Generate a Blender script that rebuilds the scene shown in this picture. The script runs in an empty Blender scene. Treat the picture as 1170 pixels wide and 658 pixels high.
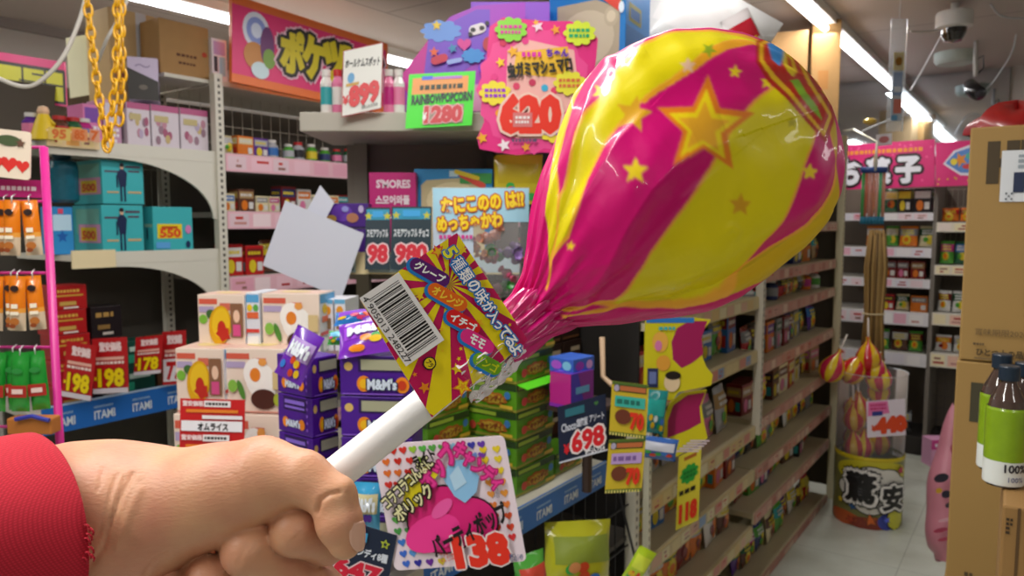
import bpy, bmesh, math, random
import numpy as np
from mathutils import Vector, Matrix
random.seed(7)
RNG = np.random.RandomState(11)
SC = bpy.context.scene
COL = SC.collection
PI = math.pi

# ---------------------------------------------------------------- camera, world, lights, exposure
F = 845.0; CX, CY = 585.0, 329.0; CAMZ = 1.54; TH = math.radians(5.0)
cam_d = bpy.data.cameras.new('camera'); cam = bpy.data.objects.new('camera', cam_d); COL.objects.link(cam)
cam.location = (0, 0, CAMZ); cam.rotation_euler = (math.radians(90) - TH, 0, 0)
cam_d.sensor_width = 36; cam_d.lens = 36 * F / 1170; cam_d.clip_start = 0.02; cam_d.clip_end = 60
cam_d.dof.use_dof = True; cam_d.dof.focus_distance = 0.42; cam_d.dof.aperture_fstop = 17
SC.camera = cam
SC.view_settings.view_transform = 'Standard'; SC.view_settings.look = 'None'
SC.view_settings.gamma = 1.0; SC.view_settings.use_curve_mapping = False
SC.view_settings.exposure = 0.15
SC.cycles.max_bounces = 6; SC.cycles.diffuse_bounces = 3; SC.cycles.caustics_reflective = False; SC.cycles.caustics_refractive = False
SC.cycles.sample_clamp_indirect = 4.0; SC.cycles.use_denoising = True
world = bpy.data.worlds.new('world'); SC.world = world; world.use_nodes = True
world.node_tree.nodes['Background'].inputs[0].default_value = (0.9, 0.95, 1.0, 1)
world.node_tree.nodes['Background'].inputs[1].default_value = 0.3

# aisle frame: s runs along the aisle, t to its left, z up
U = np.array([math.sin(math.radians(35.6)), math.cos(math.radians(35.6)), 0.0])
V = np.array([-U[1], U[0], 0.0])
ANG = math.atan2(U[1], U[0])          # rotation that turns local x into U
CEIL = 2.59
def W(s, t, z=0.0): return U * s + V * t + np.array([0, 0, z])
def ray(px, py):
    a, b = (px - CX) / F, (CY - py) / F
    return np.array([a, math.cos(TH) + b * math.sin(TH), -math.sin(TH) + b * math.cos(TH)])
C0 = np.array([0, 0, CAMZ])
def PD(px, py, d): return C0 + ray(px, py) * d
def PY(px, py, Y): r = ray(px, py); return C0 + r * (Y / r[1])
def PT(px, py, t): r = ray(px, py); return C0 + r * (t / r.dot(V))
def PS(px, py, s): r = ray(px, py); return C0 + r * (s / r.dot(U))
def PZ(px, py, z): r = ray(px, py); return C0 + r * ((z - CAMZ) / r[2])
def st(p): return (float(p[:3].dot(U)), float(p[:3].dot(V)))
def proj(P):
    P = np.asarray(P, float); q = P - C0
    d = q[..., 1] * math.cos(TH) - q[..., 2] * math.sin(TH)
    up = q[..., 1] * math.sin(TH) + q[..., 2] * math.cos(TH)
    return CX + F * q[..., 0] / d, CY - F * up / d, d

def area_light(name, loc, size, power, color=(1, 1, 1), rotz=0.0, rot=None):
    l = bpy.data.lights.new(name, 'AREA'); l.shape = 'RECTANGLE'; l.size, l.size_y = size
    l.energy = power; l.color = color
    o = bpy.data.objects.new(name, l); COL.objects.link(o); o.location = loc
    o.rotation_euler = rot or (0, 0, rotz)
    return o
# the shop's fluorescent tubes run along the aisles under the ceiling, plus one added fill lamp
for (s, t, ln, pw) in ((-0.2, 0.75, 2.4, 36), (2.2, 0.95, 2.4, 10), (4.8, 0.95, 2.4, 15), (-0.4, 3.3, 2.4, 14), (2.4, 3.3, 2.4, 15), (1.8, 1.9, 1.8, 11), (5.0, 3.3, 2.4, 10),  # lamp between the left rows is an added fill for the pink sign
                       (-0.6, -1.3, 2.4, 14), (2.4, -1.3, 2.4, 7), (5.2, -1.3, 1.6, 5)):
    area_light('overhead_light', W(s, t, CEIL - 0.09), (ln, 0.10), pw, (1.0, 0.97, 0.93), ANG)

# ---------------------------------------------------------------- materials
MATS = {}
def lin(c):
    if isinstance(c, str):
        c = c.lstrip('#'); c = tuple(int(c[i:i + 2], 16) for i in (0, 2, 4))
    return tuple(((x / 255) / 12.92 if x / 255 <= 0.04045 else ((x / 255 + 0.055) / 1.055) ** 2.4) for x in c)
def mat(c, rough=0.45, metal=0.0, noise=0.0, scale=20.0, bump=0.0, coat=0.0, emit=0.0, alpha=1.0, name=None, spec=0.5):
    key = (c if isinstance(c, str) else tuple(c), rough, metal, noise, scale, bump, coat, emit, alpha, spec)
    if key in MATS: return MATS[key]
    m = bpy.data.materials.new(name or ('paint_' + (c if isinstance(c, str) else '%02x%02x%02x' % tuple(c)).strip('#')))
    m.use_nodes = True; nt = m.node_tree; b = nt.nodes['Principled BSDF']
    col = lin(c) + (1,)
    b.inputs['Base Color'].default_value = col; b.inputs['Roughness'].default_value = rough
    b.inputs['Metallic'].default_value = metal; b.inputs['Coat Weight'].default_value = coat
    b.inputs['Alpha'].default_value = alpha; b.inputs['Specular IOR Level'].default_value = spec
    if emit: b.inputs['Emission Color'].default_value = col; b.inputs['Emission Strength'].default_value = emit
    if noise or bump:
        tc = nt.nodes.new('ShaderNodeTexCoord'); n = nt.nodes.new('ShaderNodeTexNoise')
        n.inputs['Scale'].default_value = scale; n.inputs['Detail'].default_value = 5
        nt.links.new(tc.outputs['Object'], n.inputs['Vector'])
        if noise:
            r = nt.nodes.new('ShaderNodeMix'); r.data_type = 'RGBA'; r.blend_type = 'MIX'
            r.inputs[6].default_value = col; r.inputs[7].default_value = tuple(x * (1 - noise) for x in col[:3]) + (1,)
            nt.links.new(n.outputs['Fac'], r.inputs[0]); nt.links.new(r.outputs[2], b.inputs['Base Color'])
        if bump:
            bp = nt.nodes.new('ShaderNodeBump'); bp.inputs['Strength'].default_value = bump; bp.inputs['Distance'].default_value = 0.002
            nt.links.new(n.outputs['Fac'], bp.inputs['Height']); nt.links.new(bp.outputs[0], b.inputs['Normal'])
    MATS[key] = m
    return m
def film(c=(1, 1, 1), alpha=0.15, rough=0.08):
    """clear packaging film: mostly see-through with glossy reflections"""
    key = ('film', tuple(c), alpha, rough)
    if key in MATS: return MATS[key]
    m = bpy.data.materials.new('clear_film'); m.use_nodes = True; nt = m.node_tree
    out = nt.nodes['Material Output']; nt.nodes.remove(nt.nodes['Principled BSDF'])
    tr = nt.nodes.new('ShaderNodeBsdfTransparent'); gl = nt.nodes.new('ShaderNodeBsdfPrincipled')
    gl.inputs['Base Color'].default_value = tuple(c) + (1,); gl.inputs['Roughness'].default_value = rough
    fr = nt.nodes.new('ShaderNodeFresnel'); fr.inputs[0].default_value = 1.45
    ad = nt.nodes.new('ShaderNodeMath'); ad.operation = 'ADD'; ad.inputs[1].default_value = alpha; ad.use_clamp = True
    mx = nt.nodes.new('ShaderNodeMixShader')
    nt.links.new(fr.outputs[0], ad.inputs[0]); nt.links.new(ad.outputs[0], mx.inputs[0])
    nt.links.new(tr.outputs[0], mx.inputs[1]); nt.links.new(gl.outputs[0], mx.inputs[2]); nt.links.new(mx.outputs[0], out.inputs[0])
    MATS[key] = m
    return m

# ---------------------------------------------------------------- mesh collecting
class MB:
    """collects faces with one material each and links them as ONE mesh object"""
    def __init__(self): self.v = []; self.f = []; self.m = []; self.mats = []
    def mi(self, m):
        if isinstance(m, str): m = mat(m)
        if m not in self.mats: self.mats.append(m)
        return self.mats.index(m)
    def add(self, vs, fs, m):
        k = self.mi(m); n = len(self.v)
        self.v.extend(tuple(float(c) for c in p) for p in vs)
        for f in fs: self.f.append(tuple(i + n for i in f)); self.m.append(k)
    def box(self, x0, x1, y0, y1, z0, z1, m, M=None, bev=0.0):
        if bev > 0:
            bm = bmesh.new(); bmesh.ops.create_cube(bm, size=1)
            for v in bm.verts: v.co = Vector(((x0 + x1) / 2 + v.co.x * (x1 - x0), (y0 + y1) / 2 + v.co.y * (y1 - y0), (z0 + z1) / 2 + v.co.z * (z1 - z0)))
            bmesh.ops.bevel(bm, geom=bm.edges[:], offset=bev, segments=2, affect='EDGES', profile=0.5)
            vs = [v.co.copy() for v in bm.verts]; fs = [[v.index for v in f.verts] for f in bm.faces]; bm.free()
        else:
            vs = [Vector((x, y, z)) for x in (x0, x1) for y in (y0, y1) for z in (z0, z1)]
            fs = [(0, 1, 3, 2), (4, 6, 7, 5), (0, 4, 5, 1), (2, 3, 7, 6), (0, 2, 6, 4), (1, 5, 7, 3)]
        if M is not None: vs = [M @ Vector(v) for v in vs]
        self.add(vs, fs, m)
    def tube(self, pts, r, m, n=8, cap=True, closed=False):
        pts = [Vector(p) for p in pts]; rs = r if isinstance(r, (list, tuple)) else [r] * len(pts)
        rings = []; up = None
        L = len(pts)
        for i, p in enumerate(pts):
            if closed: d = (pts[(i + 1) % L] - pts[i - 1])
            else: d = (pts[min(i + 1, L - 1)] - pts[max(i - 1, 0)])
            if d.length < 1e-9: d = Vector((0, 0, 1))
            d.normalize()
            if up is None: up = d.orthogonal().normalized()
            up = (up - d * up.dot(d)); up = up.normalized() if up.length > 1e-6 else d.orthogonal().normalized()
            sd = d.cross(up)
            rings.append([p + (up * math.cos(2 * PI * k / n) + sd * math.sin(2 * PI * k / n)) * rs[i] for k in range(n)])
        vs = [v for ring in rings for v in ring]; fs = []
        for i in range(L - (0 if closed else 1)):
            a, b = i * n, ((i + 1) % L) * n
            for k in range(n): fs.append((a + k, a + (k + 1) % n, b + (k + 1) % n, b + k))
        if cap and not closed: fs.append(tuple(range(n))[::-1]); fs.append(tuple((L - 1) * n + k for k in range(n)))
        self.add(vs, fs, m)
    def lathe(self, prof, m, n=20, M=None, arc=None):
        """prof: (r, z) pairs; m one material or one per segment"""
        vs = []; L = len(prof)
        for r, z in prof:
            for k in range(n): a = 2 * PI * k / n; vs.append(Vector((r * math.cos(a), r * math.sin(a), z)))
        if M is not None: vs = [M @ v for v in vs]
        for i in range(L - 1):
            mm = m[i] if isinstance(m, list) else m
            if mm is None: continue
            fs = [(k, (k + 1) % n, n + (k + 1) % n, n + k) for k in range(n)]
            self.add(vs[i * n:(i + 2) * n], fs, mm)
    def grid(self, P, m, closed_u=False, mfun=None):
        """P[i][j] points"""
        ni, nj = len(P), len(P[0]); base = [p for row in P for p in row]; fs = {}
        for i in range(ni - 1):
            for j in range(nj - (0 if closed_u else 1)):
                mm = mfun(i, j) if mfun else m
                fs.setdefault(mm, []).append((i * nj + j, i * nj + (j + 1) % nj, (i + 1) * nj + (j + 1) % nj, (i + 1) * nj + j))
        n = len(self.v); self.v.extend(tuple(float(c) for c in p) for p in base)
        for mm, ff in fs.items():
            k = self.mi(mm)
            for f in ff: self.f.append(tuple(i + n for i in f)); self.m.append(k)
    def mesh(self, name, smooth=False):
        me = bpy.data.meshes.new(name); me.from_pydata(self.v, [], self.f)
        for m in self.mats: me.materials.append(m)
        me.polygons.foreach_set('material_index', self.m)
        me.polygons.foreach_set('use_smooth', [bool(smooth)] * len(self.f))
        me.update()
        return me
    def build(self, name, parent=None, smooth=False, loc=None, rotz=0.0, M=None):
        o = bpy.data.objects.new(name, self.mesh(name, smooth)); COL.objects.link(o)
        if parent is not None: o.parent = parent
        if loc is not None: o.location = [float(c) for c in loc]; o.rotation_euler = (0, 0, rotz)
        if M is not None: o.matrix_local = M
        return o
def tag(o, label=None, cat=None, group=None, kind=None):
    if label: o['label'] = label
    if cat: o['category'] = cat
    if group: o['group'] = group
    if kind: o['kind'] = kind
    return o
def empty(name, loc=(0, 0, 0), rotz=0.0, label=None, cat=None, group=None):
    o = bpy.data.objects.new(name, None); COL.objects.link(o); o.empty_display_size = 0.02
    o.location = [float(c) for c in loc]; o.rotation_euler = (0, 0, rotz)
    return tag(o, label, cat, group)
def copy_tree(o, parent=None):
    c = o.copy(); COL.objects.link(c); c.parent = parent
    for k in ('label', 'group'):
        if parent is None and k in c: del c[k]
    for ch in [x for x in COL.objects if x.parent == o]: copy_tree(ch, c)
    return c
def ordinal(i): return ['first', 'second', 'third', 'fourth', 'fifth', 'sixth', 'seventh', 'eighth', 'ninth', 'tenth', 'eleventh', 'twelfth', 'thirteenth', 'fourteenth', 'fifteenth', 'sixteenth'][i]

# ---------------------------------------------------------------- flat printing (inks a face with shapes and lettering)
TXT = {}
def text_shape(s, off=0.0):
    k = (s, off)
    if k in TXT: return TXT[k]
    c = bpy.data.curves.new('t', 'FONT'); c.body = s; c.resolution_u = 2; c.fill_mode = 'FRONT'; c.offset = off
    o = bpy.data.objects.new('t', c); COL.objects.link(o)
    dg = bpy.context.evaluated_depsgraph_get(); me = o.evaluated_get(dg).to_mesh()
    vs = np.array([tuple(v.co)[:2] for v in me.vertices]) if len(me.vertices) else np.zeros((1, 2))
    fs = [tuple(p.vertices) for p in me.polygons]
    o.evaluated_get(dg).to_mesh_clear(); bpy.data.objects.remove(o); bpy.data.curves.remove(c)
    mn, mx = vs.min(0), vs.max(0)
    TXT[k] = (vs, fs, mn, mx)
    return TXT[k]
class Print:
    """2D shapes in the unit of the face: O + x*ex + y*ey, each layer a hair above the one below"""
    def __init__(self, mb, O, ex, ey, eps=0.0003, rough=0.4, fn=None):
        self.mb = mb; self.O = np.array(O, float); self.ex = np.array(ex, float); self.ey = np.array(ey, float)
        n = np.cross(self.ex, self.ey); self.n = n / np.linalg.norm(n); self.eps = eps; self.k = 1; self.rough = rough; self.fn = fn
        self.area = None
    def m(self, c): return mat(c, self.rough) if isinstance(c, str) else c
    def raw(self, pts, faces, c):
        e = self.eps * self.k
        if self.fn and getattr(self, 'maxe', None):
            pts = [tuple(p) for p in pts]; T = [(f[0], f[i], f[i + 1]) for f in faces for i in range(1, len(f) - 1)]; out = []; cache = {}
            def mid(i, j):
                k = (min(i, j), max(i, j))
                if k not in cache: cache[k] = len(pts); pts.append(((pts[i][0] + pts[j][0]) / 2, (pts[i][1] + pts[j][1]) / 2))
                return cache[k]
            while T:
                t = T.pop(); L = [math.dist(pts[t[i]], pts[t[(i + 1) % 3]]) for i in range(3)]; m_ = max(L)
                if m_ <= self.maxe: out.append(t); continue
                i = L.index(m_); a_, b_, c_ = t[i], t[(i + 1) % 3], t[(i + 2) % 3]; k = mid(a_, b_); T += [(a_, k, c_), (k, b_, c_)]
            faces = out
        if self.fn: V3 = [self.fn(x, y, e) for x, y in pts]
        else: V3 = [self.O + self.ex * x + self.ey * y + self.n * e for x, y in pts]
        self.mb.add(V3, faces, self.m(c)); self.k += 1
    def poly(self, pts, c): self.raw(pts, [tuple(range(len(pts)))], c)
    def rect(self, x0, y0, x1, y1, c): self.poly([(x0, y0), (x1, y0), (x1, y1), (x0, y1)], c)
    def rects(self, rs, c):
        pts = []; fs = []
        for (x0, y0, x1, y1) in rs:
            n = len(pts); pts += [(x0, y0), (x1, y0), (x1, y1), (x0, y1)]; fs.append((n, n + 1, n + 2, n + 3))
        self.raw(pts, fs, c)
    def rot(self, pts, cx, cy, a):
        ca, sa = math.cos(a), math.sin(a)
        return [(cx + x * ca - y * sa, cy + x * sa + y * ca) for x, y in pts]
    def ell(self, cx, cy, rx, ry, c, a=0, n=20): self.poly(self.rot([(rx * math.cos(2 * PI * i / n), ry * math.sin(2 * PI * i / n)) for i in range(n)], cx, cy, a), c)
    def star(self, cx, cy, r, c, a=0.0, k=5, q=0.45, sy=1.0):
        pts = [(0, 0)] + [((r if i % 2 == 0 else r * q) * math.sin(PI * i / k), sy * (r if i % 2 == 0 else r * q) * math.cos(PI * i / k)) for i in range(2 * k)]
        self.raw(self.rot(pts, cx, cy, a), [(0, i + 1, (i + 1) % (2 * k) + 1) for i in range(2 * k)], c)
    def burst(self, cx, cy, r, c, k=12, q=0.82, sy=1.0, a=0.0): self.star(cx, cy, r, c, a, k, q, sy)
    def heart(self, cx, cy, r, c, a=0.0, sy=1.0):
        pts = []
        for i in range(18):
            t = 2 * PI * i / 18
            pts.append((r / 16 * 16 * math.sin(t) ** 3, sy * r / 16 * (13 * math.cos(t) - 5 * math.cos(2 * t) - 2 * math.cos(3 * t) - math.cos(4 * t))))
        pts = [(0, 0)] + pts
        self.raw(self.rot(pts, cx, cy, a), [(0, i + 1, (i + 1) % 18 + 1) for i in range(18)], c)
    def pill(self, cx, cy, w, h, c, a=0.0):
        r = h / 2; pts = []
        for i in range(9): t = -PI / 2 + PI * i / 8; pts.append((w / 2 - r + r * math.cos(t), r * math.sin(t)))
        for i in range(9): t = PI / 2 + PI * i / 8; pts.append((-w / 2 + r + r * math.cos(t), r * math.sin(t)))
        self.poly(self.rot(pts, cx, cy, a), c)
    def cloud(self, cx, cy, w, h, c, n=9):
        N = n * 6; pts = [(cx, cy)]
        for i in range(N):
            t = 2 * PI * i / N; r = 0.42 + 0.10 * abs(math.sin(n * t / 2)); pts.append((cx + w * r * math.cos(t), cy + h * r * math.sin(t)))
        self.raw(pts, [(0, i + 1, (i + 1) % N + 1) for i in range(N)], c)
    def text(self, s, cx, cy, w, h, c, a=0.0, off=0.0, out=None, ow=0.0, shear=0.0):
        """lettering fitted to a w x h box round (cx, cy); off thickens it; out = outline colour"""
        def put(off, c, pad):
            cjk = any(ord(ch) >= 0x4E00 for ch in s); lim = (0.0 if any(ch in s for ch in '種驚') else 0.022) if cjk else 0.05; fat = off > lim + 0.006; of_ = lim if fat else off; sh = (off - lim) * abs(h) / 0.85 if fat else 0.0
            vs, fs, mn, mx = text_shape(s, of_); v0, f0, mn0, mx0 = text_shape(s, 0.0)
            sc = (mx0 - mn0); sc[sc == 0] = 1; mid = (mn0 + mx0) / 2
            q = (vs - mid) / sc * np.array([w, h])
            q[:, 0] += q[:, 1] * shear
            k0 = self.k
            for i in range(8 if fat else 1):
                dx, dy = (sh * math.cos(i * PI / 4), sh * math.sin(i * PI / 4)) if fat else (0, 0)
                self.k = k0 + i * 0.1; self.raw(self.rot([(p_[0] + dx, p_[1] + dy) for p_ in q], cx, cy, a), fs, c)
            self.k = k0 + 1
        if out: put(off + ow, out, 0)
        put(off, c, 0)
# ================================================================= the shop itself
S0, S1, T0, T1 = -3.0, 6.1, -3.2, 4.4
def struct(mb, name, label=None):
    o = mb.build(name); o['kind'] = 'structure'
    if label: o['label'] = label
    return o
def wslab(mb, s0, s1, t0, t1, z0, z1, m):
    vs = [W(s, t, z) for s in (s0, s1) for t in (t0, t1) for z in (z0, z1)]
    mb.add(vs, [(0, 1, 3, 2), (4, 6, 7, 5), (0, 4, 5, 1), (2, 3, 7, 6), (0, 2, 6, 4), (1, 5, 7, 3)], m)
def floor_material():
    m = bpy.data.materials.new('vinyl_floor'); m.use_nodes = True; nt = m.node_tree; b = nt.nodes['Principled BSDF']; L = nt.links.new
    tc = nt.nodes.new('ShaderNodeTexCoord'); mp = nt.nodes.new('ShaderNodeMapping'); mp.inputs['Rotation'].default_value = (0, 0, -ANG); L(tc.outputs['Object'], mp.inputs[0])
    br = nt.nodes.new('ShaderNodeTexBrick'); br.offset = 0; br.inputs['Scale'].default_value = 1.0; br.inputs['Brick Width'].default_value = 0.45; br.inputs['Row Height'].default_value = 0.45
    br.inputs['Mortar Size'].default_value = 0.0018; br.inputs['Color1'].default_value = lin('d6d8cc') + (1,); br.inputs['Color2'].default_value = lin('cdd1c6') + (1,); br.inputs['Mortar'].default_value = lin('a3a69c') + (1,)
    n = nt.nodes.new('ShaderNodeTexNoise'); n.inputs['Scale'].default_value = 4; n.inputs['Detail'].default_value = 7; L(tc.outputs['Object'], n.inputs[0]); L(mp.outputs[0], br.inputs[0])
    mx = nt.nodes.new('ShaderNodeMix'); mx.data_type = 'RGBA'; mx.blend_type = 'MULTIPLY'; mx.inputs[0].default_value = 0.5
    cr = nt.nodes.new('ShaderNodeValToRGB'); cr.color_ramp.elements[0].position = 0.35; cr.color_ramp.elements[0].color = (0.62, 0.60, 0.52, 1); cr.color_ramp.elements[1].position = 0.6; cr.color_ramp.elements[1].color = (1, 1, 1, 1)
    L(n.outputs['Fac'], cr.inputs[0]); L(br.outputs['Color'], mx.inputs[6]); L(cr.outputs[0], mx.inputs[7]); L(mx.outputs[2], b.inputs['Base Color'])
    b.inputs['Roughness'].default_value = 0.32
    return m
def ceiling_material():
    m = bpy.data.materials.new('ceiling_board'); m.use_nodes = True; nt = m.node_tree; b = nt.nodes['Principled BSDF']; L = nt.links.new
    tc = nt.nodes.new('ShaderNodeTexCoord'); mp = nt.nodes.new('ShaderNodeMapping'); mp.inputs['Rotation'].default_value = (0, 0, -ANG); L(tc.outputs['Object'], mp.inputs[0])
    br = nt.nodes.new('ShaderNodeTexBrick'); br.offset = 0.5; br.inputs['Scale'].default_value = 1.0; br.inputs['Brick Width'].default_value = 1.82; br.inputs['Row Height'].default_value = 0.91
    br.inputs['Mortar Size'].default_value = 0.004; br.inputs['Color1'].default_value = lin('b9aca4') + (1,); br.inputs['Color2'].default_value = lin('b3a69f') + (1,); br.inputs['Mortar'].default_value = lin('7d746e') + (1,)
    L(mp.outputs[0], br.inputs[0]); L(br.outputs['Color'], b.inputs['Base Color']); b.inputs['Roughness'].default_value = 0.9
    return m
m = MB(); wslab(m, S0, S1, T0, T1, -0.05, 0, floor_material()); struct(m, 'floor')
m = MB(); wslab(m, S0, S1, T0, T1, CEIL, CEIL + 0.05, ceiling_material()); struct(m, 'ceiling')
wallm = mat('bdb8b0', 0.85, noise=0.08, scale=3)
for nm, a in (('wall_back', (S1, S1 + 0.1, T0, T1)), ('wall_behind', (S0 - 0.1, S0, T0, T1)), ('wall_left', (S0, S1, T1, T1 + 0.1)), ('wall_right', (S0, S1, T0 - 0.1, T0))):
    m = MB(); wslab(m, *a, 0, CEIL, wallm); struct(m, nm)
m = MB(); wslab(m, S1 - 0.012, S1, T0, T1, 0, 0.10, mat('6d6a66', 0.6)); struct(m, 'baseboard_back')
m = MB(); wslab(m, S0, S1, T1 - 0.012, T1, 0, 0.10, mat('6d6a66', 0.6)); struct(m, 'baseboard_left')
m = MB(); wslab(m, S0, S1, T1 - 0.03, T1, CEIL - 0.05, CEIL, mat('8c8580', 0.7)); struct(m, 'trim_1')

def wmat(s, t, z=0.0, rot=0.0):
    p = W(s, t, z); return Matrix.Translation(Vector(p)) @ Matrix.Rotation(ANG + rot, 4, 'Z')
# tube lights
def overhead_light(s0, s1, t, label, n=2):
    e = empty('ceiling_light', W(s0, t, CEIL), ANG, label, 'ceiling light', 'fluorescent tube lights')
    m = MB(); m.box(0, s1 - s0, -0.05, 0.05, -0.045, 0, mat('e8e6e0', 0.4)); m.build('housing', e)
    m = MB(); L_ = (s1 - s0 - 0.04) / n
    for k in range(n):
        m = MB(); x0 = 0.03 + k * L_; m.tube([(x0, 0, -0.066), (x0 + L_ - 0.02, 0, -0.066)], 0.016, mat('f6f8ff', 0.3, emit=9.0), n=12); m.build('tube', e, smooth=True)
overhead_light(3.0, 6.05, 0.95, 'long white tube light running to the mirror above the gondola with the cardboard cartons')
overhead_light(1.5, 5.9, 3.28, 'white tube light at upper left, behind the pink and orange hanging sign', 3)
# mirror high on the back wall
a = PS(952, 97, S1 - 0.02); b = PS(1150, 160, S1 - 0.02); c = PS(952, 178, S1 - 0.02)
m = MB(); sa, ta = st(a); sb, tb = st(b)
mm = bpy.data.materials.new('mirror_glass'); mm.use_nodes = True; bb = mm.node_tree.nodes['Principled BSDF']; bb.inputs['Base Color'].default_value = (0.72, 0.80, 0.86, 1); bb.inputs['Metallic'].default_value = 1; bb.inputs['Roughness'].default_value = 0.04
m.add([W(S1 - 0.02, ta, a[2]), W(S1 - 0.02, tb, a[2]), W(S1 - 0.02, tb, c[2] - 0.1), W(S1 - 0.02, ta, c[2] - 0.1), W(S1 - 0.002, ta, a[2]), W(S1 - 0.002, tb, a[2]), W(S1 - 0.002, tb, c[2] - 0.1), W(S1 - 0.002, ta, c[2] - 0.1)],
      [(0, 1, 2, 3), (0, 4, 5, 1), (1, 5, 6, 2), (2, 6, 7, 3), (3, 7, 4, 0)], mm)
mo = m.build('wall_mirror'); tag(mo, 'wide mirror strip high on the back wall reflecting the tube light', 'mirror')

# ---------------------------------------------------------------- gondola shelving
RAILPAL = {}
def rail_print(m, s0, s1, z0, z1, y, base, cards, seed, step=0.075, extra=None):
    """price rail in local x = along the shelf; cards printed on it"""
    rr = random.Random(seed)
    m.box(s0, s1, y - 0.006, y, z0, z1, mat(base, 0.35))
    x = s0 + 0.01; h = z1 - z0
    by = {}
    while x < s1 - step:
        w = step * rr.uniform(0.7, 0.95); c = rr.choice(cards); by.setdefault(c, []).append((x, z0 + h * 0.12, x + w, z1 - h * 0.12))
        if rr.random() < 0.8:
            for q_ in range(2): by.setdefault(rr.choice(['c4352c', '9a6a60', 'c98c86', 'b03030']), []).append((x + w * rr.uniform(0.1, 0.5), z0 + h * (0.25 + 0.3 * q_), x + w * rr.uniform(0.55, 0.95), z0 + h * (0.4 + 0.3 * q_)))
        x += step
    for i, (c, rs) in enumerate(by.items()):
        p = Print(m, (0, y - 0.006, 0), (1, 0, 0), (0, 0, 1), eps=0.0004); p.k = 1 + (i > 0) + i * 0.1; p.rects(rs, c)
def shelf_part(parent, s0, s1, zt, depth, base, cards, seed, lip=0.045, board='cbbf9f', step=0.075, y0=0.0, thick=0.022):
    m = MB(); m.box(s0, s1, y0, y0 + depth, zt - thick, zt, mat(board, 0.5)); m.box(s0, s1, y0 - 0.002, y0 + 0.006, zt - lip, zt + 0.004, mat(board, 0.5))
    sh = m.build('shelf', parent)
    m = MB(); rail_print(m, s0 + 0.004, s1 - 0.004, zt - lip, zt + 0.002, y0 - 0.002, base, cards, seed, step); m.build('price_rail', sh)
    return sh
def upright(parent, x, y, z0, z1, c='d8d2bd', w=0.022, name='post'):
    m = MB(); m.box(x - w / 2, x + w / 2, y - w / 2, y + w / 2, z0, z1, mat(c, 0.45))
    rs = []; z = z0 + 0.03
    p = Print(m, (x, y - w / 2, 0), (1, 0, 0), (0, 0, 1), eps=0.0004); 
    while z < z1 - 0.02: rs.append((-w * 0.14, z, w * 0.14, z + 0.012)); z += 0.025
    p.rects(rs, '4a463e'); return m.build(name, parent)
def wire_panel(parent, x0, x1, z0, z1, y, c='b9b4a6', sx_=0.035, sz_=0.09, r=0.0013, name='wire_panel'):
    m = MB(); n = int((x1 - x0) / sx_)
    for i in range(n + 1): x = x0 + (x1 - x0) * i / max(n, 1); m.tube([(x, y, z0), (x, y, z1)], r, mat(c, 0.4, 0.3), n=4, cap=False)
    n = max(1, int((z1 - z0) / sz_))
    for i in range(n + 1): z = z0 + (z1 - z0) * i / n; m.tube([(x0, y - 2 * r, z), (x1, y - 2 * r, z)], r * 1.3, mat(c, 0.4, 0.3), n=4, cap=False)
    return m.build(name, parent)
def zat(px, py, t): return float(PT(px, py, t)[2])
# --- long gondola beside the aisle: local x = s, local y = t - 0.91
TG = 0.91
gon = empty('gondola_shelving', W(0, TG, 0), ANG, 'long cream gondola shelving running away along the aisle, beside the lollipop bin', 'shelving')
m = MB(); m.box(1.98, 4.36, 0.44, 0.46, 0.065, 1.79, mat('4c463c', 0.8)); m.box(2.98, 4.36, 0.44, 0.46, 1.79, 1.98, mat('4c463c', 0.8)); m.build('back_panel', gon)
m = MB(); m.box(1.945, 1.955, 0.03, 0.45, 0.0, 1.81, mat('1e1a18', 0.8)); m.build('side_panel', gon)
m = MB(); m.box(1.98, 2.95, 0.02, 0.43, 0, 0.06, mat('3b3834', 0.7)); m.build('kick_base', gon)
PK = ['cf9a8a', 'c48676', 'd8b49e', 'c99484', 'dcc0ac', 'b87566']; CR = ['d6c490', 'd2b478', 'd4aa90', 'cc8474', 'dcd0a8', '7f9cc4']
LIPA = [(840, 346), (838, 412), (840, 502), (800, 588), (825, 636)]
LIPB = [(945, 254), (945, 298), (912, 341), (915, 393), (912, 448), (900, 504), (896, 552), (905, 617)]
ZA = [zat(x, y, TG) for x, y in LIPA]; ZB = [zat(x, y, TG) for x, y in LIPB]; ZB[-1] = max(ZB[-1], 0.03)
for i, z in enumerate(ZA): shelf_part(gon, 1.965, 2.95, z, 0.42, 'c9b684', CR, 20 + i)
for i, z in enumerate(ZB): shelf_part(gon, 2.975, 4.28, z, 0.42, 'bb8e7c', PK, 40 + i)
m = MB(); m.box(1.96, 2.95, 0.0, 0.44, 1.79, 1.81, mat('cfc8b4', 0.5)); m.build('top_board', gon)
upright(gon, 1.955, 0.0, 0, 1.11, 'e2dfc9', 0.018); upright(gon, 2.962, -0.008, 0.69, 1.39, 'c9c2b2', 0.030); upright(gon, 2.962, 0.40, 0, 1.99, 'c9c2b2', 0.03)
upright(gon, 4.34, -0.01, 0, 2.01, 'd8cfae', 0.035); upright(gon, 4.34, 0.42, 0, 2.01, 'd8cfae', 0.035)
wire_panel(gon, 4.0, 4.33, 1.3, 1.99, 0.40, 'c8b890'); 
m = MB(); m.box(2.97, 4.40, 0.0, 0.44, 1.985, 2.005, mat('cfc8b4', 0.5)); m.build('top_board', gon)
m = MB(); m.box(4.37, 4.385, 0.0, 0.44, 0.06, 1.985, mat('5a5348', 0.8)); m.build('end_panel', gon)
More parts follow.
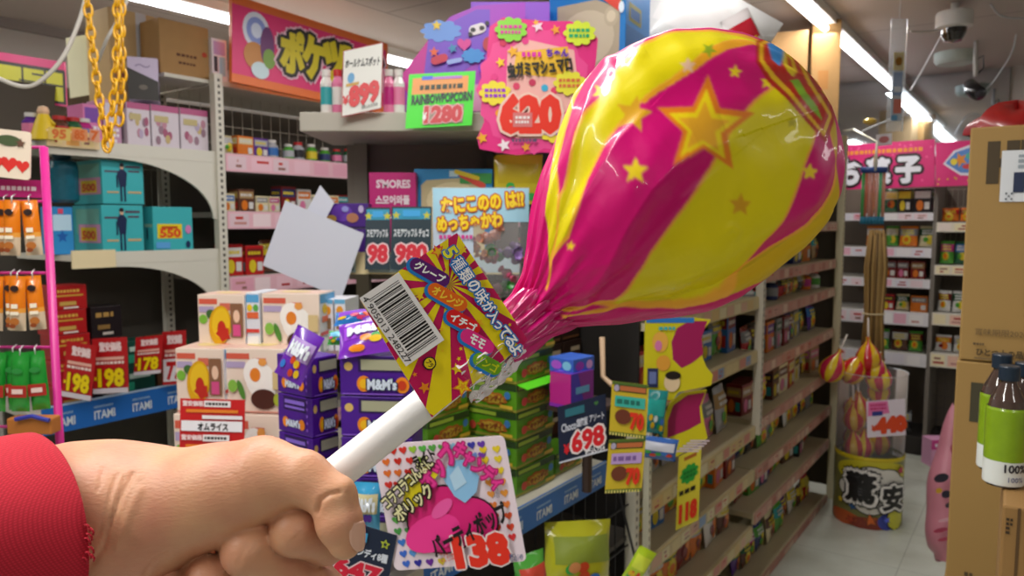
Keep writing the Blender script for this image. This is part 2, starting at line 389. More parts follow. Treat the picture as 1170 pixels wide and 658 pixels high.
# --- near display with the blue printed rail
near_g = empty('display_shelving', W(0, TG, 0), ANG, 'near display shelving with a blue printed rail in front of the stacked green boxes', 'shelving')
ZI = zat(640, 560, TG)
def itami(parent, x0, x1, z0, z1, y, n, k0=0.0, first='ITAMI'):
    m = MB(); m.box(x0, x1, y, y + 0.004, z0, z1, mat('2a6fc4', 0.35)); p = Print(m, (0, y, 0), (1, 0, 0), (0, 0, 1), eps=0.0006)
    h = z1 - z0; p.rect(x0, z1 - h * 0.07, x1, z1, 'b9d4ec')
    for i in range(n):
        x = x0 + (x1 - x0) * (i + 0.5 + k0) / n; w = (x1 - x0) / n
        p.k = 2; p.text('ITAMI', x, z0 + h * 0.36, w * 0.52, h * 0.30, 'e8f2fa', off=0.02); p.k = 2
        p.rects([(x - w * 0.26 + j * w * 0.035, z0 + h * 0.62, x - w * 0.26 + j * w * 0.035 + w * 0.02, z0 + h * 0.70) for j in range(14)], 'a9cbe8')
    return m.build('blue_rail', parent)
m = MB(); m.box(0.97, 1.69, 0.0, 0.44, ZI - 0.02, ZI + 0.012, mat('c8c4b4', 0.5)); sh = m.build('shelf', near_g)
itami(sh, 0.97, 1.69, ZI - 0.05, ZI + 0.015, -0.006, 6)
m = MB(); m.box(0.72, 0.965, -0.02, 1.00, ZI - 0.02, ZI + 0.012, mat('b8b4a6', 0.5)); m.box(0.705, 0.72, -0.02, 1.00, ZI - 0.05, ZI + 0.015, mat('2a6fc4', 0.4)); m.box(0.95, 1.5, 0.46, 1.0, ZI - 0.02, ZI + 0.012, mat('b8b4a6', 0.5)); m.build('end_shelf', near_g)
m = MB(); m.box(0.97, 1.69, 0.44, 0.455, 0.10, ZI - 0.02, mat('2c2622', 0.8)); m.box(1.70, 1.93, 0.16, 0.42, ZI - 0.03, ZI, mat('4a4038', 0.7)); m.build('back_panel', near_g)
m = MB(); m.box(0.74, 1.93, 0.03, 0.95, 0, 0.10, mat('3b3834', 0.7)); m.build('kick_base', near_g)
wire_panel(near_g, 1.35, 1.93, 0.12, ZI - 0.05, 0.03, '222226', 0.055, 0.11, 0.0022)
m = MB(); m.box(0.97, 1.93, 0.03, 0.44, 0.62, 0.635, mat('46423c', 0.6)); m.build('lower_shelf', near_g)
upright(near_g, 1.90, 0.02, 0, 1.04, 'd8d4c4', 0.03); upright(near_g, 1.915, 0.43, 0, 1.29, 'cfc8b0', 0.02)
m = MB(); m.tube([(1.72, -0.015, ZI - 0.03), (1.80, -0.012, 0.71), (1.86, -0.01, 0.59)], 0.004, mat('1c1c20'), n=6); m.build('cable', near_g, smooth=True)
# --- upper rack facing the camera: top shelf and middle shelf
DR = 2.0
A_t = PY(342, 139, DR); ZT = float(A_t[2]) + 0.012; xa = float(A_t[0])
rack = empty('upper_rack', (xa, DR, 0), 0, 'grey upper rack with a thick top shelf under the popcorn signs', 'shelving')
xr = 0.02 - xa; z_ = lambda py: float(PY(400, py, DR)[2])
m = MB(); m.box(0, xr, 0, 0.36, z_(150), z_(128), mat('b5b0a4', 0.45), bev=0.003); m.build('top_shelf', rack)
m = MB(); zm = z_(291); m.box(0.01, xr, 0, 0.34, zm - 0.02, zm, mat('b8aa90', 0.5)); ms = m.build('middle_shelf', rack)
m = MB(); m.box(0.0, xr, -0.008, -0.002, z_(313), z_(288), mat('e6d3a4', 0.5)); 
p = Print(m, (0, -0.008, 0), (1, 0, 0), (0, 0, 1), eps=0.0008); p.rect(0.06, z_(311), 0.145, z_(291), 'bccbd2'); p.rect(0.18, z_(311), xr, z_(291), 'b7c9d4'); m.build('tray_front', ms)
m = MB(); m.box(xr - 0.10, xr - 0.07, 0.30, 0.33, ZI+0.02, z_(150), mat('4b463f', 0.6)); m.build('post', rack)
m = MB(); m.box(0.08, 0.12, 0.30, 0.34, ZI+0.02, z_(150), mat('8f897d', 0.6)); m.build('post', rack)
m = MB(); m.box(0.05, xr, 0.34, 0.355, z_(330), z_(150), mat('8d857c', 0.7)); m.build('back_panel', rack)
# --- left gondola: end cap facing the camera side and the long side behind the post
TL = 2.73
lg = empty('gondola_shelving', W(0, TL, 0), ANG, 'white end-cap shelving at left with curved brackets, holding the turquoise boxes', 'shelving')
zl = lambda px, py: zat(px, py, TL)
def sx_at(px, t=TL): return st(PT(px, 250, t))[0]
X0, X1 = sx_at(56), sx_at(249)
def curved_shelf(x0, x1, z, nm='shelf', depth=0.45, rail=True, hb=0.26):
    m = MB(); m.box(x0, x1, 0, depth, z - 0.02, z, mat('cfccc0', 0.5)); m.box(x0, x1, -0.004, 0.004, z - 0.035, z + 0.01, mat('d8d5c8', 0.5)); sh = m.build(nm, lg)
    m = MB(); n = 14; pts = [(x1, z - 0.02)] + [(x1 - 0.30 * (1 - math.cos(PI / 2 * i / n)) ** 0.0 * (1 - (i / n)), z - 0.02) for i in range(1)] 
    arc = [(x1 - 0.42 + 0.40 * math.sin(PI / 2 * i / n), z - 0.045 - (hb - 0.045) * (1 - math.cos(PI / 2 * i / n))) for i in range(n + 1)]
    poly = [(x1, z - 0.015), (x0, z - 0.015), (x0, z - 0.045)] + arc + [(x1, z - hb)]
    V3 = [(x, y, zz) for y in (-0.003, 0.006) for x, zz in poly]; L_ = len(poly)
    # triangulate the side plate as strips
    top = [(x1, z - 0.015)]; fs = []
    V3 = []; xs = [x0] + [p_[0] for p_ in arc] + [x1]; zs = [z - 0.045] + [p_[1] for p_ in arc] + [z - hb]
    for y in (-0.003, 0.006):
        for x, zz in zip(xs, zs): V3 += [(x, y, z - 0.015), (x, y, zz)]
    k = len(xs)
    for i in range(k - 1):
        a = 2 * i; fs.append((a, a + 1, a + 3, a + 2)); b_ = a + 2 * k; fs.append((b_, b_ + 2, b_ + 3, b_ + 1)); fs.append((a + 1, b_ + 1, b_ + 3, a + 3))
    m.add(V3, fs, mat('d8d5c8', 0.5)); m.build('bracket', sh)
    return sh
ZL1, ZL2, ZL3 = zl(150, 168), zl(180, 289), zl(120, 462)
s_ = curved_shelf(X0, X1, ZL1)
m = MB(); rail_print(m, X0, X0 + 0.17, ZL1 - 0.02, ZL1 + 0.035, -0.010, 'f0d8a8', ['f4b860', 'f2a090', 'f4e0a0'], 3, 0.05); m.build('price_rail', s_)
s_ = curved_shelf(sx_at(80), X1, ZL2)
m = MB(); m.box(sx_at(78), sx_at(128), -0.014, -0.006, ZL2 - 0.045, ZL2 + 0.018, mat('ead9ae', 0.6)); m.build('card_front', s_)
m = MB(); m.box(sx_at(30), X1, 0, 0.45, ZL3 - 0.02, ZL3, mat('bdbab0', 0.5)); s_ = m.build('shelf', lg)
itami(s_, sx_at(34), sx_at(212), zl(120, 483), zl(120, 452), -0.006, 4)
upright(lg, X1 + 0.012, 0.0, 0, zl(249, 85), 'd6d2c4', 0.036); upright(lg, X1 + 0.012, 0.42, 0, zl(249, 85), 'd6d2c4', 0.036)
wire_panel(lg, sx_at(170), X1 - 0.02, ZL2, ZL1 - 0.05, 0.40, 'c9c4b8', 0.03, 0.12)
wire_panel(lg, sx_at(213), sx_at(402), zl(250, 178), zl(250, 92), 0.20, 'bdb6a4', 0.05, 0.07)
m = MB(); m.box(sx_at(60), 5.2, 0.50, 0.52, 0.02, zl(249, 100), mat('5a554e', 0.8)); m.build('back_panel', lg)
m = MB(); m.box(X0, 5.2, 0.02, 0.5, 0, 0.1, mat('3b3834', 0.7)); m.build('kick_base', lg)
PK2 = ['f0c4d0', 'e8a8bc', 'f4dce0', 'f0b8c4', 'e4c8d0']
ZR = [zl(262, 176), zl(262, 242), zl(262, 317)]
for i, (z, x1_) in enumerate(zip(ZR, (sx_at(450), sx_at(470), sx_at(470)))): shelf_part(lg, X1 + 0.035, 4.6, z, 0.42, 'eab8c4', PK2, 60 + i, lip=0.07, board='a8a298', step=0.11)
for z in (0.95, 0.65, 0.3): shelf_part(lg, X1 + 0.035, 4.6, z, 0.42, 'eab8c4', PK2, 90 + int(z * 10), lip=0.06, board='a8a298', step=0.11)
m = MB(); m.box(X1, 4.6, 0.0, 0.45, zl(250, 92) - 0.02, zl(250, 92), mat('cfcabd', 0.5)); m.box(sx_at(191, TL + .04), X1 - 0.008, 0.02, 0.40, zl(250, 92) - 0.014, zl(250, 92), mat('cfcabd', 0.5)); m.build('top_board', lg)
# --- shelving along the back wall
BS = 5.45
bk = empty('wall_shelving', W(BS, 0, 0), ANG - PI / 2, 'shelving along the back wall under the bright pink banner', 'shelving')
# local x = -t, local y = s - BS
def tx(px, s=BS): return -st(PS(px, 300, s))[1]
def zs_(px, py, s=BS): return float(PS(px, py, s)[2])
m = MB(); m.box(tx(930), tx(1180), 0.45, 0.47, 0, 1.84, mat('6a5f54', 0.8)); m.build('back_panel', bk)
xm = tx(1066)
for i, (y0_, y1_) in enumerate(((243, 252), (283, 294), (319, 329), (357, 372), (404, 418))):
    zt = zs_(1040, y0_); lp = zt - zs_(1040, y1_)
    m = MB(); m.box(tx(940), xm - 0.01, 0, 0.42, zt - 0.02, zt, mat('d4d0c8', 0.5)); sh = m.build('shelf', bk)
    m = MB(); rail_print(m, tx(940), xm - 0.01, zt - lp, zt, 0, 'ece8ee', ['f0b8cc', 'f6f2f4', 'f4dce4', 'e8e4f0'], 70 + i, 0.09); m.build('price_rail', sh)
for i, (y0_, y1_) in enumerate(((254, 265), (303, 314), (358, 372), (404, 420))):
    zt = zs_(1080, y0_); lp = zt - zs_(1080, y1_)
    m = MB(); m.box(xm + 0.01, tx(1180), 0, 0.42, zt - 0.02, zt, mat('d4d0c8', 0.5)); sh = m.build('shelf', bk)
    m = MB(); rail_print(m, xm + 0.01, tx(1180), zt - lp, zt, 0, 'ece2d0', ['f0c4b0', 'f6e8c0', 'f4e4dc'], 80 + i, 0.09); m.build('price_rail', sh)
m = MB(); m.box(xm - 0.012, xm + 0.012, 0.0, 0.44, 0, 1.79, mat('7c746c', 0.6)); m.build('post', bk)
wire_panel(bk, xm + 0.02, tx(1140), zs_(1080, 300), 1.77, 0.42, 'b8ae9c', 0.03, 0.1)
wire_panel(bk, xm + 0.02, tx(1140), 0.1, zs_(1080, 425), 0.02, '3c3c40', 0.04, 0.08)
m = MB(); m.box(tx(930), tx(1180), 0.04, 0.44, 0, 0.12, mat('35312e', 0.7)); m.build('kick_base', bk)
# ================================================================= the hand, its sleeve and the giant lollipop
def surface_nets(D, org, h):
    """vertices and quads of the zero surface of the sampled distance D"""
    nx, ny, nz = D.shape; S = D < 0
    C = np.zeros((nx - 1, ny - 1, nz - 1), int)
    for a in (0, 1):
        for b in (0, 1):
            for c in (0, 1): C += S[a:nx - 1 + a, b:ny - 1 + b, c:nz - 1 + c]
    act = (C > 0) & (C < 8); idx = -np.ones(act.shape, int); I = np.argwhere(act); idx[act] = np.arange(len(I))
    acc = np.zeros((len(I), 3)); cnt = np.zeros(len(I))
    for ax in range(3):
        for b in (0, 1):
            for c in (0, 1):
                o1 = [0, 0, 0]; oth = [k for k in range(3) if k != ax]; o1[oth[0]] = b; o1[oth[1]] = c
                o2 = list(o1); o2[ax] = 1
                d1 = D[I[:, 0] + o1[0], I[:, 1] + o1[1], I[:, 2] + o1[2]]; d2 = D[I[:, 0] + o2[0], I[:, 1] + o2[1], I[:, 2] + o2[2]]
                x = (d1 < 0) != (d2 < 0); t = d1[x] / (d1[x] - d2[x])
                p = np.zeros((x.sum(), 3)); p += o1; p[:, ax] += t; acc[x] += p; cnt[x] += 1
    V_ = (I + acc / cnt[:, None]) * h + org
    Q = []
    for ax in range(3):
        o = [k for k in range(3) if k != ax]
        A = np.take(S, range(0, S.shape[ax] - 1), ax); B = np.take(S, range(1, S.shape[ax]), ax)
        E_ = np.argwhere(A != B)
        for e in E_:
            if e[o[0]] < 1 or e[o[1]] < 1 or e[o[0]] >= act.shape[o[0]] or e[o[1]] >= act.shape[o[1]]: continue
            q = []
            for (b, c) in ((0, 0), (1, 0), (1, 1), (0, 1)):
                f = e.copy(); f[o[0]] -= b; f[o[1]] -= c; q.append(idx[tuple(f)])
            if min(q) < 0: continue
            flip = A[tuple(e)] ^ (ax == 1)
            Q.append(tuple(q) if not flip else tuple(q[::-1]))
    return V_, Q
def cone_sdf(P, a, b, ra, rb):
    ab = b - a; h = np.clip(((P - a) @ ab) / (ab @ ab), 0, 1)
    return np.linalg.norm(P - a - h[..., None] * ab, axis=-1) - (ra + (rb - ra) * h)
def smin(a, b, k):
    h = np.clip(0.5 + 0.5 * (b - a) / k, 0, 1); return b + (a - b) * h - k * h * (1 - h)
def chain(P, pts, k):
    D = None
    for (p, q) in zip(pts[:-1], pts[1:]):
        a = PD(p[0], p[1], p[2]); b = PD(q[0], q[1], q[2]); ra = p[3] * p[2] / F; rb = q[3] * q[2] / F
        d = cone_sdf(P, a, b, ra, rb); D = d if D is None else smin(D, d, k)
    return D
h_ = 0.0011
lo = np.array([-0.262, 0.296, CAMZ - 0.205]); hi = np.array([-0.052, 0.43, CAMZ - 0.055])
nn = ((hi - lo) / h_).astype(int)
G = np.stack(np.meshgrid(*[lo[k] + h_ * np.arange(nn[k]) for k in range(3)], indexing='ij'), -1)
arm = chain(G, [(-120, 640, 0.335, 104), (96, 600, 0.345, 90), (150, 588, 0.345, 76)], 0.01)
thenar = chain(G, [(140, 588, 0.342, 76), (200, 577, 0.340, 57), (250, 564, 0.337, 52), (296, 549, 0.334, 45)], 0.010)
thumb = chain(G, [(304, 545, 0.334, 42), (345, 545, 0.329, 28), (380, 568, 0.325, 27)], 0.006)
tip = chain(G, [(382, 572, 0.325, 26), (388, 598, 0.322, 25.5), (394, 620, 0.321, 19)], 0.003)
palm = chain(G, [(130, 615, 0.374, 60), (230, 600, 0.392, 42), (330, 590, 0.398, 34)], 0.01)
D = smin(smin(arm, thenar, 0.012), thumb, 0.009); D = smin(D, tip, 0.0025); D = smin(D, palm, 0.006)
index = chain(G, [(340, 575, 0.39, 26), (392, 616, 0.360, 20), (372, 622, 0.345, 22), (338, 606, 0.331, 28), (322, 596, 0.352, 21)], 0.003)
middle = chain(G, [(310, 600, 0.395, 26), (372, 678, 0.362, 24), (345, 664, 0.345, 25), (284, 629, 0.329, 29), (268, 618, 0.355, 22)], 0.003)
ring = chain(G, [(280, 620, 0.395, 26), (330, 715, 0.365, 24), (300, 700, 0.345, 26), (240, 664, 0.332, 27), (222, 650, 0.356, 22)], 0.003)
little = chain(G, [(230, 630, 0.39, 26), (270, 740, 0.365, 22), (250, 720, 0.345, 22), (197, 682, 0.336, 25), (185, 660, 0.36, 20)], 0.003)
D = smin(D, smin(smin(index, middle, 0.0008), smin(ring, little, 0.0008), 0.0008), 0.0012)
HV, HQ = surface_nets(D, lo, h_)
HV = HV
# skin creases: shallow grooves cut along lines on the skin
px, py, dd = proj(HV)
def seg_dist(px, py, pts):
    best = np.full(px.shape, 1e9)
    for (a, b) in zip(pts[:-1], pts[1:]):
        a = np.array(a, float); b = np.array(b, float); ab = b - a
        h = np.clip(((px - a[0]) * ab[0] + (py - a[1]) * ab[1]) / (ab @ ab), 0, 1)
        best = np.minimum(best, np.hypot(px - a[0] - h * ab[0], py - a[1] - h * ab[1]))
    return best
hm = bpy.data.meshes.new('hand'); hm.from_pydata([tuple(v) for v in HV], [], HQ); hm.update()
bm = bmesh.new(); bm.from_mesh(hm); bmesh.ops.recalc_face_normals(bm, faces=bm.faces)
for _ in range(2): bmesh.ops.smooth_vert(bm, verts=bm.verts, factor=0.5, use_axis_x=True, use_axis_y=True, use_axis_z=True)
bm.to_mesh(hm); bm.free()
NV = len(hm.vertices); co = np.empty(NV * 3); hm.vertices.foreach_get('co', co); co = co.reshape(-1, 3)
nr = np.empty(NV * 3); hm.vertices.foreach_get('normal', nr); nr = nr.reshape(-1, 3)
px, py, dd = proj(co)
disp = np.zeros(NV); front = (dd < 0.36)
for pts, w, dep in (([(152, 541), (138, 568), (127, 596), (117, 628), (104, 645)], 2.4, 0.9), ([(134, 542), (127, 562), (120, 588), (112, 612)], 1.8, 0.55),
                    ([(143, 545), (134, 572), (124, 600)], 1.6, 0.5), ([(118, 535), (112, 560)], 1.8, 0.4),
                    ([(362, 585), (366, 571), (376, 564), (388, 562)], 2.2, 1.7), ([(330, 625), (337, 615), (343, 609)], 1.3, 0.5), ([(338, 621), (346, 613)], 1.1, 0.35),
                    ([(272, 644), (277, 632), (283, 622)], 1.3, 0.5), ([(281, 648), (287, 638)], 1.2, 0.35), ([(232, 676), (236, 664)], 1.4, 0.4),
                    ([(268, 541), (276, 560), (284, 570)], 1.3, 0.3), ([(282, 536), (292, 556)], 1.2, 0.25), ([(256, 553), (264, 566)], 1.2, 0.25),
                    ([(166, 655), (176, 640), (192, 632)], 2.5, 0.6)):
    disp -= dep * 0.001 * np.exp(-(seg_dist(px, py, pts) / w) ** 2) * front
disp += 0.0006 * np.exp(-(seg_dist(px, py, [(160, 560), (146, 590), (134, 625)]) / 5.0) ** 2) * front
disp += 0.0005 * np.exp(-(seg_dist(px, py, [(392, 556), (398, 552)]) / 7.0) ** 2)
co += nr * disp[:, None]
hm.vertices.foreach_set('co', co.ravel()); hm.polygons.foreach_set('use_smooth', [True] * len(hm.polygons)); hm.update()
def skin_material():
    m = bpy.data.materials.new('skin'); m.use_nodes = True; nt = m.node_tree; b = nt.nodes['Principled BSDF']; L = nt.links.new
    tc = nt.nodes.new('ShaderNodeTexCoord')
    n1 = nt.nodes.new('ShaderNodeTexNoise'); n1.inputs['Scale'].default_value = 38; n1.inputs['Detail'].default_value = 4
    cr = nt.nodes.new('ShaderNodeValToRGB'); e = cr.color_ramp.elements
    e[0].position = 0.3; e[0].color = (0.70, 0.375, 0.205, 1); e[1].position = 0.72; e[1].color = (0.63, 0.265, 0.165, 1)
    L(tc.outputs['Object'], n1.inputs['Vector']); L(n1.outputs['Fac'], cr.inputs[0]); L(cr.outputs[0], b.inputs['Base Color'])
    b.inputs['Roughness'].default_value = 0.47; b.inputs['Subsurface Weight'].default_value = 0.12
    b.inputs['Subsurface Radius'].default_value = (0.9, 0.35, 0.2); b.inputs['Subsurface Scale'].default_value = 0.006
    n2 = nt.nodes.new('ShaderNodeTexNoise'); n2.inputs['Scale'].default_value = 900; n2.inputs['Detail'].default_value = 3
    w = nt.nodes.new('ShaderNodeTexVoronoi'); w.inputs['Scale'].default_value = 700
    mp = nt.nodes.new('ShaderNodeMapping'); mp.inputs['Scale'].default_value = (0.6, 1.0, 1.6); mp.inputs['Rotation'].default_value = (0, 0.5, 0)
    L(tc.outputs['Object'], mp.inputs[0]); L(mp.outputs[0], w.inputs['Vector']); L(mp.outputs[0], n2.inputs['Vector'])
    ad = nt.nodes.new('ShaderNodeMath'); ad.operation = 'ADD'; L(n2.outputs['Fac'], ad.inputs[0]); L(w.outputs['Distance'], ad.inputs[1])
    bp = nt.nodes.new('ShaderNodeBump'); bp.inputs['Strength'].default_value = 0.2; bp.inputs['Distance'].default_value = 0.0005
    L(ad.outputs[0], bp.inputs['Height']); L(bp.outputs[0], b.inputs['Normal'])
    return m
SKIN = skin_material(); hm.materials.append(SKIN)
hand = bpy.data.objects.new('person', hm); COL.objects.link(hand)
tag(hand, 'person\'s bare hand and wrist in a red sleeve, fist closed round the white stick', 'person')
# thumbnail: a curved plate on the tip of the thumb
nail = MB(); rows = []
for i in range(11):
    u = i / 10; ax_ = PD(389.5 + 5.5 * u, 601 + 33 * u, 0.3222 - 0.0008 * u); Rn = (25.4 - 6.0 * u ** 1.6) * 0.3215 / F + 0.0004
    vw = (ax_ - C0) / np.linalg.norm(ax_ - C0); ed = PD(395, 634, .3214) - PD(389.5, 601, .3222); ed /= np.linalg.norm(ed); ew = np.cross(vw, ed); ew = -ew if ew[0] < 0 else ew; ew /= np.linalg.norm(ew)
    hw_ = 36 * (1 - abs(2 * u - 0.95) ** 3 * 0.55) if u < 0.97 else 14
    rows.append([ax_ + Rn * (-vw * math.cos(math.radians(b0)) + ew * math.sin(math.radians(b0))) for b0 in [52 + hw_ * (-1 + 2 * j / 10) for j in range(11)]])
nail.grid(rows, mat((232, 184, 160), 0.22, coat=0.3))
nb = nail.build('thumbnail', hand, smooth=True); sm_ = nb.modifiers.new('thickness', 'SOLIDIFY'); sm_.thickness = 0.0007; sm_.offset = 0
# sleeve: knitted cuff round the wrist, open edge with a hem and a few loose threads
SL = MB(); rows = []
def sleeve_pt(j, ps):
    s_, c_ = math.sin(ps), math.cos(ps)
    X = 42 + 60 * s_ - 6 * c_; Y = 626 - 133 * c_; d = 0.345 - 0.046 * s_
    X -= 46 * j; Y += (1.5 * j * c_ + 5 * j) + (0.35 * j * j * c_ if c_ > 0 else 0) + 2.0 * math.sin(j * 1.4 + ps * 2) * min(j, 2) * 0.5
    return PD(X, Y, d - 0.004 * j)
for j in (0.35, 0.1, 0.0, -0.02, 0.0, 0.15, 0.4, 0.8, 1.3, 2, 3, 4, 5):
    pass
def sl_ring(j, inset):
    r = []
    for i in range(64):
        ps = 2 * PI * i / 64; p = sleeve_pt(j, ps); c = PD(42 - 46 * j, 626 + 5 * j, 0.345 - 0.004 * j)
        q = p - c; q = q / np.linalg.norm(q); r.append(p - q * inset)
    return r
rows = [sl_ring(1.2, 0.0035), sl_ring(0.3, 0.003), sl_ring(0.03, 0.0022), sl_ring(-0.02, 0.001), sl_ring(0.03, 0.0002), sl_ring(0.3, 0), sl_ring(0.7, 0), sl_ring(1.2, 0), sl_ring(2, 0), sl_ring(3, 0), sl_ring(4, 0), sl_ring(6, 0)]
def knit_material():
    m = bpy.data.materials.new('red_knit'); m.use_nodes = True; nt = m.node_tree; b = nt.nodes['Principled BSDF']; L = nt.links.new
    tc = nt.nodes.new('ShaderNodeTexCoord'); mp = nt.nodes.new('ShaderNodeMapping'); mp.inputs['Rotation'].default_value = (0.2, 0.35, 0.5)
    L(tc.outputs['Object'], mp.inputs[0])
    w1 = nt.nodes.new('ShaderNodeTexWave'); w1.wave_type = 'BANDS'; w1.bands_direction = 'Z'; w1.inputs['Scale'].default_value = 300; w1.inputs['Distortion'].default_value = 1.2; w1.inputs['Detail Scale'].default_value = 60
    w2 = nt.nodes.new('ShaderNodeTexWave'); w2.wave_type = 'BANDS'; w2.bands_direction = 'X'; w2.inputs['Scale'].default_value = 270; w2.inputs['Distortion'].default_value = 1.2; w2.inputs['Detail Scale'].default_value = 60
    L(mp.outputs[0], w1.inputs[0]); L(mp.outputs[0], w2.inputs[0])
    ml = nt.nodes.new('ShaderNodeMath'); ml.operation = 'MULTIPLY'; L(w1.outputs['Fac'], ml.inputs[0]); L(w2.outputs['Fac'], ml.inputs[1])
    cr = nt.nodes.new('ShaderNodeValToRGB'); e = cr.color_ramp.elements
    e[0].position = 0.0; e[0].color = (0.40, 0.003, 0.016, 1); e[1].position = 0.6; e[1].color = (0.58, 0.010, 0.036, 1)
    L(ml.outputs[0], cr.inputs[0]); L(cr.outputs[0], b.inputs['Base Color']); b.inputs['Roughness'].default_value = 0.9
    b.inputs['Sheen Weight'].default_value = 0.08; b.inputs['Sheen Tint'].default_value = (1, 0.4, 0.4, 1)
    bp = nt.nodes.new('ShaderNodeBump'); bp.inputs['Strength'].default_value = 0.3; bp.inputs['Distance'].default_value = 0.0005
    L(ml.outputs[0], bp.inputs['Height']); L(bp.outputs[0], b.inputs['Normal'])
    return m
KNIT = knit_material()
SL.grid(rows, KNIT, closed_u=True)
sleeve = SL.build('sleeve', hand, smooth=True)
fr = MB()
for (x, y) in ((103, 603), (107, 607), (105, 613), (103, 618), (107, 628), (104, 634), (108, 637), (100, 640)):
    a = PD(x - 6, y - 3, 0.2985); c_ = PD(x, y + 1, 0.2985); e_ = PD(x - 1 + RNG.rand() * 2, y + 4, 0.2990)
    fr.tube([a, (a + c_) / 2 + np.array([0, 0, 0.0008]), c_, e_], 0.00045, KNIT, n=6)
fr.build('loose_thread', sleeve, smooth=True)

# ---------------------------------------------------------------- giant lollipop
LX0, LY0 = 608.0, 352.0; AX = np.array([0.8568, -0.5157]); NX = np.array([-0.5157, -0.8568])
TA = [(-34, 0, 17), (-12, -1, 21), (8, 0, 31), (30, 6, 49), (60, 16, 76), (90, 25, 99), (130, 32, 122), (165, 38, 140), (210, 42, 152), (252, 46, 153), (300, 45, 146), (340, 40, 130), (370, 37, 107), (392, 36, 78), (405, 36, 48), (413, 36, 12)]
def tab(a, col):
    xs = [r[0] for r in TA]; return np.interp(a, xs, [r[col] for r in TA])
# smooth the profile table
aa = np.linspace(-34, 413, 900); cc = tab(aa, 1); rr = tab(aa, 2)
def smooth(y, k):
    ker = np.hanning(k); ker /= ker.sum(); return np.convolve(np.pad(y, k // 2, mode='edge'), ker, mode='same')[k // 2:-(k // 2)]
cc = smooth(cc, 61); rs_ = smooth(rr, 41); rs_[-25:] = rr[-25:] * np.linspace(0, 1, 25) + rs_[-25:] * np.linspace(1, 0, 25)
NA, NP = 430, 760
au = np.linspace(0, 1, NA); A_ = -34 + 447 * (1 - (1 - au) ** 1.12)
A_[0] = -34; A_[-1] = 412.5
ph = np.linspace(0, 2 * PI, NP, endpoint=False)
Ag, Pg = np.meshgrid(A_, ph, indexing='ij')
Cg = np.interp(Ag, aa, cc); Rg = np.interp(Ag, aa, rs_)
# gathers: deep pleats at the neck fading into soft facets on the body
neck = np.exp(-np.clip(Ag + 5, 0, None) / 42.0); pole = np.exp(-(413 - Ag) / 30.0)
ripple = 0.010 * np.sin(9 * Pg + 0.8) + 0.008 * np.sin(13 * Pg + 2.0 + Ag * 0.004)
ripple += neck * (0.10 * np.sin(17 * Pg + 1.1) + 0.07 * np.sin(29 * Pg + 0.3 + Ag * 0.03)) + pole * 0.10 * np.sin(14 * Pg)
Rr = Rg * (1 + ripple)
dep = 0.402 + (Ag / 413.0) * 0.045
q = lambda v: v
PXg = LX0 + AX[0] * Ag + NX[0] * (Cg + Rr * np.cos(Pg)); PYg = LY0 + AX[1] * Ag + NX[1] * (Cg + Rr * np.cos(Pg))
DEP = dep - (Rr * np.sin(Pg)) * dep / F * 0.92
# points: spread from the axis point in world space so that the shape is a real round body
b_ = (CY - PYg) / F; a_ = (PXg - CX) / F
RX = a_; RY = math.cos(TH) + b_ * math.sin(TH); RZ = -math.sin(TH) + b_ * math.cos(TH)
axis_d = dep
# build from orthographic offsets about the axis: P = axis(a) + n*(c+r cos) + m*(r sin)
AXP = np.stack([ (LX0 + AX[0] * Ag + NX[0] * Cg - CX) / F, (CY - (LY0 + AX[1] * Ag + NX[1] * Cg)) / F ], -1)
wx = np.array([1.0, 0, 0]); wu = np.array([0, math.sin(TH), math.cos(TH)]); wf = np.array([0, math.cos(TH), -math.sin(TH)])
axis_pt = C0 + (AXP[..., 0:1] * wx + AXP[..., 1:2] * wu + wf) * dep[..., None]
nvec = NX[0] * wx - NX[1] * wu
mvec = -axis_pt + C0; mvec = mvec / np.linalg.norm(mvec, axis=-1, keepdims=True); mvec = mvec - (mvec @ nvec)[..., None] * nvec; mvec /= np.linalg.norm(mvec, axis=-1, keepdims=True)
sc_ = (dep / F)[..., None] * 0.985
P3 = axis_pt + sc_ * (Rr[..., None] * np.cos(Pg)[..., None] * nvec + 0.93 * Rr[..., None] * np.sin(Pg)[..., None] * mvec)
# folds in the film: relief along lines, given as (points, width px, height mm, side)
ctr = axis_pt
nor = P3 - ctr; nor /= np.linalg.norm(nor, axis=-1, keepdims=True)
sx, sy, _ = proj(P3)
vis = (np.sin(Pg) > -0.12)
def fold(pts, w, hmm, one=0, ws=None):
    global P3
    best = np.full(sx.shape, 1e9); side = np.zeros(sx.shape); tt = np.zeros(sx.shape); Ltot = sum(math.dist(a, b) for a, b in zip(pts[:-1], pts[1:])); acc = 0
    for (a, b) in zip(pts[:-1], pts[1:]):
        a = np.array(a, float); b = np.array(b, float); ab = b - a; l = np.hypot(*ab)
        h = np.clip(((sx - a[0]) * ab[0] + (sy - a[1]) * ab[1]) / (l * l), 0, 1)
        d = np.hypot(sx - a[0] - h * ab[0], sy - a[1] - h * ab[1]); cr = (sx - a[0]) * ab[1] - (sy - a[1]) * ab[0]
        k = d < best; best[k] = d[k]; side[k] = np.sign(cr[k]); tt[k] = ((acc + h * l) / Ltot)[k]; acc += l
    env = np.sin(PI * np.clip(tt * 0.96 + 0.02, 0, 1)) ** 0.6
    if one == 0: g = np.exp(-(best / w) ** 2)
    else: g = np.where(side * one > 0, np.exp(-(best / w)), np.exp(-(best / (ws or w * 0.14)) ** 2))
    return (hmm * 0.001) * env * g * vis
off = np.zeros(sx.shape)
off += fold([(655, 348), (690, 300), (716, 258), (745, 218), (775, 188), (800, 172), (834, 160)], 60, 11, 1, 14)
off += fold([(700, 62), (680, 105), (662, 160), (650, 205), (641, 240), (630, 290)], 24, 3.5, -1, 7)
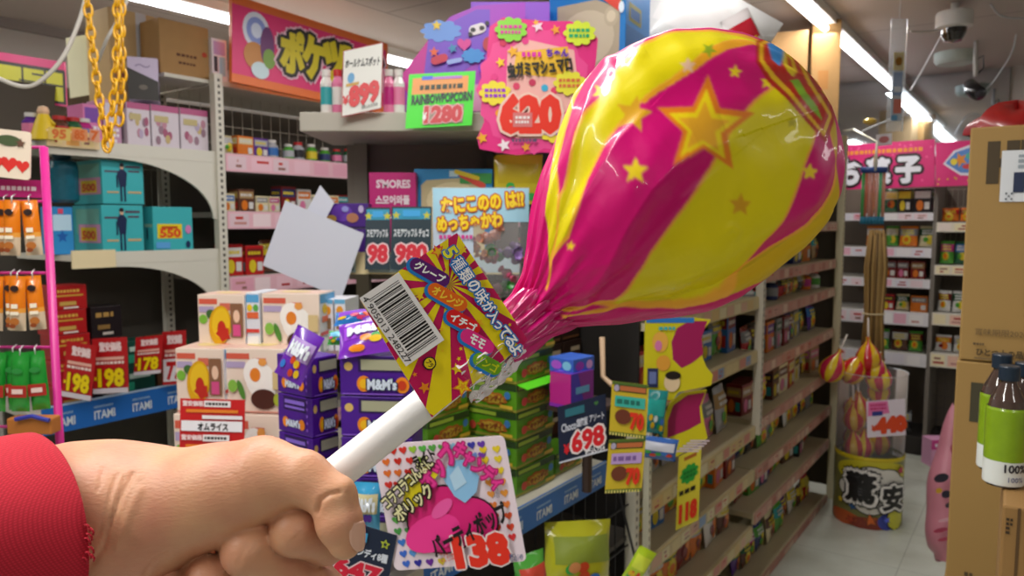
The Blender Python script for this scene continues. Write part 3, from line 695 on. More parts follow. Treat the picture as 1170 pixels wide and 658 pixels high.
off += fold([(622, 322), (640, 290), (664, 245), (690, 200), (712, 168), (742, 130)], 24, 3.2, -1, 8)
off += fold([(660, 345), (720, 290), (780, 225), (830, 185)], 30, 3.5, 1, 10)
off += fold([(655, 350), (700, 349), (770, 347), (822, 332), (880, 300), (940, 250)], 26, -5.0, 1)
off += fold([(700, 300), (760, 300), (800, 282), (850, 256), (900, 230)], 20, 1.8, 0)
off += fold([(826, 262), (836, 256), (842, 262), (838, 274)], 5, 1.3, 0)
off += fold([(690, 345), (730, 332), (790, 320), (830, 300)], 9, 1.2, 0)
off += fold([(845, 205), (835, 230), (838, 250)], 8, 0.9, 0)
off += fold([(690, 66), (706, 84), (722, 72), (740, 60)], 9, 1.6, 0)
off += fold([(650, 330), (690, 268), (735, 205), (760, 160)], 12, 1.0, 0)
off += fold([(744, 45), (735, 62), (720, 80)], 6, 1.0, 0)
off += fold([(600, 372), (630, 330), (655, 310)], 10, 1.8, 0)
off += fold([(590, 340), (605, 320), (622, 290)], 7, 1.2, 0)
off += fold([(930, 160), (938, 200), (935, 240)], 8, 1.4, 0)
off += fold([(905, 262), (930, 236), (950, 205)], 8, 1.6, 0)
off += fold([(860, 60), (885, 90), (910, 130), (930, 160)], 10, 1.2, 0)
off += fold([(790, 250), (812, 220), (840, 190)], 16, 0.9, 0)
# small crumples
def vnoise(sx, sy, s, seed):
    r = np.random.RandomState(seed); g = r.rand(64, 64) * 2 - 1; X = sx / s; Y = sy / s
    xi = np.floor(X).astype(int); yi = np.floor(Y).astype(int); fx = X - xi; fy = Y - yi; fx = fx * fx * (3 - 2 * fx); fy = fy * fy * (3 - 2 * fy)
    G_ = lambda i, j: g[i % 64, j % 64]
    return (G_(xi, yi) * (1 - fx) + G_(xi + 1, yi) * fx) * (1 - fy) + (G_(xi, yi + 1) * (1 - fx) + G_(xi + 1, yi + 1) * fx) * fy
ua = Ag; ub = Pg * 130
big = vnoise(ua, ub, 55, 1) * 0.0016 + vnoise(ua, ub, 26, 2) * 0.0006
cr1 = (0.5 - np.abs(vnoise(ua * 0.7, ub, 30, 3))) * 0.0010 * np.exp(-Ag / 140) + (0.5 - np.abs(vnoise(ua * 0.4, ub, 13, 5))) * 0.0016 * np.exp(-np.clip(Ag, 0, None) / 60)
seam_k = (1 - np.abs(np.sin(Pg * 1.0)) * 0)
off += (big + cr1) * np.clip((Ag + 30) / 60, 0.4, 1) * np.clip((413 - Ag) / 60, 0, 1)
P3 = P3 + nor * off[..., None]
# printed pattern: stripes that run from neck to crown, stars, a raised logo strip
sx, sy, _ = proj(P3)
def to_an(p): dx, dy = p[0] - LX0, p[1] - LY0; return dx * AX[0] + dy * AX[1], dx * NX[0] + dy * NX[1]
def phi_line(pts):
    L_ = sorted((a, math.acos(max(-1, min(1, (n - np.interp(a, aa, cc)) / np.interp(a, aa, rs_))))) for a, n in map(to_an, pts))
    return np.interp(A_, [x[0] for x in L_], [x[1] for x in L_])
B0 = phi_line([(628, 292), (642, 238), (643, 215), (645, 190), (663, 129), (690, 58), (720, 40)])
B1 = phi_line([(622, 318), (641, 246), (652, 225), (668, 173), (693, 129), (729, 72), (764, 47), (790, 39), (860, 44)])
B2 = phi_line([(624, 330), (632, 298), (652, 275), (668, 242), (678, 214), (696, 182), (724, 144), (748, 122), (775, 102), (800, 84), (827, 60), (864, 48), (900, 70)])
B2b = phi_line([(624, 330), (632, 298), (652, 275), (668, 242), (678, 214), (696, 182), (724, 144), (748, 122), (775, 103), (800, 88), (830, 68), (864, 54), (902, 78)])
B3 = phi_line([(640, 352), (672, 345), (701, 343), (740, 286), (770, 246), (812, 192), (854, 133), (890, 101), (915, 96)])
B4 = phi_line([(640, 356), (672, 350), (705, 347), (770, 346), (822, 329), (858, 290), (890, 245), (915, 190), (931, 146), (932, 120)])
B5 = phi_line([(640, 357), (705, 348), (770, 347), (826, 330), (849, 303), (923, 255), (955, 196), (945, 130)])
B6 = phi_line([(700, 352), (770, 350), (830, 334), (880, 312), (930, 270), (955, 225), (955, 170)])
hexc = lambda h: np.array(lin(h))
MAG, YEL, ORG, RED_ = hexc('d40072'), hexc('e8d804'), hexc('f2a01c'), hexc('c01818')
BM1 = phi_line([(618, 318), (624, 290), (630, 247), (633, 215), (636, 190), (650, 135), (672, 80), (700, 52)])
tp = np.clip((A_ - 38) / 55, 0, 1) ** 0.8; B1 = B2 - (B2 - B1) * tp; B0 = B1 - (B1 - B0) * np.clip((A_ - 80) / 30, 0, 1); BM1 = np.minimum(B0 - (B0 - np.minimum(BM1, B0)) * np.clip((A_ - 38) / 30, 0, 1), B0)
B4 = B3 + (B4 - B3) * np.clip((A_ - 62) / 25, 0, 1)
B6 = B5 + (np.minimum(B6, 3.05) - B5) * np.clip((A_ - 175) / 90, 0, 1)
bounds = [BM1, B0, B1, B2, B3, B4, B5, B6]
colr = np.zeros(Ag.shape + (3,)); colr[:] = MAG
seq = [MAG, YEL, MAG, YEL, MAG, YEL, MAG, hexc('d9b414'), MAG]  # lowest yellow stripe is the same yellow with underside shade painted in
edges_ = [np.zeros(NA)] + bounds + [np.full(NA, PI)]
lo_e = np.maximum.accumulate(np.stack(edges_), 0)
for k in range(len(seq)):
    m_ = (Pg >= lo_e[k][:, None]) & (Pg < lo_e[k + 1][:, None]); colr[m_] = seq[k]
back = Pg > PI
st_ = (np.floor((Pg - PI) / (PI / 7)).astype(int) % 2 == 1); colr[back & st_] = YEL
for B in (B0, B1, B2, B3, B4, B5):
    w_ = 1.6 / np.maximum(Rg, 20) / np.maximum(np.sin(B)[:, None], 0.35)
    m_ = (np.abs(Pg - B[:, None]) < w_) & (Ag > 25); colr[m_] = hexc('f7b23a')
m_ = (Pg > B2[:, None]) & (Pg < B2b[:, None] + 0.03) & (Ag > 230); colr[m_] = hexc('f0a81e')
near = np.sin(Pg) > 0.02
def in_star(cx, cy, r, a, q=0.45, sqx=1.0):
    dx = (sx - cx) / sqx; dy = sy - cy; rr_ = np.hypot(dx, dy); an = (np.arctan2(dx, -dy) - a) % (2 * PI / 5); an = np.minimum(an, 2 * PI / 5 - an)
    # edge from tip (r,0) to notch (r*q, pi/5)
    x1, y1 = r, 0.0; x2, y2 = r * q * math.cos(PI / 5), r * q * math.sin(PI / 5)
    X = rr_ * np.cos(an); Y = rr_ * np.sin(an)
    return ((x2 - x1) * (Y - y1) - (y2 - y1) * (X - x1) > 0) & near & (rr_ < r)
R_ = math.radians
for (x, y, r, a, c) in ((724, 130, 22, 12, 'e0a81e'), (846, 234, 14, 4, 'dba21c'), (810, 57, 9, 30, '8fa81c'), (786, 75, 10, 0, 'e8bfa0'), (905, 140, 7, 0, 'c0b418'), (652, 281, 6, 10, 'f2d21c')):
    colr[in_star(x, y, r, R_(a))] = hexc(c)
for (x, y, r, a) in ((687, 105, 11, 30), (726, 195, 16, 2), (833, 75, 8, 8), (866, 87, 9, 8), (911, 178, 9, 2), (840.5, 82, 0.1, 0), (941, 215, 0.1, 0), (925, 196, 10, 5)):
    if r < 1: continue
    if (x, y) in ((833, 75), (911, 178)): x, y = {833: (840, 82), 911: (926, 197)}[x]; 
    if (x, y) == (866, 87): x, y = 877, 94
    colr[in_star(x, y, r, R_(a))] = hexc('f6d81e')
colr[in_star(806, 144, 59, R_(3))] = hexc('ee8420'); colr[in_star(805, 145, 44, R_(3))] = hexc('f8dc14'); colr[in_star(804, 146, 31, R_(3))] = hexc('f0b028')
NB = near
def in_poly(pts):
    ins = np.zeros(sx.shape, bool); n = len(pts)
    for i in range(n):
        (x1, y1), (x2, y2) = pts[i], pts[(i + 1) % n]
        if y1 == y2: continue
        c = ((y1 > sy) != (y2 > sy)) & (sx < (x2 - x1) * (sy - y1) / (y2 - y1) + x1); ins ^= c
    return ins & NB
LOGO = [('b81a10', [(864, 47), (886, 38), (904, 44), (918, 64), (930, 90), (942, 108), (956, 130), (944, 164), (922, 140), (899, 113), (878, 94), (864, 72)]),
        ('f3c218', [(868, 49), (886, 41), (902, 48), (914, 66), (926, 92), (939, 112), (951, 131), (942, 156), (922, 133), (901, 108), (882, 90), (868, 70)]),
        ('c4200f', [(872, 51), (887, 44), (900, 52), (911, 68), (923, 95), (936, 115), (947, 132), (940, 149), (922, 127), (903, 103), (886, 86), (872, 68)]),
        ('3a8fd8', [(877, 50), (888, 45), (896, 52), (895, 66), (891, 76), (882, 68)]), ('f0d21c', [(897, 54), (905, 64), (911, 82), (906, 88), (899, 80), (894, 70)]), ('c4200f', [(899, 62), (904, 68), (906, 78), (900, 74)]),
        ('8cc02a', [(903, 92), (912, 90), (922, 106), (934, 122), (940, 138), (926, 124), (912, 106)])]
for c, pts in LOGO: colr[in_poly(pts)] = hexc(c)
for _ in range(2):
    colr = 0.5 * colr + 0.25 * (np.roll(colr, 1, 1) + np.roll(colr, -1, 1)); up_ = np.concatenate([colr[1:], colr[-1:]]); dn_ = np.concatenate([colr[:1], colr[:-1]]); colr = 0.5 * colr + 0.25 * (up_ + dn_)
vs_ = P3.reshape(-1, 3); ii = np.arange(NA - 1)[:, None] * NP; jj = np.arange(NP)[None, :]; j2 = (jj + 1) % NP
quads = np.stack([ii + jj, ii + j2, ii + NP + j2, ii + NP + jj], -1).reshape(-1, 4)
me = bpy.data.meshes.new('wrapper'); me.vertices.add(len(vs_)); me.vertices.foreach_set('co', vs_.ravel())
me.loops.add(quads.size); me.loops.foreach_set('vertex_index', quads.ravel().astype(np.int32)); me.polygons.add(len(quads))
me.polygons.foreach_set('loop_start', (np.arange(len(quads)) * 4).astype(np.int32)); me.polygons.foreach_set('use_smooth', np.ones(len(quads), bool))
me.update(calc_edges=True); me.validate()
ca = me.color_attributes.new('print', 'FLOAT_COLOR', 'POINT'); ca.data.foreach_set('color', np.concatenate([colr.reshape(-1, 3), np.ones((len(vs_), 1))], 1).ravel().astype(np.float32))
def foil_material():
    m = bpy.data.materials.new('printed_film'); m.use_nodes = True; nt = m.node_tree; b = nt.nodes['Principled BSDF']; L = nt.links.new
    a = nt.nodes.new('ShaderNodeAttribute'); a.attribute_name = 'print'; L(a.outputs['Color'], b.inputs['Base Color'])
    b.inputs['Roughness'].default_value = 0.42; b.inputs['Specular IOR Level'].default_value = 0.25; b.inputs['Coat Weight'].default_value = 0.24; b.inputs['Coat Roughness'].default_value = 0.06
    tc = nt.nodes.new('ShaderNodeTexCoord'); n = nt.nodes.new('ShaderNodeTexNoise'); n.inputs['Scale'].default_value = 60; n.inputs['Detail'].default_value = 2
    n.inputs['Distortion'].default_value = 0.6; L(tc.outputs['Object'], n.inputs['Vector'])
    bp = nt.nodes.new('ShaderNodeBump'); bp.inputs['Strength'].default_value = 0.25; bp.inputs['Distance'].default_value = 0.0015
    L(n.outputs['Fac'], bp.inputs['Height']); L(bp.outputs[0], b.inputs['Normal']); L(bp.outputs[0], b.inputs['Coat Normal'])
    return m
FOIL = foil_material(); me.materials.append(FOIL)
lolly = empty('giant_lollipop', PD(391, 536, 0.352), label='giant wrapped lollipop with pink and yellow striped balloon wrapper, held by the hand', cat='lollipop')
def keep(o, parent):
    o.parent = parent; o.matrix_parent_inverse = Matrix.Translation(parent.location).inverted(); return o
body = bpy.data.objects.new('wrapper', me); COL.objects.link(body); keep(body, lolly); body['label'] = 'glossy magenta and yellow striped wrapper with stars'
# stick
stk = MB(); s0, s1 = PD(352, 567, 0.345), PD(622, 352, 0.400)
stk.tube([s0 + (s1 - s0) * k for k in (0, 0.02, 0.98, 1)], [0.0070, 0.0084, 0.0084, 0.0070], mat((246, 246, 244), 0.35, bump=0.1, scale=200), n=28)
keep(stk.build('stick', None, smooth=True), lolly)
# neck film: gathered clear-and-pink wrap that runs down the stick behind the label
nk = MB(); rows = []
e1 = (s1 - s0) / np.linalg.norm(s1 - s0); vw = (s0 - C0) / np.linalg.norm(s0 - C0); e2 = np.cross(e1, vw); e2 /= np.linalg.norm(e2); e3 = np.cross(e1, e2)
for i in range(70):
    u = i / 69; c = s1 + (-e1) * (u * 0.036 + 0.026); row = []
    wn = 0.0125 + 0.0015 * math.sin(u * 3.1) + 0.0015 * u
    for j in range(72):
        a = 2 * PI * j / 72; r = wn * (1 + 0.13 * math.sin(11 * a + 5 * u) + 0.08 * math.sin(23 * a - 14 * u) + 0.05 * math.sin(5 * a + 20 * u))
        row.append(c + e2 * (r * math.cos(a)) + e3 * (r * math.sin(a)))
    rows.append(row)
nk.grid(rows, film((0.95, 0.9, 0.95), 0.0, 0.12), closed_u=True)
keep(nk.build('clear_neck_film', None, smooth=True), lolly)
nk = MB(); rows = []
for i in range(60):
    u = i / 59; c = s1 + (-e1) * (u * 0.056 - 0.022); row = []
    wn = 0.0185 - 0.0065 * u ** 0.7
    for j in range(96):
        a = 2 * PI * j / 96; r = wn * (1 + 0.12 * math.sin(13 * a + 3 * u) + 0.07 * math.sin(27 * a - 8 * u) + 0.04 * math.sin(4 * a + 9 * u))
        row.append(c + e2 * (r * math.cos(a)) + e3 * (r * math.sin(a)))
    rows.append(row)
nk.grid(rows, mat('cf0076', 0.3, coat=0.8), closed_u=True)
keep(nk.build('gathered_neck', None, smooth=True), lolly)
# label flag: laid out in its own plane, x down the writing, y up the letters
LB = MB(); L0 = PD(522, 266, 0.3695); Lx = PD(602, 387, 0.3760) - L0; LL = np.linalg.norm(Lx); Lx /= LL
Ly = L0 - PD(455, 304, 0.361); Ly -= (Ly @ Lx) * Lx; LH = np.linalg.norm(Ly); Ly /= LH; Ln = np.cross(Lx, Ly)
LS = LL / 145.0     # one printed unit ~ one photo pixel
def lab(x, y, e): return L0 + Lx * (x * LS) + Ly * (y * LS) + Ln * e
pr = Print(LB, L0, Lx, Ly, eps=0.00012, rough=0.25, fn=lab)
def patch(x0, x1, y0, y1, c): pr.poly([(x0, y0), (x1, y0), (x1, y1), (x0, y1)], c)
LX1, LY1 = 154.0, -139.0
pr.poly([(0, -78), (4, LY1 + 8), (90, LY1 + 2), (LX1, LY1), (LX1 - 6, -6), (146, 0), (0, 0)], 'c90f5a')
cxr, cyr = 43.0, -40.0; NR = 30
BP = [(0, -78), (4, LY1 + 8), (90, LY1 + 2), (LX1, LY1), (LX1 - 6, -6), (146, 0), (0, 0)]
def clip_ray(a):
    dx, dy = math.cos(a), math.sin(a); best = 1e9
    for (x1, y1), (x2, y2) in zip(BP, BP[1:] + BP[:1]):
        ex_, ey_ = x2 - x1, y2 - y1; den = dx * ey_ - dy * ex_
        if abs(den) < 1e-9: continue
        t = ((x1 - cxr) * ey_ - (y1 - cyr) * ex_) / den; u = ((x1 - cxr) * dy - (y1 - cyr) * dx) / den
        if t > 0 and -1e-6 <= u <= 1 + 1e-6: best = min(best, t)
    return best * 0.998
pts = []; fs = []
for k in range(0, NR, 2):
    base = len(pts); pts.append((cxr, cyr)); m_ = 6
    for jj_ in range(m_ + 1): a = 2 * PI * (k + jj_ / m_ + 0.25) / NR; t = clip_ray(a); pts.append((cxr + math.cos(a) * t, cyr + math.sin(a) * t))
    for jj_ in range(m_): fs.append((base, base + 1 + jj_, base + 2 + jj_))
pr.raw(pts, fs, 'f5e011')
for (x, y, r, c, a) in ((6, -30, 9, 'f0642a', 0.3), (6, -30, 6, 'f7c41a', 0.3), (20, -5, 5, 'f6d21a', 0), (3, -62, 5, 'f0a01c', 0), (36, -75, 5.5, 'f6d21a', 0.2), (57, -82, 4.5, 'b06ae0', 0), (30, -36, 3, 'f6d21a', 0),
                        (66, -6, 2.5, 'f6d21a', 0), (72, -104, 3, 'b06ae0', 0.4), (80, -76, 3, 'f7c41a', 0), (98, -36, 5.5, 'f6c01a', 0.3), (122, -127, 7, 'f0901c', 0.2), (118, -78, 3, 'f6d21a', 0.2), (134, -68, 2.6, 'b06ae0', 0),
                        (126, -86, 7, 'f6d21a', 0), (100, -88, 2.4, 'f6d21a', 0), (146, -92, 12, 'ee8420', 0.2), (146, -92, 8.5, 'f8dc14', 0.2), (146, -92, 5, 'f0a81c', 0.2), (110, -70, 2.6, 'f6d21a', 0), (148, -34, 2.4, 'f6d21a', 0), (120, -8, 2.4, 'f6d21a', 0), (104, -128, 3, 'f0901c', 0)):
    pr.star(x, y, r, c, a); pr.k -= 0.8
pr.k += 1; k0 = pr.k
for (x, y, w, s, c, tc) in ((20, -51, 49, 'グレープ', '5b1470', 'ffffff'), (54, -50, 49, 'オレンジ', 'ee6c12', 'ffd83a'), (87, -51, 42, 'イチゴ', 'e21b1f', 'ffffff'), (114, -50, 42, 'モモ', 'ec2f8e', 'ffffff'), (141, -55, 36, 'リンゴ', '6fae1f', 'd8e81c')):
    aa_ = 0.47; pr.k = k0
    pr.pill(x - 0.5, y - 2.6, w + 3, 19, '1f7fd0', aa_); pr.pill(x, y, w, 16, c, aa_); pr.text(s, x, y, w * (0.74 if len(s) > 2 else 0.42), 9.6, tc, aa_, off=0.04)
    k0 += 1.2
for i, (ch, xx, yy_) in enumerate((('5', 14, -20), ('種', 30, -19.5), ('類', 45, -19.5), ('の', 60, -18.5), ('味', 75, -18), ('が', 89, -17.5), ('入', 101, -19), ('っ', 112, -21), ('て', 123, -19), ('る', 135, -18), ('よ', 146, -18.5))):
    wch = 9.5 if i == 0 else (13.5 if ch in '種類味' else (11.5 if ch != 'っ' else 8)); hh_ = 15 if i == 0 else (15.5 if ch in '種類味' else (13 if ch != 'っ' else 8))
    for q2 in range(8): pr.k = 22 + q2 * 0.12; pr.text(ch, xx + 1.7 * math.cos(q2 * PI / 4), yy_ + 1.7 * math.sin(q2 * PI / 4), wch, hh_, '0f74c8', 0, off=0.02)
    pr.k = 24; pr.text(ch, xx, yy_, wch, hh_, 'f0ee2a' if i == 0 else 'ffffff', 0, off=0.0 if ch == '種' else (0.012 if ch in '類味' else 0.03))
pr.k = 12
bx0, bx1, by0, by1 = 1.0, 91.0, -131.0, -80.0
patch(bx0, bx1, by0, by1, 'f4f2f2')
bars = []; x = 8.0; rb = random.Random(4)
while x < 85:
    w = rb.choice([0.7, 0.7, 1.2, 1.8, 2.4]); bars.append((x, by0 + (10.5 if 12 < x < 80 else 7), x + w, by1 - 5)); x += w + rb.choice([0.8, 1.0, 1.5, 2.2])
pr.rects(bars, '111111')
pr.text('4 905013 248227', 46, by0 + 5.0, 86, 6.6, '1a1a1a', 0)
pr.pill(103, -108, 15, 15, '181818', 0); pr.pill(103, -108, 12, 12, 'e8cf14', 0); pr.text('プラ', 103, -108, 8.5, 6, '181818', 0, off=0.02)
lb_ = LB.build('label_flag', None); keep(lb_, lolly)
lb_['label'] = 'striped paper flag with barcode and flavour names'
# plain reverse of the flag
rv = MB(); n_ = len(BP); rv.add([lab(x, y, -0.0002) for x, y in BP] + [lab(x, y, -0.0009) for x, y in BP], [tuple(range(n_ - 1, -1, -1)), tuple(range(2 * n_ - 1, n_ - 1, -1))] + [(i, (i + 1) % n_, (i + 1) % n_ + n_, i + n_) for i in range(n_)], mat('e8e4e0', 0.4))
rv_o = rv.build('label_back', None); rv_o.parent = lb_; rv_o.matrix_parent_inverse = lb_.matrix_world.inverted() if False else Matrix.Identity(4)
# ================================================================= goods and signs
class Px:
    """an upright box seen in the photo between px x0..x1 and y0..y1, front at depth d, front edge along angle e"""
    def __init__(self, x0, x1, y0, y1, d, e=0.0, thick=0.1, zb=None):
        A = PD(x0, y1, d); dr = np.array([math.cos(e), math.sin(e), 0]); n = np.array([-dr[1], dr[0], 0])
        r = ray(x1, y1); k = (A - C0).dot(n) / r.dot(n); B = C0 + r * k; self.w = float((B - A).dot(dr))
        r2 = ray(x0, y0); k2 = (A - C0).dot(n) / r2.dot(n); T_ = C0 + r2 * k2; self.h = float(T_[2] - A[2])
        if zb is not None: self.h = float(T_[2] - zb); A = np.array([A[0], A[1], zb])
        self.A = A; self.e = e; self.t = thick; self.W = float(x1 - x0); self.H = float(y1 - y0); self.x0 = x0; self.y1 = y1
        self.M = Matrix.Translation(Vector(A)) @ Matrix.Rotation(e, 4, 'Z')
    def front(self, mb, eps=0.0005, rough=0.4, y=0.0):
        return Print(mb, (0, y, 0), (self.w / self.W, 0, 0), (0, 0, self.h / self.H), eps, rough)
    def left(self, mb, eps=0.0005, rough=0.4):
        return Print(mb, (0, self.t, 0), (0, -self.t / 100, 0), (0, 0, self.h / 100), eps, rough)
    def right(self, mb, eps=0.0005, rough=0.4):
        return Print(mb, (self.w, 0, 0), (0, self.t / 100, 0), (0, 0, self.h / 100), eps, rough)
    def top(self, mb, eps=0.0005, rough=0.4):
        return Print(mb, (0, 0, self.h), (self.w / 100, 0, 0), (0, self.t / 100, 0), eps, rough)
    def shell(self, mb, c, bev=0.0012, rough=0.4, **k):
        mb.box(0, self.w, 0, self.t, 0, self.h, mat(c, rough, **k), bev=bev)
    def place(self, mb, name, label, cat, group=None, smooth=False):
        o = mb.build(name, M=self.M, smooth=smooth); return tag(o, label, cat, group)
class Card:
    """a thin printed card from its photo corners TL, TR, BR, BL and depth(s); unit = photo px, origin at BL"""
    def __init__(self, TL, TR, BR, BL, d, base='ffffff', thick=0.0012, round_=0.0, dl=None, rough=0.4):
        dl = d if dl is None else dl; self.mb = MB()
        P0, P1, P2, P3_ = PD(*BL, d), PD(*BR, dl), PD(*TR, dl), PD(*TL, d)
        self.W = math.dist(BL, BR); self.H = math.dist(TL, BL); self.org = P0
        ex = (P1 - P0) / self.W; ey = ((P3_ - P0) + (P2 - P1)) / 2 / self.H
        n = np.cross(ex, ey); n /= np.linalg.norm(n); self.n = n
        self.p = Print(self.mb, (0, 0, 0), ex, ey, 0.0005, rough)
        w, h = self.W, self.H; r = round_
        if base:
            if r: out = [(x + r * math.cos(a), y + r * math.sin(a)) for (x, y, a0) in ((w - r, h - r, 0), (r, h - r, 90), (r, r, 180), (w - r, r, 270)) for a in [math.radians(a0 + q_ * 22.5) for q_ in range(5)]]
            else: out = [(0, 0), (w, 0), (w, h), (0, h)]
            self.outline(out, base, thick, rough)
    def outline(self, out, base, thick=0.0012, rough=0.4):
        pr = self.p; f = [pr.ex * x + pr.ey * y for x, y in out]; b = [q_ - self.n * thick for q_ in f]; k = len(out)
        c = sum(f) / k; cb = sum(b) / k
        self.mb.add(f + b + [c, cb], [(i, (i + 1) % k, 2 * k) for i in range(k)] + [((i + 1) % k + k, i + k, 2 * k + 1) for i in range(k)] + [(i, i + k, (i + 1) % k + k, (i + 1) % k) for i in range(k)], mat(base, rough))
    def place(self, name, label, cat, group=None, parent=None):
        o = self.mb.build(name, loc=self.org)
        if parent is not None: o.parent = parent; o.matrix_parent_inverse = parent.matrix_world.inverted(); return o
        return tag(o, label, cat, group)
def scribble(p, x0, y0, x1, y1, rows, c, seed=0):
    """unreadably small print: short dashes in rows"""
    rr = random.Random(seed); rs = []; h = (y1 - y0) / rows
    for r in range(rows):
        x = x0
        while x < x1 - h * 0.4:
            w = h * rr.uniform(0.35, 0.8); rs.append((x, y0 + r * h + h * 0.2, min(x + w, x1), y0 + (r + 1) * h - h * 0.2)); x += w + h * 0.2
    p.rects(rs, c)
CN = {'red': 'b81f22', 'dark red': '7a1a1c', 'orange': 'd8741c', 'yellow': 'dcc62a', 'green': '4e9a34', 'dark green': '1f5a38', 'blue': '2f6cb4', 'dark blue': '222f66', 'purple': '5a2a8c', 'pink': 'd878a0',
      'magenta': 'b8247c', 'brown': '5c3424', 'black': '1f1c22', 'white': 'd8d6d2', 'cream': 'dccfa4', 'grey': '8a8a8c', 'teal': '2a9aa0', 'silver': 'a9acb2', 'tan': 'a98a5c'}
CNAMES = list(CN)
MESHC = {}
def pouch_mesh(ca, cb, w, h, d, seed, glossy=0.25, clear=False):
    key = (ca, cb, round(w, 2), round(h, 2), round(d, 2), seed, clear)
    if key in MESHC: return MESHC[key]
    rr = random.Random(seed); m = MB(); N, Mv = 10, 12; base = mat(CN[ca], glossy, coat=0.4)
    def th(u, v): return d / 2 * (max(0, math.sin(PI * u)) ** 0.45) * (max(0, math.sin(PI * min(max((v - 0.05) / 0.9, 0), 1))) ** 0.5) * (1 + 0.12 * math.sin(7 * u + seed) * math.sin(9 * v + seed))
    def pt(u, v, s): wd = w / 2 * (1 - 0.05 * math.sin(PI * v)); return ((u - 0.5) * 2 * wd, s * th(u, v) + d / 2, v * h)
    for s in (-1, 1): m.grid([[pt(j / N, i / Mv, s) for j in range(N + 1)] for i in range(Mv + 1)], base)
    fn = lambda x, y, e: (lambda q_: (q_[0], q_[1] - e, q_[2]))(pt(min(max(x, 0), 1), min(max(y, 0), 1), -1))
    p = Print(m, (0, 0, 0), (1, 0, 0), (0, 0, 1), 0.0012, glossy, fn); p.maxe = 0.16
    def strip(y0, y1, c):
        pts = [(j / N, y) for y in (y0, (y0 + y1) / 2, y1) for j in range(N + 1)]; fs = [(r * (N + 1) + j, r * (N + 1) + j + 1, (r + 1) * (N + 1) + j + 1, (r + 1) * (N + 1) + j) for r in range(2) for j in range(N)]; p.raw(pts, fs, c)
    strip(0.52, 0.86, CN[cb]); p.burst(0.5 + rr.uniform(-.1, .1), 0.32, 0.26, CN[rr.choice(['yellow', 'white', 'cream', 'orange'])], k=10, sy=w / h * 1.0 + 0.2)
    p.ell(0.45 + rr.uniform(-.1, .1), 0.32, 0.15, 0.12, CN[rr.choice(['brown', 'red', 'green', 'orange', 'dark red'])]); scribble(p, 0.14, 0.56, 0.86, 0.82, 2, CN[rr.choice(['white', 'yellow', 'red'])], seed)
    me = m.mesh('pouch', True); MESHC[key] = me; return me
def carton_mesh(ca, cb, w, h, d, seed):
    key = ('c', ca, cb, round(w, 2), round(h, 2), round(d, 2), seed)
    if key in MESHC: return MESHC[key]
    rr = random.Random(seed); m = MB(); m.box(-w / 2, w / 2, 0, d, 0, h, mat(CN[ca], 0.35), bev=0.0012)
    for (O, ex) in (((-w / 2, 0, 0), (w, 0, 0)), ((-w / 2, d, 0), (0, -d, 0)), ((w / 2, 0, 0), (0, d, 0))):
        p = Print(m, O, ex, (0, 0, h), 0.0006); p.rect(0.06, 0.60, 0.94, 0.90, CN[cb]); scribble(p, 0.12, 0.66, 0.88, 0.84, 1, CN[rr.choice(['white', 'yellow', 'cream'])], seed)
        p.ell(0.36, 0.30, 0.2, 0.22, CN[rr.choice(['orange', 'cream', 'brown', 'yellow', 'pink'])]); p.rect(0.62, 0.14, 0.9, 0.44, CN[rr.choice(['white', 'cream', 'red', 'teal'])])
    me = m.mesh('carton', False); MESHC[key] = me; return me
def jar_mesh(ca, cb, r, h, seed):
    key = ('j', ca, cb, round(r, 3), round(h, 2), seed)
    if key in MESHC: return MESHC[key]
    m = MB(); B_, Lb, Cp = mat(CN[ca], 0.2, coat=0.3), mat(CN[cb], 0.4), mat(CN['red' if seed % 3 else 'white'], 0.4)
    M_ = Matrix.Translation((0, r, 0))
    m.lathe([(0, 0), (r * 0.9, 0), (r, h * 0.04), (r, h * 0.2), (r * 1.01, h * 0.2), (r * 1.01, h * 0.6), (r, h * 0.6), (r, h * 0.68), (r * 0.62, h * 0.82), (r * 0.62, h * 0.85), (r * 0.7, h * 0.85), (r * 0.7, h), (0, h)],
            [B_, B_, B_, Lb, Lb, Lb, B_, B_, B_, Cp, Cp, Cp], 16, M_)
    me = m.mesh('bottle', True); MESHC[key] = me; return me
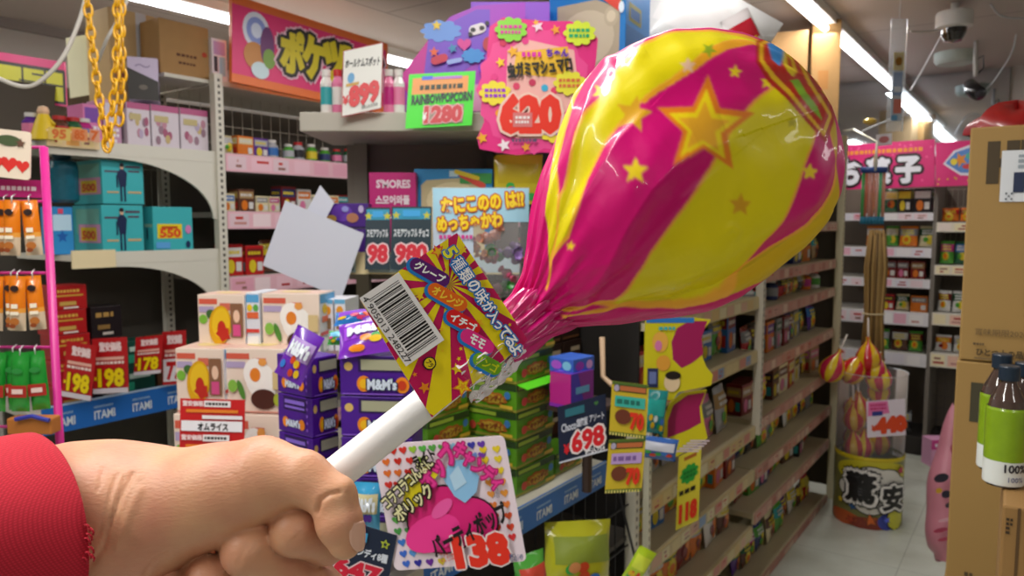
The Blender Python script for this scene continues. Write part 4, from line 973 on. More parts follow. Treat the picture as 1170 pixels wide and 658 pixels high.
# ---- rows of goods on the shelves
def goods_row(parentM, x0, x1, z, zmax, y0, kinds, pal, seed, where, group, d=0.07, step=(0.07, 0.12), lean=0.1, tmax=999, tall=1.0):
    """fills one shelf from x0 to x1 in the gondola's own frame; every item is a thing of its own"""
    rr = random.Random(seed); x = x0 + 0.01; i = 0; out = []
    while x < x1 - step[0] and i < tmax:
        k = rr.choice(kinds); ca, cb = rr.choice(pal), rr.choice(CNAMES); cb = cb if cb != ca else 'yellow'; w = rr.uniform(*step); h = min(zmax - z - 0.015, w * rr.uniform(1.1, 1.5) * tall); v = rr.randrange(3)
        if h < 0.03: h = 0.03
        if k == 'pouch': me = pouch_mesh(ca, cb, w, h, d * 0.55, v)
        elif k == 'carton': me = carton_mesh(ca, cb, w, h, d, v)
        else: r = min(w * 0.42, 0.035); h = min(h, r * 5); me = jar_mesh(ca, cb, r, h, v)
        nm = {'pouch': 'snack_pouch', 'carton': 'candy_box', 'jar': 'sweet_bottle'}[k]
        o = bpy.data.objects.new(nm, me); COL.objects.link(o)
        a = rr.uniform(-lean, lean)
        o.matrix_world = parentM @ Matrix.Translation((x + w / 2, y0 + rr.uniform(0, 0.03), z + (0.010 if k == 'pouch' else 0.001))) @ Matrix.Rotation(a, 4, 'Z') @ (Matrix.Rotation(-0.13, 4, 'X') if k == 'pouch' else Matrix.Identity(4))
        tag(o, '%s and %s %s, %s %s' % (ca, cb, {'pouch': 'pouch', 'carton': 'box', 'jar': 'bottle'}[k], ordinal(min(i, 15)), where), {'pouch': 'snack bag', 'carton': 'sweets box', 'jar': 'bottle'}[k], group)
        out.append(o); x += w + rr.uniform(0.004, 0.012); i += 1
    return out
GM = Matrix.Translation(Vector(W(0, TG, 0))) @ Matrix.Rotation(ANG, 4, 'Z')
dark = ['red', 'dark red', 'brown', 'black', 'grey', 'tan', 'cream', 'dark blue', 'green', 'orange', 'white', 'purple']
zz = ZA
ON = ['top', 'second', 'third', 'fourth', 'fifth', 'sixth', 'seventh', 'eighth']
for i, z in enumerate(ZA):
    zt_ = (1.69 if i == 0 else ZA[i - 1] - 0.045)
    goods_row(GM, 2.0, 2.93, z, min(zt_, z + 0.19), 0.05, [['pouch'], ['carton', 'pouch'], ['pouch'], ['carton', 'pouch'], ['pouch']][i], [['blue', 'teal', 'yellow'], ['blue', 'green', 'red', 'dark blue'], ['purple', 'silver', 'pink', 'teal'], ['red', 'orange', 'dark red', 'blue', 'grey'], dark][i], 100 + i,
              'along the %s shelf, nearer cream bay' % ON[i], 'sweets on the %s shelf of the nearer cream bay' % ON[i], step=(0.09, 0.14))
for i, z in enumerate(ZB):
    zt_ = (1.9 if i == 0 else ZB[i - 1] - 0.045)
    goods_row(GM, 3.0, 4.25, z, min(zt_, z + 0.15), 0.05, [['pouch'], ['pouch', 'carton'], ['pouch', 'jar'], ['pouch', 'carton'], ['pouch', 'carton'], ['pouch'], ['pouch', 'carton'], ['pouch']][i], dark, 200 + i,
              'along the %s shelf, farther bay' % ON[i], 'sweets on the %s shelf of the farther bay' % ON[i], step=(0.09, 0.15))
LM = Matrix.Translation(Vector(W(0, TL, 0))) @ Matrix.Rotation(ANG, 4, 'Z')
goods_row(LM, X1 + 0.05, sx_at(318), ZR[0], ZR[0] + 0.10, 0.04, ['carton', 'pouch'], ['orange', 'brown', 'purple', 'cream', 'dark green'], 301, 'on the uppermost pink-railed shelf', 'goods on the uppermost pink-railed shelf', step=(0.05, 0.08))
goods_row(LM, sx_at(318), 3.9, ZR[0], ZR[0] + 0.16, 0.04, ['jar'], ['dark green', 'silver', 'green'], 302, 'in the bottle row, pink-railed shelf', 'capped bottles on the uppermost pink-railed shelf', step=(0.06, 0.07), d=0.05)
goods_row(LM, X1 + 0.05, 4.3, ZR[1], ZR[1] + 0.16, 0.04, ['carton'], ['white', 'cream', 'white', 'brown', 'dark red'], 303, 'on the middle pink-railed shelf', 'boxes on the middle pink-railed shelf', step=(0.055, 0.085))
goods_row(LM, X1 + 0.05, 4.3, ZR[2], ZR[2] + 0.16, 0.04, ['carton', 'pouch'], ['red', 'red', 'dark red', 'orange', 'brown'], 304, 'on the lowest pink-railed shelf', 'red packs on the lowest pink-railed shelf', step=(0.08, 0.1))
goods_row(LM, sx_at(190, TL + .12), X1 - 0.01, ZL3, ZL3 + 0.22, 0.12, ['carton', 'pouch'], ['green', 'brown', 'dark green'], 305, 'at the back of the blue-railed left shelf', 'goods at the back of the blue-railed left shelf', step=(0.07, 0.09), tall=1.6)
goods_row(LM, sx_at(205, TL + .2), X1 - 0.005, ZL2, ZL2 + 0.22, 0.20, ['carton'], ['cream', 'white', 'tan'], 306, 'behind the turquoise boxes', 'pale boxes behind the turquoise boxes', step=(0.035, 0.04), tall=4.0)
goods_row(LM, X1 + 0.3, 3.9, 0.95, 1.14, 0.04, ['carton', 'pouch'], ['red', 'orange', 'cream', 'brown', 'dark green'], 307, 'on the fourth pink-railed shelf', 'goods on the fourth pink-railed shelf', step=(0.08, 0.11))
BM = Matrix.Translation(Vector(W(BS, 0, 0))) @ Matrix.Rotation(ANG - PI / 2, 4, 'Z')
for i, (y, pal, kd, hh_) in enumerate(((243, ['black', 'yellow', 'dark green', 'dark blue'], ['carton', 'pouch'], .17), (283, ['orange', 'white', 'green', 'cream'], ['pouch'], .15), (319, ['dark red', 'dark red', 'white', 'dark blue'], ['carton'], .13), (357, ['orange', 'brown', 'red', 'cream'], ['pouch', 'carton'], .12), (404, ['green', 'teal', 'brown', 'pink', 'white'], ['pouch'], .15))):
    goods_row(BM, tx(985), xm - 0.02, zs_(1040, y), zs_(1040, y) + hh_, 0.04, kd, pal, 400 + i, 'on the %s back-wall shelf, left unit' % ON[i], 'goods on the back wall left unit', step=(0.07, 0.11), tall=1.6)
for i, (y, pal, kd, hh_) in enumerate(((254, ['cream', 'orange'], ['pouch'], .1), (303, ['green', 'green', 'dark green'], ['pouch'], .19), (358, ['green', 'orange', 'white'], ['pouch'], .15), (404, ['white', 'brown', 'white'], ['carton', 'pouch'], .12))):
    goods_row(BM, xm + 0.02, tx(1110), zs_(1080, y), zs_(1080, y) + hh_, 0.04, kd, pal, 410 + i, 'on the %s back-wall shelf, right unit' % ON[i], 'goods on the back wall right unit', step=(0.07, 0.11), tall=1.6)
goods_row(BM, tx(1000), tx(1060), 0.13, 0.40, 0.04, ['pouch'], ['dark red', 'black', 'green', 'grey'], 420, 'at the foot of the back wall', 'goods at the foot of the back wall', step=(0.1, 0.15))
# ---------------------------------------------------------------- left: end-cap goods
def onT(px, py, t): return float(t / ray(px, py).dot(V))
def onS(px, py, s): return float(s / ray(px, py).dot(U))
def turq(x0, x1, y0, y1, zb, label, grp, thick=0.22, tagc=False):
    b = Px(x0, x1, y0, y1, onT(x0, y1, TL + 0.03), ANG, thick, zb); m = MB(); b.shell(m, '3fb4bb'); p = b.front(m, rough=0.35); W_, H_ = b.W, b.H
    p.rect(0, 0, W_, 1.2, '2f9aa4')
    if not tagc:
        p.rects([(W_ * .06, H_ * .72, W_ * .40, H_ * .76), (W_ * .56, H_ * .84, W_ * .92, H_ * .89), (W_ * .62, H_ * .74, W_ * .9, H_ * .78)], '5a4a5e'); p.rects([(W_ * .10, H_ * .25, W_ * .38, H_ * .29), (W_ * .60, H_ * .25, W_ * .93, H_ * .30)], 'c9b184')
        cx = W_ * 0.48
        p.k = 4; p.rects([(cx - 3.2, H_ * .06, cx - 1.0, H_ * .45), (cx + 1.0, H_ * .06, cx + 3.2, H_ * .45), (cx - 7.0, H_ * .38, cx - 5.4, H_ * .66)], '1f2c50')
        p.poly([(cx - 3.6, H_ * .40), (cx + 3.6, H_ * .40), (cx + 5.2, H_ * .72), (cx + 1.5, H_ * .80), (cx - 2.5, H_ * .80), (cx - 6, H_ * .70)], '1f2c50')
        p.ell(cx - 0.5, H_ * .86, 2.3, 3.2, 'e0b89a'); p.ell(cx - 0.6, H_ * .90, 2.6, 2.4, '2a2228')
    else:
        p.rect(W_ * .10, H_ * .30, W_ * .72, H_ * .62, 'e9d227'); p.text('550', W_ * .42, H_ * .42, W_ * .50, H_ * .18, 'e0522a', off=0.05); p.rect(W_ * .2, H_ * .52, W_ * .6, H_ * .57, 'c04a20')
        p.ell(W_ * .88, H_ * .5, 3.5, 5, 'd884c0'); p.ell(W_ * .86, H_ * .16, 2.6, 4, '20305a'); p.rect(W_ * .05, H_ * .08, W_ * .4, H_ * .22, '5fa8e4')
    q_ = b.left(m, rough=0.35); q_.rect(12, 55 if tagc else 40, 92, 62 if tagc else 92, '9fc4b0' if tagc else '74bdae'); q_.rect(20, 22, 95, 60, 'd89ac0') if not tagc else None
    if not tagc: q_.rect(28, 26, 82, 54, 'e8c81f'); q_.text('500', 55, 38, 44, 16, 'd84a22', off=0.05)
    q_.ell(40, 40, 9, 14, '1f2c50') if tagc else None
    return b.place(m, 'turquoise_box', label, 'box', grp)
TQ = 'turquoise boxes on the end cap'
zt2 = float(PT(118, 234, TL + 0.03)[2])
turq(118, 165, 234, 287, ZL2 + 0.002, 'turquoise box with a man in a dark suit, lower of the stacked pair', TQ)
turq(118, 165, 182, 234, zt2 + 0.004, 'turquoise box with a man in a dark suit, upper of the stacked pair', TQ)
turq(176, 221, 236, 287, ZL2 + 0.002, 'turquoise box with a yellow price sticker, right of the stacked pair', TQ, 0.07, True)
b = Px(60, 85, 236, 284, onT(60, 284, TL + 0.10), ANG, 0.08, ZL2 + 0.002); m = MB(); b.shell(m, '2f8fd0'); p = b.front(m); p.rect(2, 24, 23, 40, 'bfe0f4'); p.star(12, 18, 7, '1c5fb0'); p.rect(8, 41, 14, 46, 'e04a6a'); b.place(m, 'blue_packet', 'bright blue packet left of the turquoise boxes', 'packet')
m = MB(); M_ = Matrix.Translation(Vector(PT(73, 232, TL + 0.12)))
b_ = PT(73, 232, TL + 0.12); b_[2] = ZL2 + 0.185
m.lathe([(0, 0), (0.040, 0), (0.05, 0.01), (0.052, 0.12), (0.046, 0.145), (0.030, 0.155), (0.030, 0.17), (0, 0.17)], [mat('174f66', 0.2, coat=0.5)] * 2 + [mat('1b6a80', 0.25, noise=0.5, scale=60)] * 2 + [mat('123c50', 0.3)] * 3, 18)
tag(m.build('tea_tin', None, True, loc=b_), 'round dark teal tin standing on the bright blue packet', 'tin')
# top of the end cap
def flat_box(x0, x1, y0, y1, t, zb, label, k):
    b = Px(x0, x1, y0, y1, onT(x0, y1, t), ANG, 0.14, zb); m = MB(); b.shell(m, 'd9cfd8'); p = b.front(m); W_, H_ = b.W, b.H
    p.rect(0, H_ * .86, W_, H_, 'b85a86'); rr = random.Random(k)
    for i in range(7): p.ell(rr.uniform(.15, .85) * W_, rr.uniform(.2, .7) * H_, W_ * .09, H_ * .10, rr.choice(['c08a9c', 'a85a78', 'c9b27a', '9a7a8a', 'b8a8c4'])); p.k -= 0.7
    p.rect(W_ * .1, H_ * .62, W_ * .6, H_ * .76, 'c4b480'); q_ = b.left(m); q_.rect(5, 86, 95, 100, 'b85a86'); q_.rect(20, 20, 80, 60, 'b79aae')
    return b.place(m, 'gift_box', label, 'box', 'white and pink flat boxes on the end cap')
for i, (x0, x1, y0, y1) in enumerate(((146, 172, 116, 157), (174, 205, 119, 159), (207, 238, 123, 161))):
    flat_box(x0, x1, y0, y1, TL + 0.03, ZL1 + 0.001, 'white and pink printed box, %s of three on the end-cap top shelf' % ('leftmost', 'middle', 'rightmost')[i], i)
for i, (x0, x1, y0, y1) in enumerate(((96, 117, 118, 154), (119, 139, 113, 156))):
    b = Px(x0, x1, y0, y1, onT(x0, y1, TL + 0.05), ANG, 0.12, ZL1 + 0.001); m = MB(); b.shell(m, ('d77bb0', 'c79ab8')[i]); p = b.front(m); p.rect(2, 20, b.W - 2, b.H - 3, ('7c48a8', 'd8d0dc')[i]); p.text(('', '')[i] or '・', b.W / 2, 12, 8, 8, 'e8c020'); scribble(p, 3, 3, b.W - 3, 18, 3, 'f0e8f0', i)
    b.place(m, 'sweets_box', ('magenta and purple box left of the hanging yellow chain', 'pale lilac box beside the hanging yellow chain')[i], 'box')
b = Px(147, 182, 68, 117, onT(147, 117, TL + 0.06), ANG - 0.55, 0.11, None); 
b.A[2] = float(PT(147, 116, TL + 0.04)[2]) + 0.012; b.M = Matrix.Translation(Vector(b.A)) @ Matrix.Rotation(b.e, 4, 'Z')
m = MB(); b.shell(m, 'cdbfdc'); p = b.front(m); p.poly([(0, 0), (b.W, 0), (b.W, b.H * .45), (0, b.H * .75)], '2e2a26'); p.ell(b.W * .5, b.H * .3, 5, 3, '6a6258'); p.text('〜', b.W * .5, b.H * .8, 18, 4, '9a8ab0')
q_ = b.right(m); q_.rect(10, 50, 92, 62, '4a2430'); q_.ell(50, 30, 15, 14, '1a1618'); q_.rect(0, 4, 100, 18, '1a1618'); b.place(m, 'figure_box', 'lavender and black box on top of the white and pink boxes', 'box')
def carton_big(x0, x1, y0, y1, d, e, thick, label, zb=None, c='b48a55', rot=None, prints=(), flaps=False, group=None, name='cardboard_carton'):
    b = Px(x0, x1, y0, y1, d, e, thick, zb); m = MB(); b.shell(m, c, 0.003, 0.75, noise=0.12, scale=25); p = b.front(m, 0.0006, 0.75)
    for f in prints: f(p, b)
    q_ = b.top(m, 0.0006, 0.4); q_.rect(0, 46, 100, 54, 'c9a878')
    if flaps:
        m.box(0, b.w, -0.10, 0, b.h - 0.004, b.h, mat(c, 0.75), Matrix.Rotation(0.0, 4, 'X')); m.box(0, b.w, b.t, b.t + 0.12, b.h - 0.004, b.h + 0.002, mat(c, 0.75))
    return b.place(m, name, label, 'cardboard box', group)
zc = zl(249, 92) + 0.002
carton_big(128, 181, 8, 116, onT(128, 116, TL + 0.20), ANG, 0.18, 'pale cardboard carton with grey strap left of the brown carton', ZL1 + 0.001, 'c6a878', prints=[lambda p, b: (p.rect(30, 0, 42, b.H, 'c2c4c8'), scribble(p, 4, 68, 20, 74, 1, '8a6a50'), scribble(p, 5, 54, 19, 61, 1, 'b86a50'), p.rect(45, 2, 48, 84, 'a86a58'))])
b_ = carton_big(184, 240, 20, 92, onT(184, 92, TL + 0.04), ANG, 0.14, 'brown cardboard carton at top left under the tube light', zc, 'a9824f', prints=[lambda p, b: (scribble(p, 18, 25, 42, 31, 1, '5a3420'), scribble(p, 20, 15, 40, 20, 1, '5a3420'), p.ell(50, 34, 3, 3.5, 'b04028'))])
Card((64, 34), (128, 46), (122, 105), (80, 112), onT(96, 80, TL + 0.40), 'ecebc4', 0.004).place('blank_board', 'pale cream blank board standing behind the hanging yellow chains', 'board')
b = Px(243, 260, 43, 88, onT(243, 88, TL + 0.02), ANG, 0.06, zc); m = MB(); b.shell(m, 'dcd8e0'); p = b.front(m); p.rect(2, 28, 15, 42, 'b89ac8'); p.rect(2, 10, 6, 26, '303440'); p.rect(8, 6, 15, 26, '9ac4d8'); b.place(m, 'toy_box', 'small white box on the shelf top beside the pink hanging sign', 'box')
# toy figures at the far left
m = MB(); g = PT(50, 140, TL + 0.02); g[2] = ZL1 + 0.001
m.lathe([(0, 0), (0.045, 0), (0.03, 0.05), (0.014, 0.09), (0, 0.095)], mat('e2c21a', 0.5), 16); m.lathe([(0, 0.075), (0.014, 0.08), (0.019, 0.095), (0.014, 0.11), (0, 0.114)], mat('e8c09a', 0.5), 14)
m.tube([(0.01, 0, 0.08), (0.035, 0, 0.05)], 0.006, mat('e2c21a', 0.5), n=6); m.tube([(-0.01, 0, 0.08), (-0.03, 0, 0.045)], 0.006, mat('e2c21a', 0.5), n=6)
tag(m.build('toy_figure', None, True, loc=g), 'small toy figure in a yellow dress on the left shelf', 'toy')
for i, (x, c1, c2) in enumerate(((30, 'purple', 'pink'), (62, 'brown', 'red'), (78, 'dark green', 'yellow'), (90, 'magenta', 'blue'))):
    o = bpy.data.objects.new('sweet_bottle', jar_mesh(c1, c2, 0.03, 0.09, i)); COL.objects.link(o); g = PT(x, 145, TL + 0.04); g[2] = ZL1 + 0.001; o.location = g
    tag(o, '%s and %s small jar, %s of four on the far-left top shelf' % (c1, c2, ordinal(i)), 'jar', 'small jars on the far-left top shelf')
b = Card((0, 58), (72, 72), (76, 122), (0, 110), onT(40, 90, 3.3), 'e0307c', 0.006); p = b.p; p.rect(0, 2, b.W, b.H - 10, '191408'); p.rect(0, 5, b.W - 3, b.H - 14, 'd8d414'); p.rects([(b.W*.34, b.H*.12, b.W*.37, b.H*.8), (b.W*.68, b.H*.3, b.W*.71, b.H*.8), (b.W*.3, b.H*.42, b.W*.96, b.H*.46), (b.W*.5, b.H*.6, b.W*.68, b.H*.64)], '191408'); b.place('shelf_sign', 'yellow sign with black outlines on a pink board at the far left', 'sign')
for i, (x0, x1, c) in enumerate(((55, 80, 'f0d070'), (82, 100, 'f0a070'), (102, 114, 'f0b8a0'))):
    b = Card((x0, 145 + i), (x1, 147 + i), (x1, 161 + i), (x0, 159 + i), onT(x0, 150, TL - 0.03), c); b.p.text(('95', '85', '7')[i], b.W / 2, b.H / 2, b.W * .6, b.H * .7, 'e8783c', off=0.05); b.place('price_card', '%s price card on the edge of the far-left top shelf' % ('yellow', 'orange', 'pale narrow')[i], 'price card', 'price cards on the far-left top shelf')
# ITAMI shelf goods: stacked red and black packets
def stack(x0, x1, ybot, hpx, n, t, zb, base, inks, label, cat, grp, name, thick=0.10, e=ANG, fac=None):
    d = onT(x0, ybot, t); r = None
    for i in range(n):
        b = Px(x0, x1, ybot - hpx, ybot, d, e, thick); b.A[2] = zb + i * (b.h + 0.0015); j = ((i * 7) % 3 - 1) * 0.004; b.A = b.A + np.array([j, j * 0.5, 0]); b.M = Matrix.Translation(Vector(b.A)) @ Matrix.Rotation(e + j * 3, 4, 'Z')
        m = MB(); b.shell(m, base); p = b.front(m); W_, H_ = b.W, b.H; inks(p, W_, H_, i); q_ = b.left(m); q_.rect(8, 15, 92, 85, fac or base)
        b.place(m, name, label % ('lowest' if i == 0 else ('topmost' if i == n - 1 else ordinal(i) + ' from the bottom')), cat, grp)
def ink_red(p, W_, H_, i): p.rect(W_ * .1, H_ * .55, W_ * .9, H_ * .62, 'c89a3a'); scribble(p, W_ * .2, H_ * .67, W_ * .8, H_ * .87, 1, 'd8a848', i); p.rect(W_ * .25, H_ * .18, W_ * .7, H_ * .34, 'c8a050'); p.rect(W_ * .35, H_ * .05, W_ * .75, H_ * .12, 'e8d8d0')
stack(62, 104, 438, 28, 5, TL + 0.04, ZL3 + 0.002, 'b0161a', ink_red, 'red chocolate box beside the pink pole, %s of its stack', 'box', 'red boxes stacked on the end cap', 'chocolate_box', fac='9c1216')
def ink_blk(p, W_, H_, i): scribble(p, W_ * .15, H_ * .62, W_ * .85, H_ * .86, 1, 'b08a4a', i); p.rect(W_ * .2, H_ * .28, W_ * .6, H_ * .42, '8a6a3a'); p.rect(W_ * .35, H_ * .1, W_ * .7, H_ * .18, 'c8c0b8')
stack(106, 141, 436, 36, 3, TL + 0.05, ZL3 + 0.002, '1b1216', ink_blk, 'black and gold chocolate box, %s, right of the red stack', 'box', 'black boxes stacked on the end cap', 'chocolate_box', fac='251a1c')
def ink_grn(p, W_, H_, i): p.rect(W_ * .15, H_ * .62, W_ * .85, H_ * .8, 'b8d0c4'); p.rect(W_ * .1, H_ * .2, W_ * .3, H_ * .5, '2a9a78')
stack(144, 178, 424, 31, 2, TL + 0.05, ZL3 + 0.002, '11463a', ink_grn, 'dark green box behind the 178 card, %s of two', 'box', 'dark green boxes on the end cap', 'sweets_box', fac='0d3a30')
def ink_brn(p, W_, H_, i): p.rect(W_ * .2, H_ * .3, W_ * .8, H_ * .55, 'a08050')
stack(181, 210, 418, 30, 2, TL + 0.05, ZL3 + 0.002, '5a3a22', ink_brn, 'brown box behind the small white 77 card, %s of two', 'box', 'brown boxes on the end cap', 'sweets_box', fac='4a3020')
def red_card(TL_, TR_, BR_, BL_, t, num, label, kind=0):
    b = Card(TL_, TR_, BR_, BL_, onT(TL_[0], TL_[1], t), 'b8141a'); p = b.p; W_, H_ = b.W, b.H
    p.text('驚安価格', W_ * .52, H_ * .84, W_ * .62, H_ * .16, 'f4dada', off=0.04); p.rect(W_ * .1, H_ * .60, W_ * .9, H_ * .655, 'e8b0a0'); scribble(p, W_ * .1, H_ * .51, W_ * .9, H_ * .59, 1, 'f0dcd4', 2)
    if kind == 0:
        p.text(num, W_ * .52, H_ * .28, W_ * .70, H_ * .30, 'f0d400', off=0.05, out='801010', ow=0.03); p.rect(0, 0, W_, H_ * .09, 'd8d0d8'); p.rect(W_ * .05, H_ * .24, W_ * .12, H_ * .3, 'f0d400')
    else: p.rect(W_ * .04, H_ * .06, W_ * .96, H_ * .48, 'e8e4ea'); p.text(num, W_ * .5, H_ * .26, W_ * .6, H_ * .30, 'c0141a', off=0.05)
    return b.place('price_card', label, 'price card', 'red price cards on the blue rail')
red_card((80, 389), (107, 395), (104, 458), (70, 452), TL - 0.035, '198', 'leftmost red 198 price card, tilted against the pink pole')
red_card((107, 386), (143, 386), (147, 448), (107, 450), TL - 0.035, '198', 'upright red 198 price card in front of the black boxes')
red_card((157, 385), (184, 383), (184, 426), (153, 429), TL - 0.035, '178', 'red 178 price card in front of the dark green boxes')
red_card((186, 378), (212, 378), (213, 438), (186, 440), TL - 0.035, '77', 'red and white 77 price card beside the white egg boxes', 1)
# ---------------------------------------------------------------- pink wire rack with hanging packets, far left
YR = 1.34
rk = empty('display_rack', PY(66, 495, YR) * np.array([1, 1, 0]), 0, 'magenta wire display rack at the left edge with hanging orange packets', 'display rack')
def rl(px, py, dy=0.0): q_ = PY(px, py, YR) - np.array(rk.location); q_[1] += dy; return q_
PKM = mat('d02a8c', 0.35)
m = MB(); top = rl(50, 168); bot = rl(66, 495); bot2 = bot + (bot - top) * 0.0; m.tube([top, np.array([top[0], top[1], -0.0])], 0.0072, PKM, n=10); m.build('post', rk, smooth=True)
m = MB(); l0 = np.array([top[0] - 0.34, 0, 0]); m.tube([(l0[0], top[1], top[2]), (l0[0], top[1], 0)], 0.0072, PKM, n=10); m.build('post', rk, smooth=True)
for zz_ in (top[2], rl(50, 230)[2], rl(50, 312)[2], rl(50, 397)[2], rl(60, 488)[2], 0.05):
    m = MB(); m.tube([(l0[0], top[1] + 0.004, zz_), (top[0], top[1] + 0.004, zz_)], 0.003, PKM, n=6); m.build('rail', rk, smooth=True)
m = MB()
for xx_ in (l0[0], top[0]): m.tube([(xx_, -0.30, 0.01), (xx_, 0.02, 0.01)], 0.006, PKM, n=8)
m.build('foot', rk, smooth=True)
def hang_pack(w, h, ca, cb, cc, k):
    key = ('hp', ca, k)
    if key in MESHC: return MESHC[key]
    m = MB(); me_ = pouch_mesh
    N, Mv = 8, 12
    def th(u, v): return 0.010 * max(0, math.sin(PI * u)) ** .5 * max(0, math.sin(PI * min(max(v / 0.92, 0), 1))) ** .5
    colr_ = lambda i, j: mat(cb if i < 4 else (cc if i == 4 and k == 0 else ca), 0.25, coat=0.5)
    for s in (-1, 1): m.grid([[((j / N - .5) * w, s * th(j / N, i / Mv), -h + i / Mv * h) for j in range(N + 1)] for i in range(Mv + 1)], None, mfun=colr_)
    p = Print(m, (-w / 2, -0.0105, -h), (w, 0, 0), (0, 0, h), 0.0006)
    if k == 0: p.ell(.5, .78, .26, .06, '2a1a18'); p.rects([(.3, .42, .7, .5), (.25, .30, .75, .36)], 'f4e8d0'); p.ell(.5, .18, .3, .07, 'b0682a'); p.ell(.4, .10, .2, .04, '8a4018')
    else: p.rect(.0, .26, 1, .46, 'a82820'); p.ell(.5, .70, .3, .05, '2a8a3c'); p.rects([(.2, .32, .8, .40)], 'e8c8c0')
    m.tube([(0, 0, -0.006), (0, 0, 0.006), (0, 0.012, 0.010)], 0.0012, mat('dddddd', 0.3, 0.5), n=5)
    me2 = m.mesh('packet', True); MESHC[key] = me2; return me2
def pack_row(xs, y0, y1, k, dy, where, grp):
    a, c = PY(20, y0, YR), PY(20, y1, YR); h = float(a[2] - c[2])
    me2 = hang_pack(0.027 if k == 0 else 0.030, h, 'e07a12' if k == 0 else '1c8a2c', 'd9c2a4' if k == 0 else '2f9a34', 'e8a040', k)
    for i, x in enumerate(xs):
        o = bpy.data.objects.new('hanging_packet', me2); COL.objects.link(o); g = PY(x, y0, YR); o.location = (g[0], YR - 0.020 + dy - (i % 2) * 0.012, g[2]); o.rotation_euler = (0, (-0.05, 0.04, -0.02, 0.06)[i % 4], 0.25 - 0.1 * (i % 3))
        tag(o, '%s packet hanging on the pink rack, %s from the pole %s' % (('orange', 'green')[k], ordinal(i), where), 'packet', grp)
pack_row([41, 27, 13, -1, -15], 229, 291, 0, 0, 'in the upper orange row', 'orange packets in the upper row of the pink rack')
pack_row([45, 33, 21, 8, -5], 314, 379, 0, 0, 'in the lower orange row', 'orange packets in the lower row of the pink rack')
pack_row([48, 36, 23, 10, -3], 399, 465, 1, 0, 'in the green row', 'green packets on the pink rack')
b = Card((-20, 146), (36, 150), (34, 206), (-20, 200), 1.30, 'ead9c4', 0.003, 4); p = b.p; p.heart(30, 16, 10, 'd8322c'); p.heart(46, 15, 8, 'd8322c'); p.heart(16, 16, 8, 'd8322c'); p.ell(30, 42, 14, 6, '4a5a3a'); p.star(44, 40, 6, '6a4a3a'); b.place('header_card', 'cream card with red strawberries at the top of the magenta rack', 'card')
b = Card((-20, 204), (49, 206), (49, 226), (-20, 224), 1.335, 'c0207c', 0.002); scribble(b.p, 16, 6, 66, 14, 1, 'f4e4f0', 3); b.place('header_strip', 'magenta strip with white writing above the upper orange packets', 'card')
b = Card((35, 120), (48, 128), (48, 168), (36, 150), 1.36, '8a5a9a', 0.003) 
g = PY(38, 500, YR)
m = MB(); m.box(-0.05, 0.03, 0, 0.03, 0, 0.03, mat('b06a28', 0.6), bev=0.003); m.tube([(-0.03, -0.005, 0.03), (0.0, -0.005, 0.036), (0.03, -0.005, 0.028)], 0.004, mat('28309a'), n=6)
q_ = m.build('ribbon_tied_box', None, False, loc=PY(40, 497, YR - 0.05)); tag(q_, 'brown box tied with dark blue ribbon low on the pink rack', 'box')
# ---------------------------------------------------------------- hanging things at upper left
def catenary_pts(P, n): 
    out = []
    for a, b2 in zip(P[:-1], P[1:]):
        for i in range(n): out.append(np.array(a) + (np.array(b2) - np.array(a)) * i / n)
    return out + [np.array(P[-1])]
def chain_obj(pts, label):
    m = MB(); Y = mat('e0a812', 0.35); P = [PD(x, y, d) for x, y, d in pts]; L_ = [0]
    for a, b2 in zip(P[:-1], P[1:]): L_.append(L_[-1] + np.linalg.norm(b2 - a))
    n = int(L_[-1] / 0.021); 
    for i in range(n):
        s = (i + 0.5) * L_[-1] / n; k = max(j for j in range(len(L_)) if L_[j] <= s); k = min(k, len(P) - 2); f = (s - L_[k]) / (L_[k + 1] - L_[k]); c = Vector(P[k] + (P[k + 1] - P[k]) * f); d = Vector(P[k + 1] - P[k]).normalized()
        sd = d.cross(Vector((0, 1, 0))).normalized(); nd = d.cross(sd)
        if i % 2: sd = (sd + nd * 0.9).normalized()
        ring = [c + d * (0.0150 * math.cos(a)) + sd * (0.0080 * math.sin(a)) for a in [2 * PI * q2 / 12 for q2 in range(12)]]
        m.tube(ring, 0.0028, Y, n=6, closed=True)
    return tag(m.build('yellow_chain', None, True), label, 'chain', 'yellow plastic chains')
chain_obj([(97, -20, 1.45), (104, 40, 1.45), (112, 105, 1.45), (123, 172, 1.45)], 'yellow plastic chain hanging down to the lowest point, left strand')
chain_obj([(133, -20, 1.45), (135, 40, 1.45), (131, 100, 1.45), (124, 168, 1.455)], 'yellow plastic chain coming back up to the ceiling, middle strand')
chain_obj([(139, -20, 1.47), (138, 40, 1.47), (140, 90, 1.47), (136, 142, 1.47)], 'yellow plastic chain, short right strand ending above the shelf')
def cable(pts, r, c, label, name='hanging_cable', cat='cable', group=None):
    m = MB(); P = [Vector(PD(x, y, d)) for x, y, d in pts]; Q_ = []
    for i in range(len(P) - 1):
        p0, p1, p2, p3 = P[max(i - 1, 0)], P[i], P[i + 1], P[min(i + 2, len(P) - 1)]
        for k in range(6): t = k / 6; Q_.append(0.5 * ((2 * p1) + (-p0 + p2) * t + (2 * p0 - 5 * p1 + 4 * p2 - p3) * t * t + (-p0 + 3 * p1 - 3 * p2 + p3) * t ** 3))
    Q_.append(P[-1]); m.tube(Q_, r, mat(c, 0.4), n=8); return tag(m.build(name, None, True), label, cat, group)
cable([(99, -10, 1.6), (92, 20, 1.6), (74, 62, 1.6), (52, 88, 1.6), (30, 99, 1.6), (0, 90, 1.6), (-30, 70, 1.6)], 0.0045, 'd8d4cc', 'thick white cable drooping in front of the yellow sign at left')
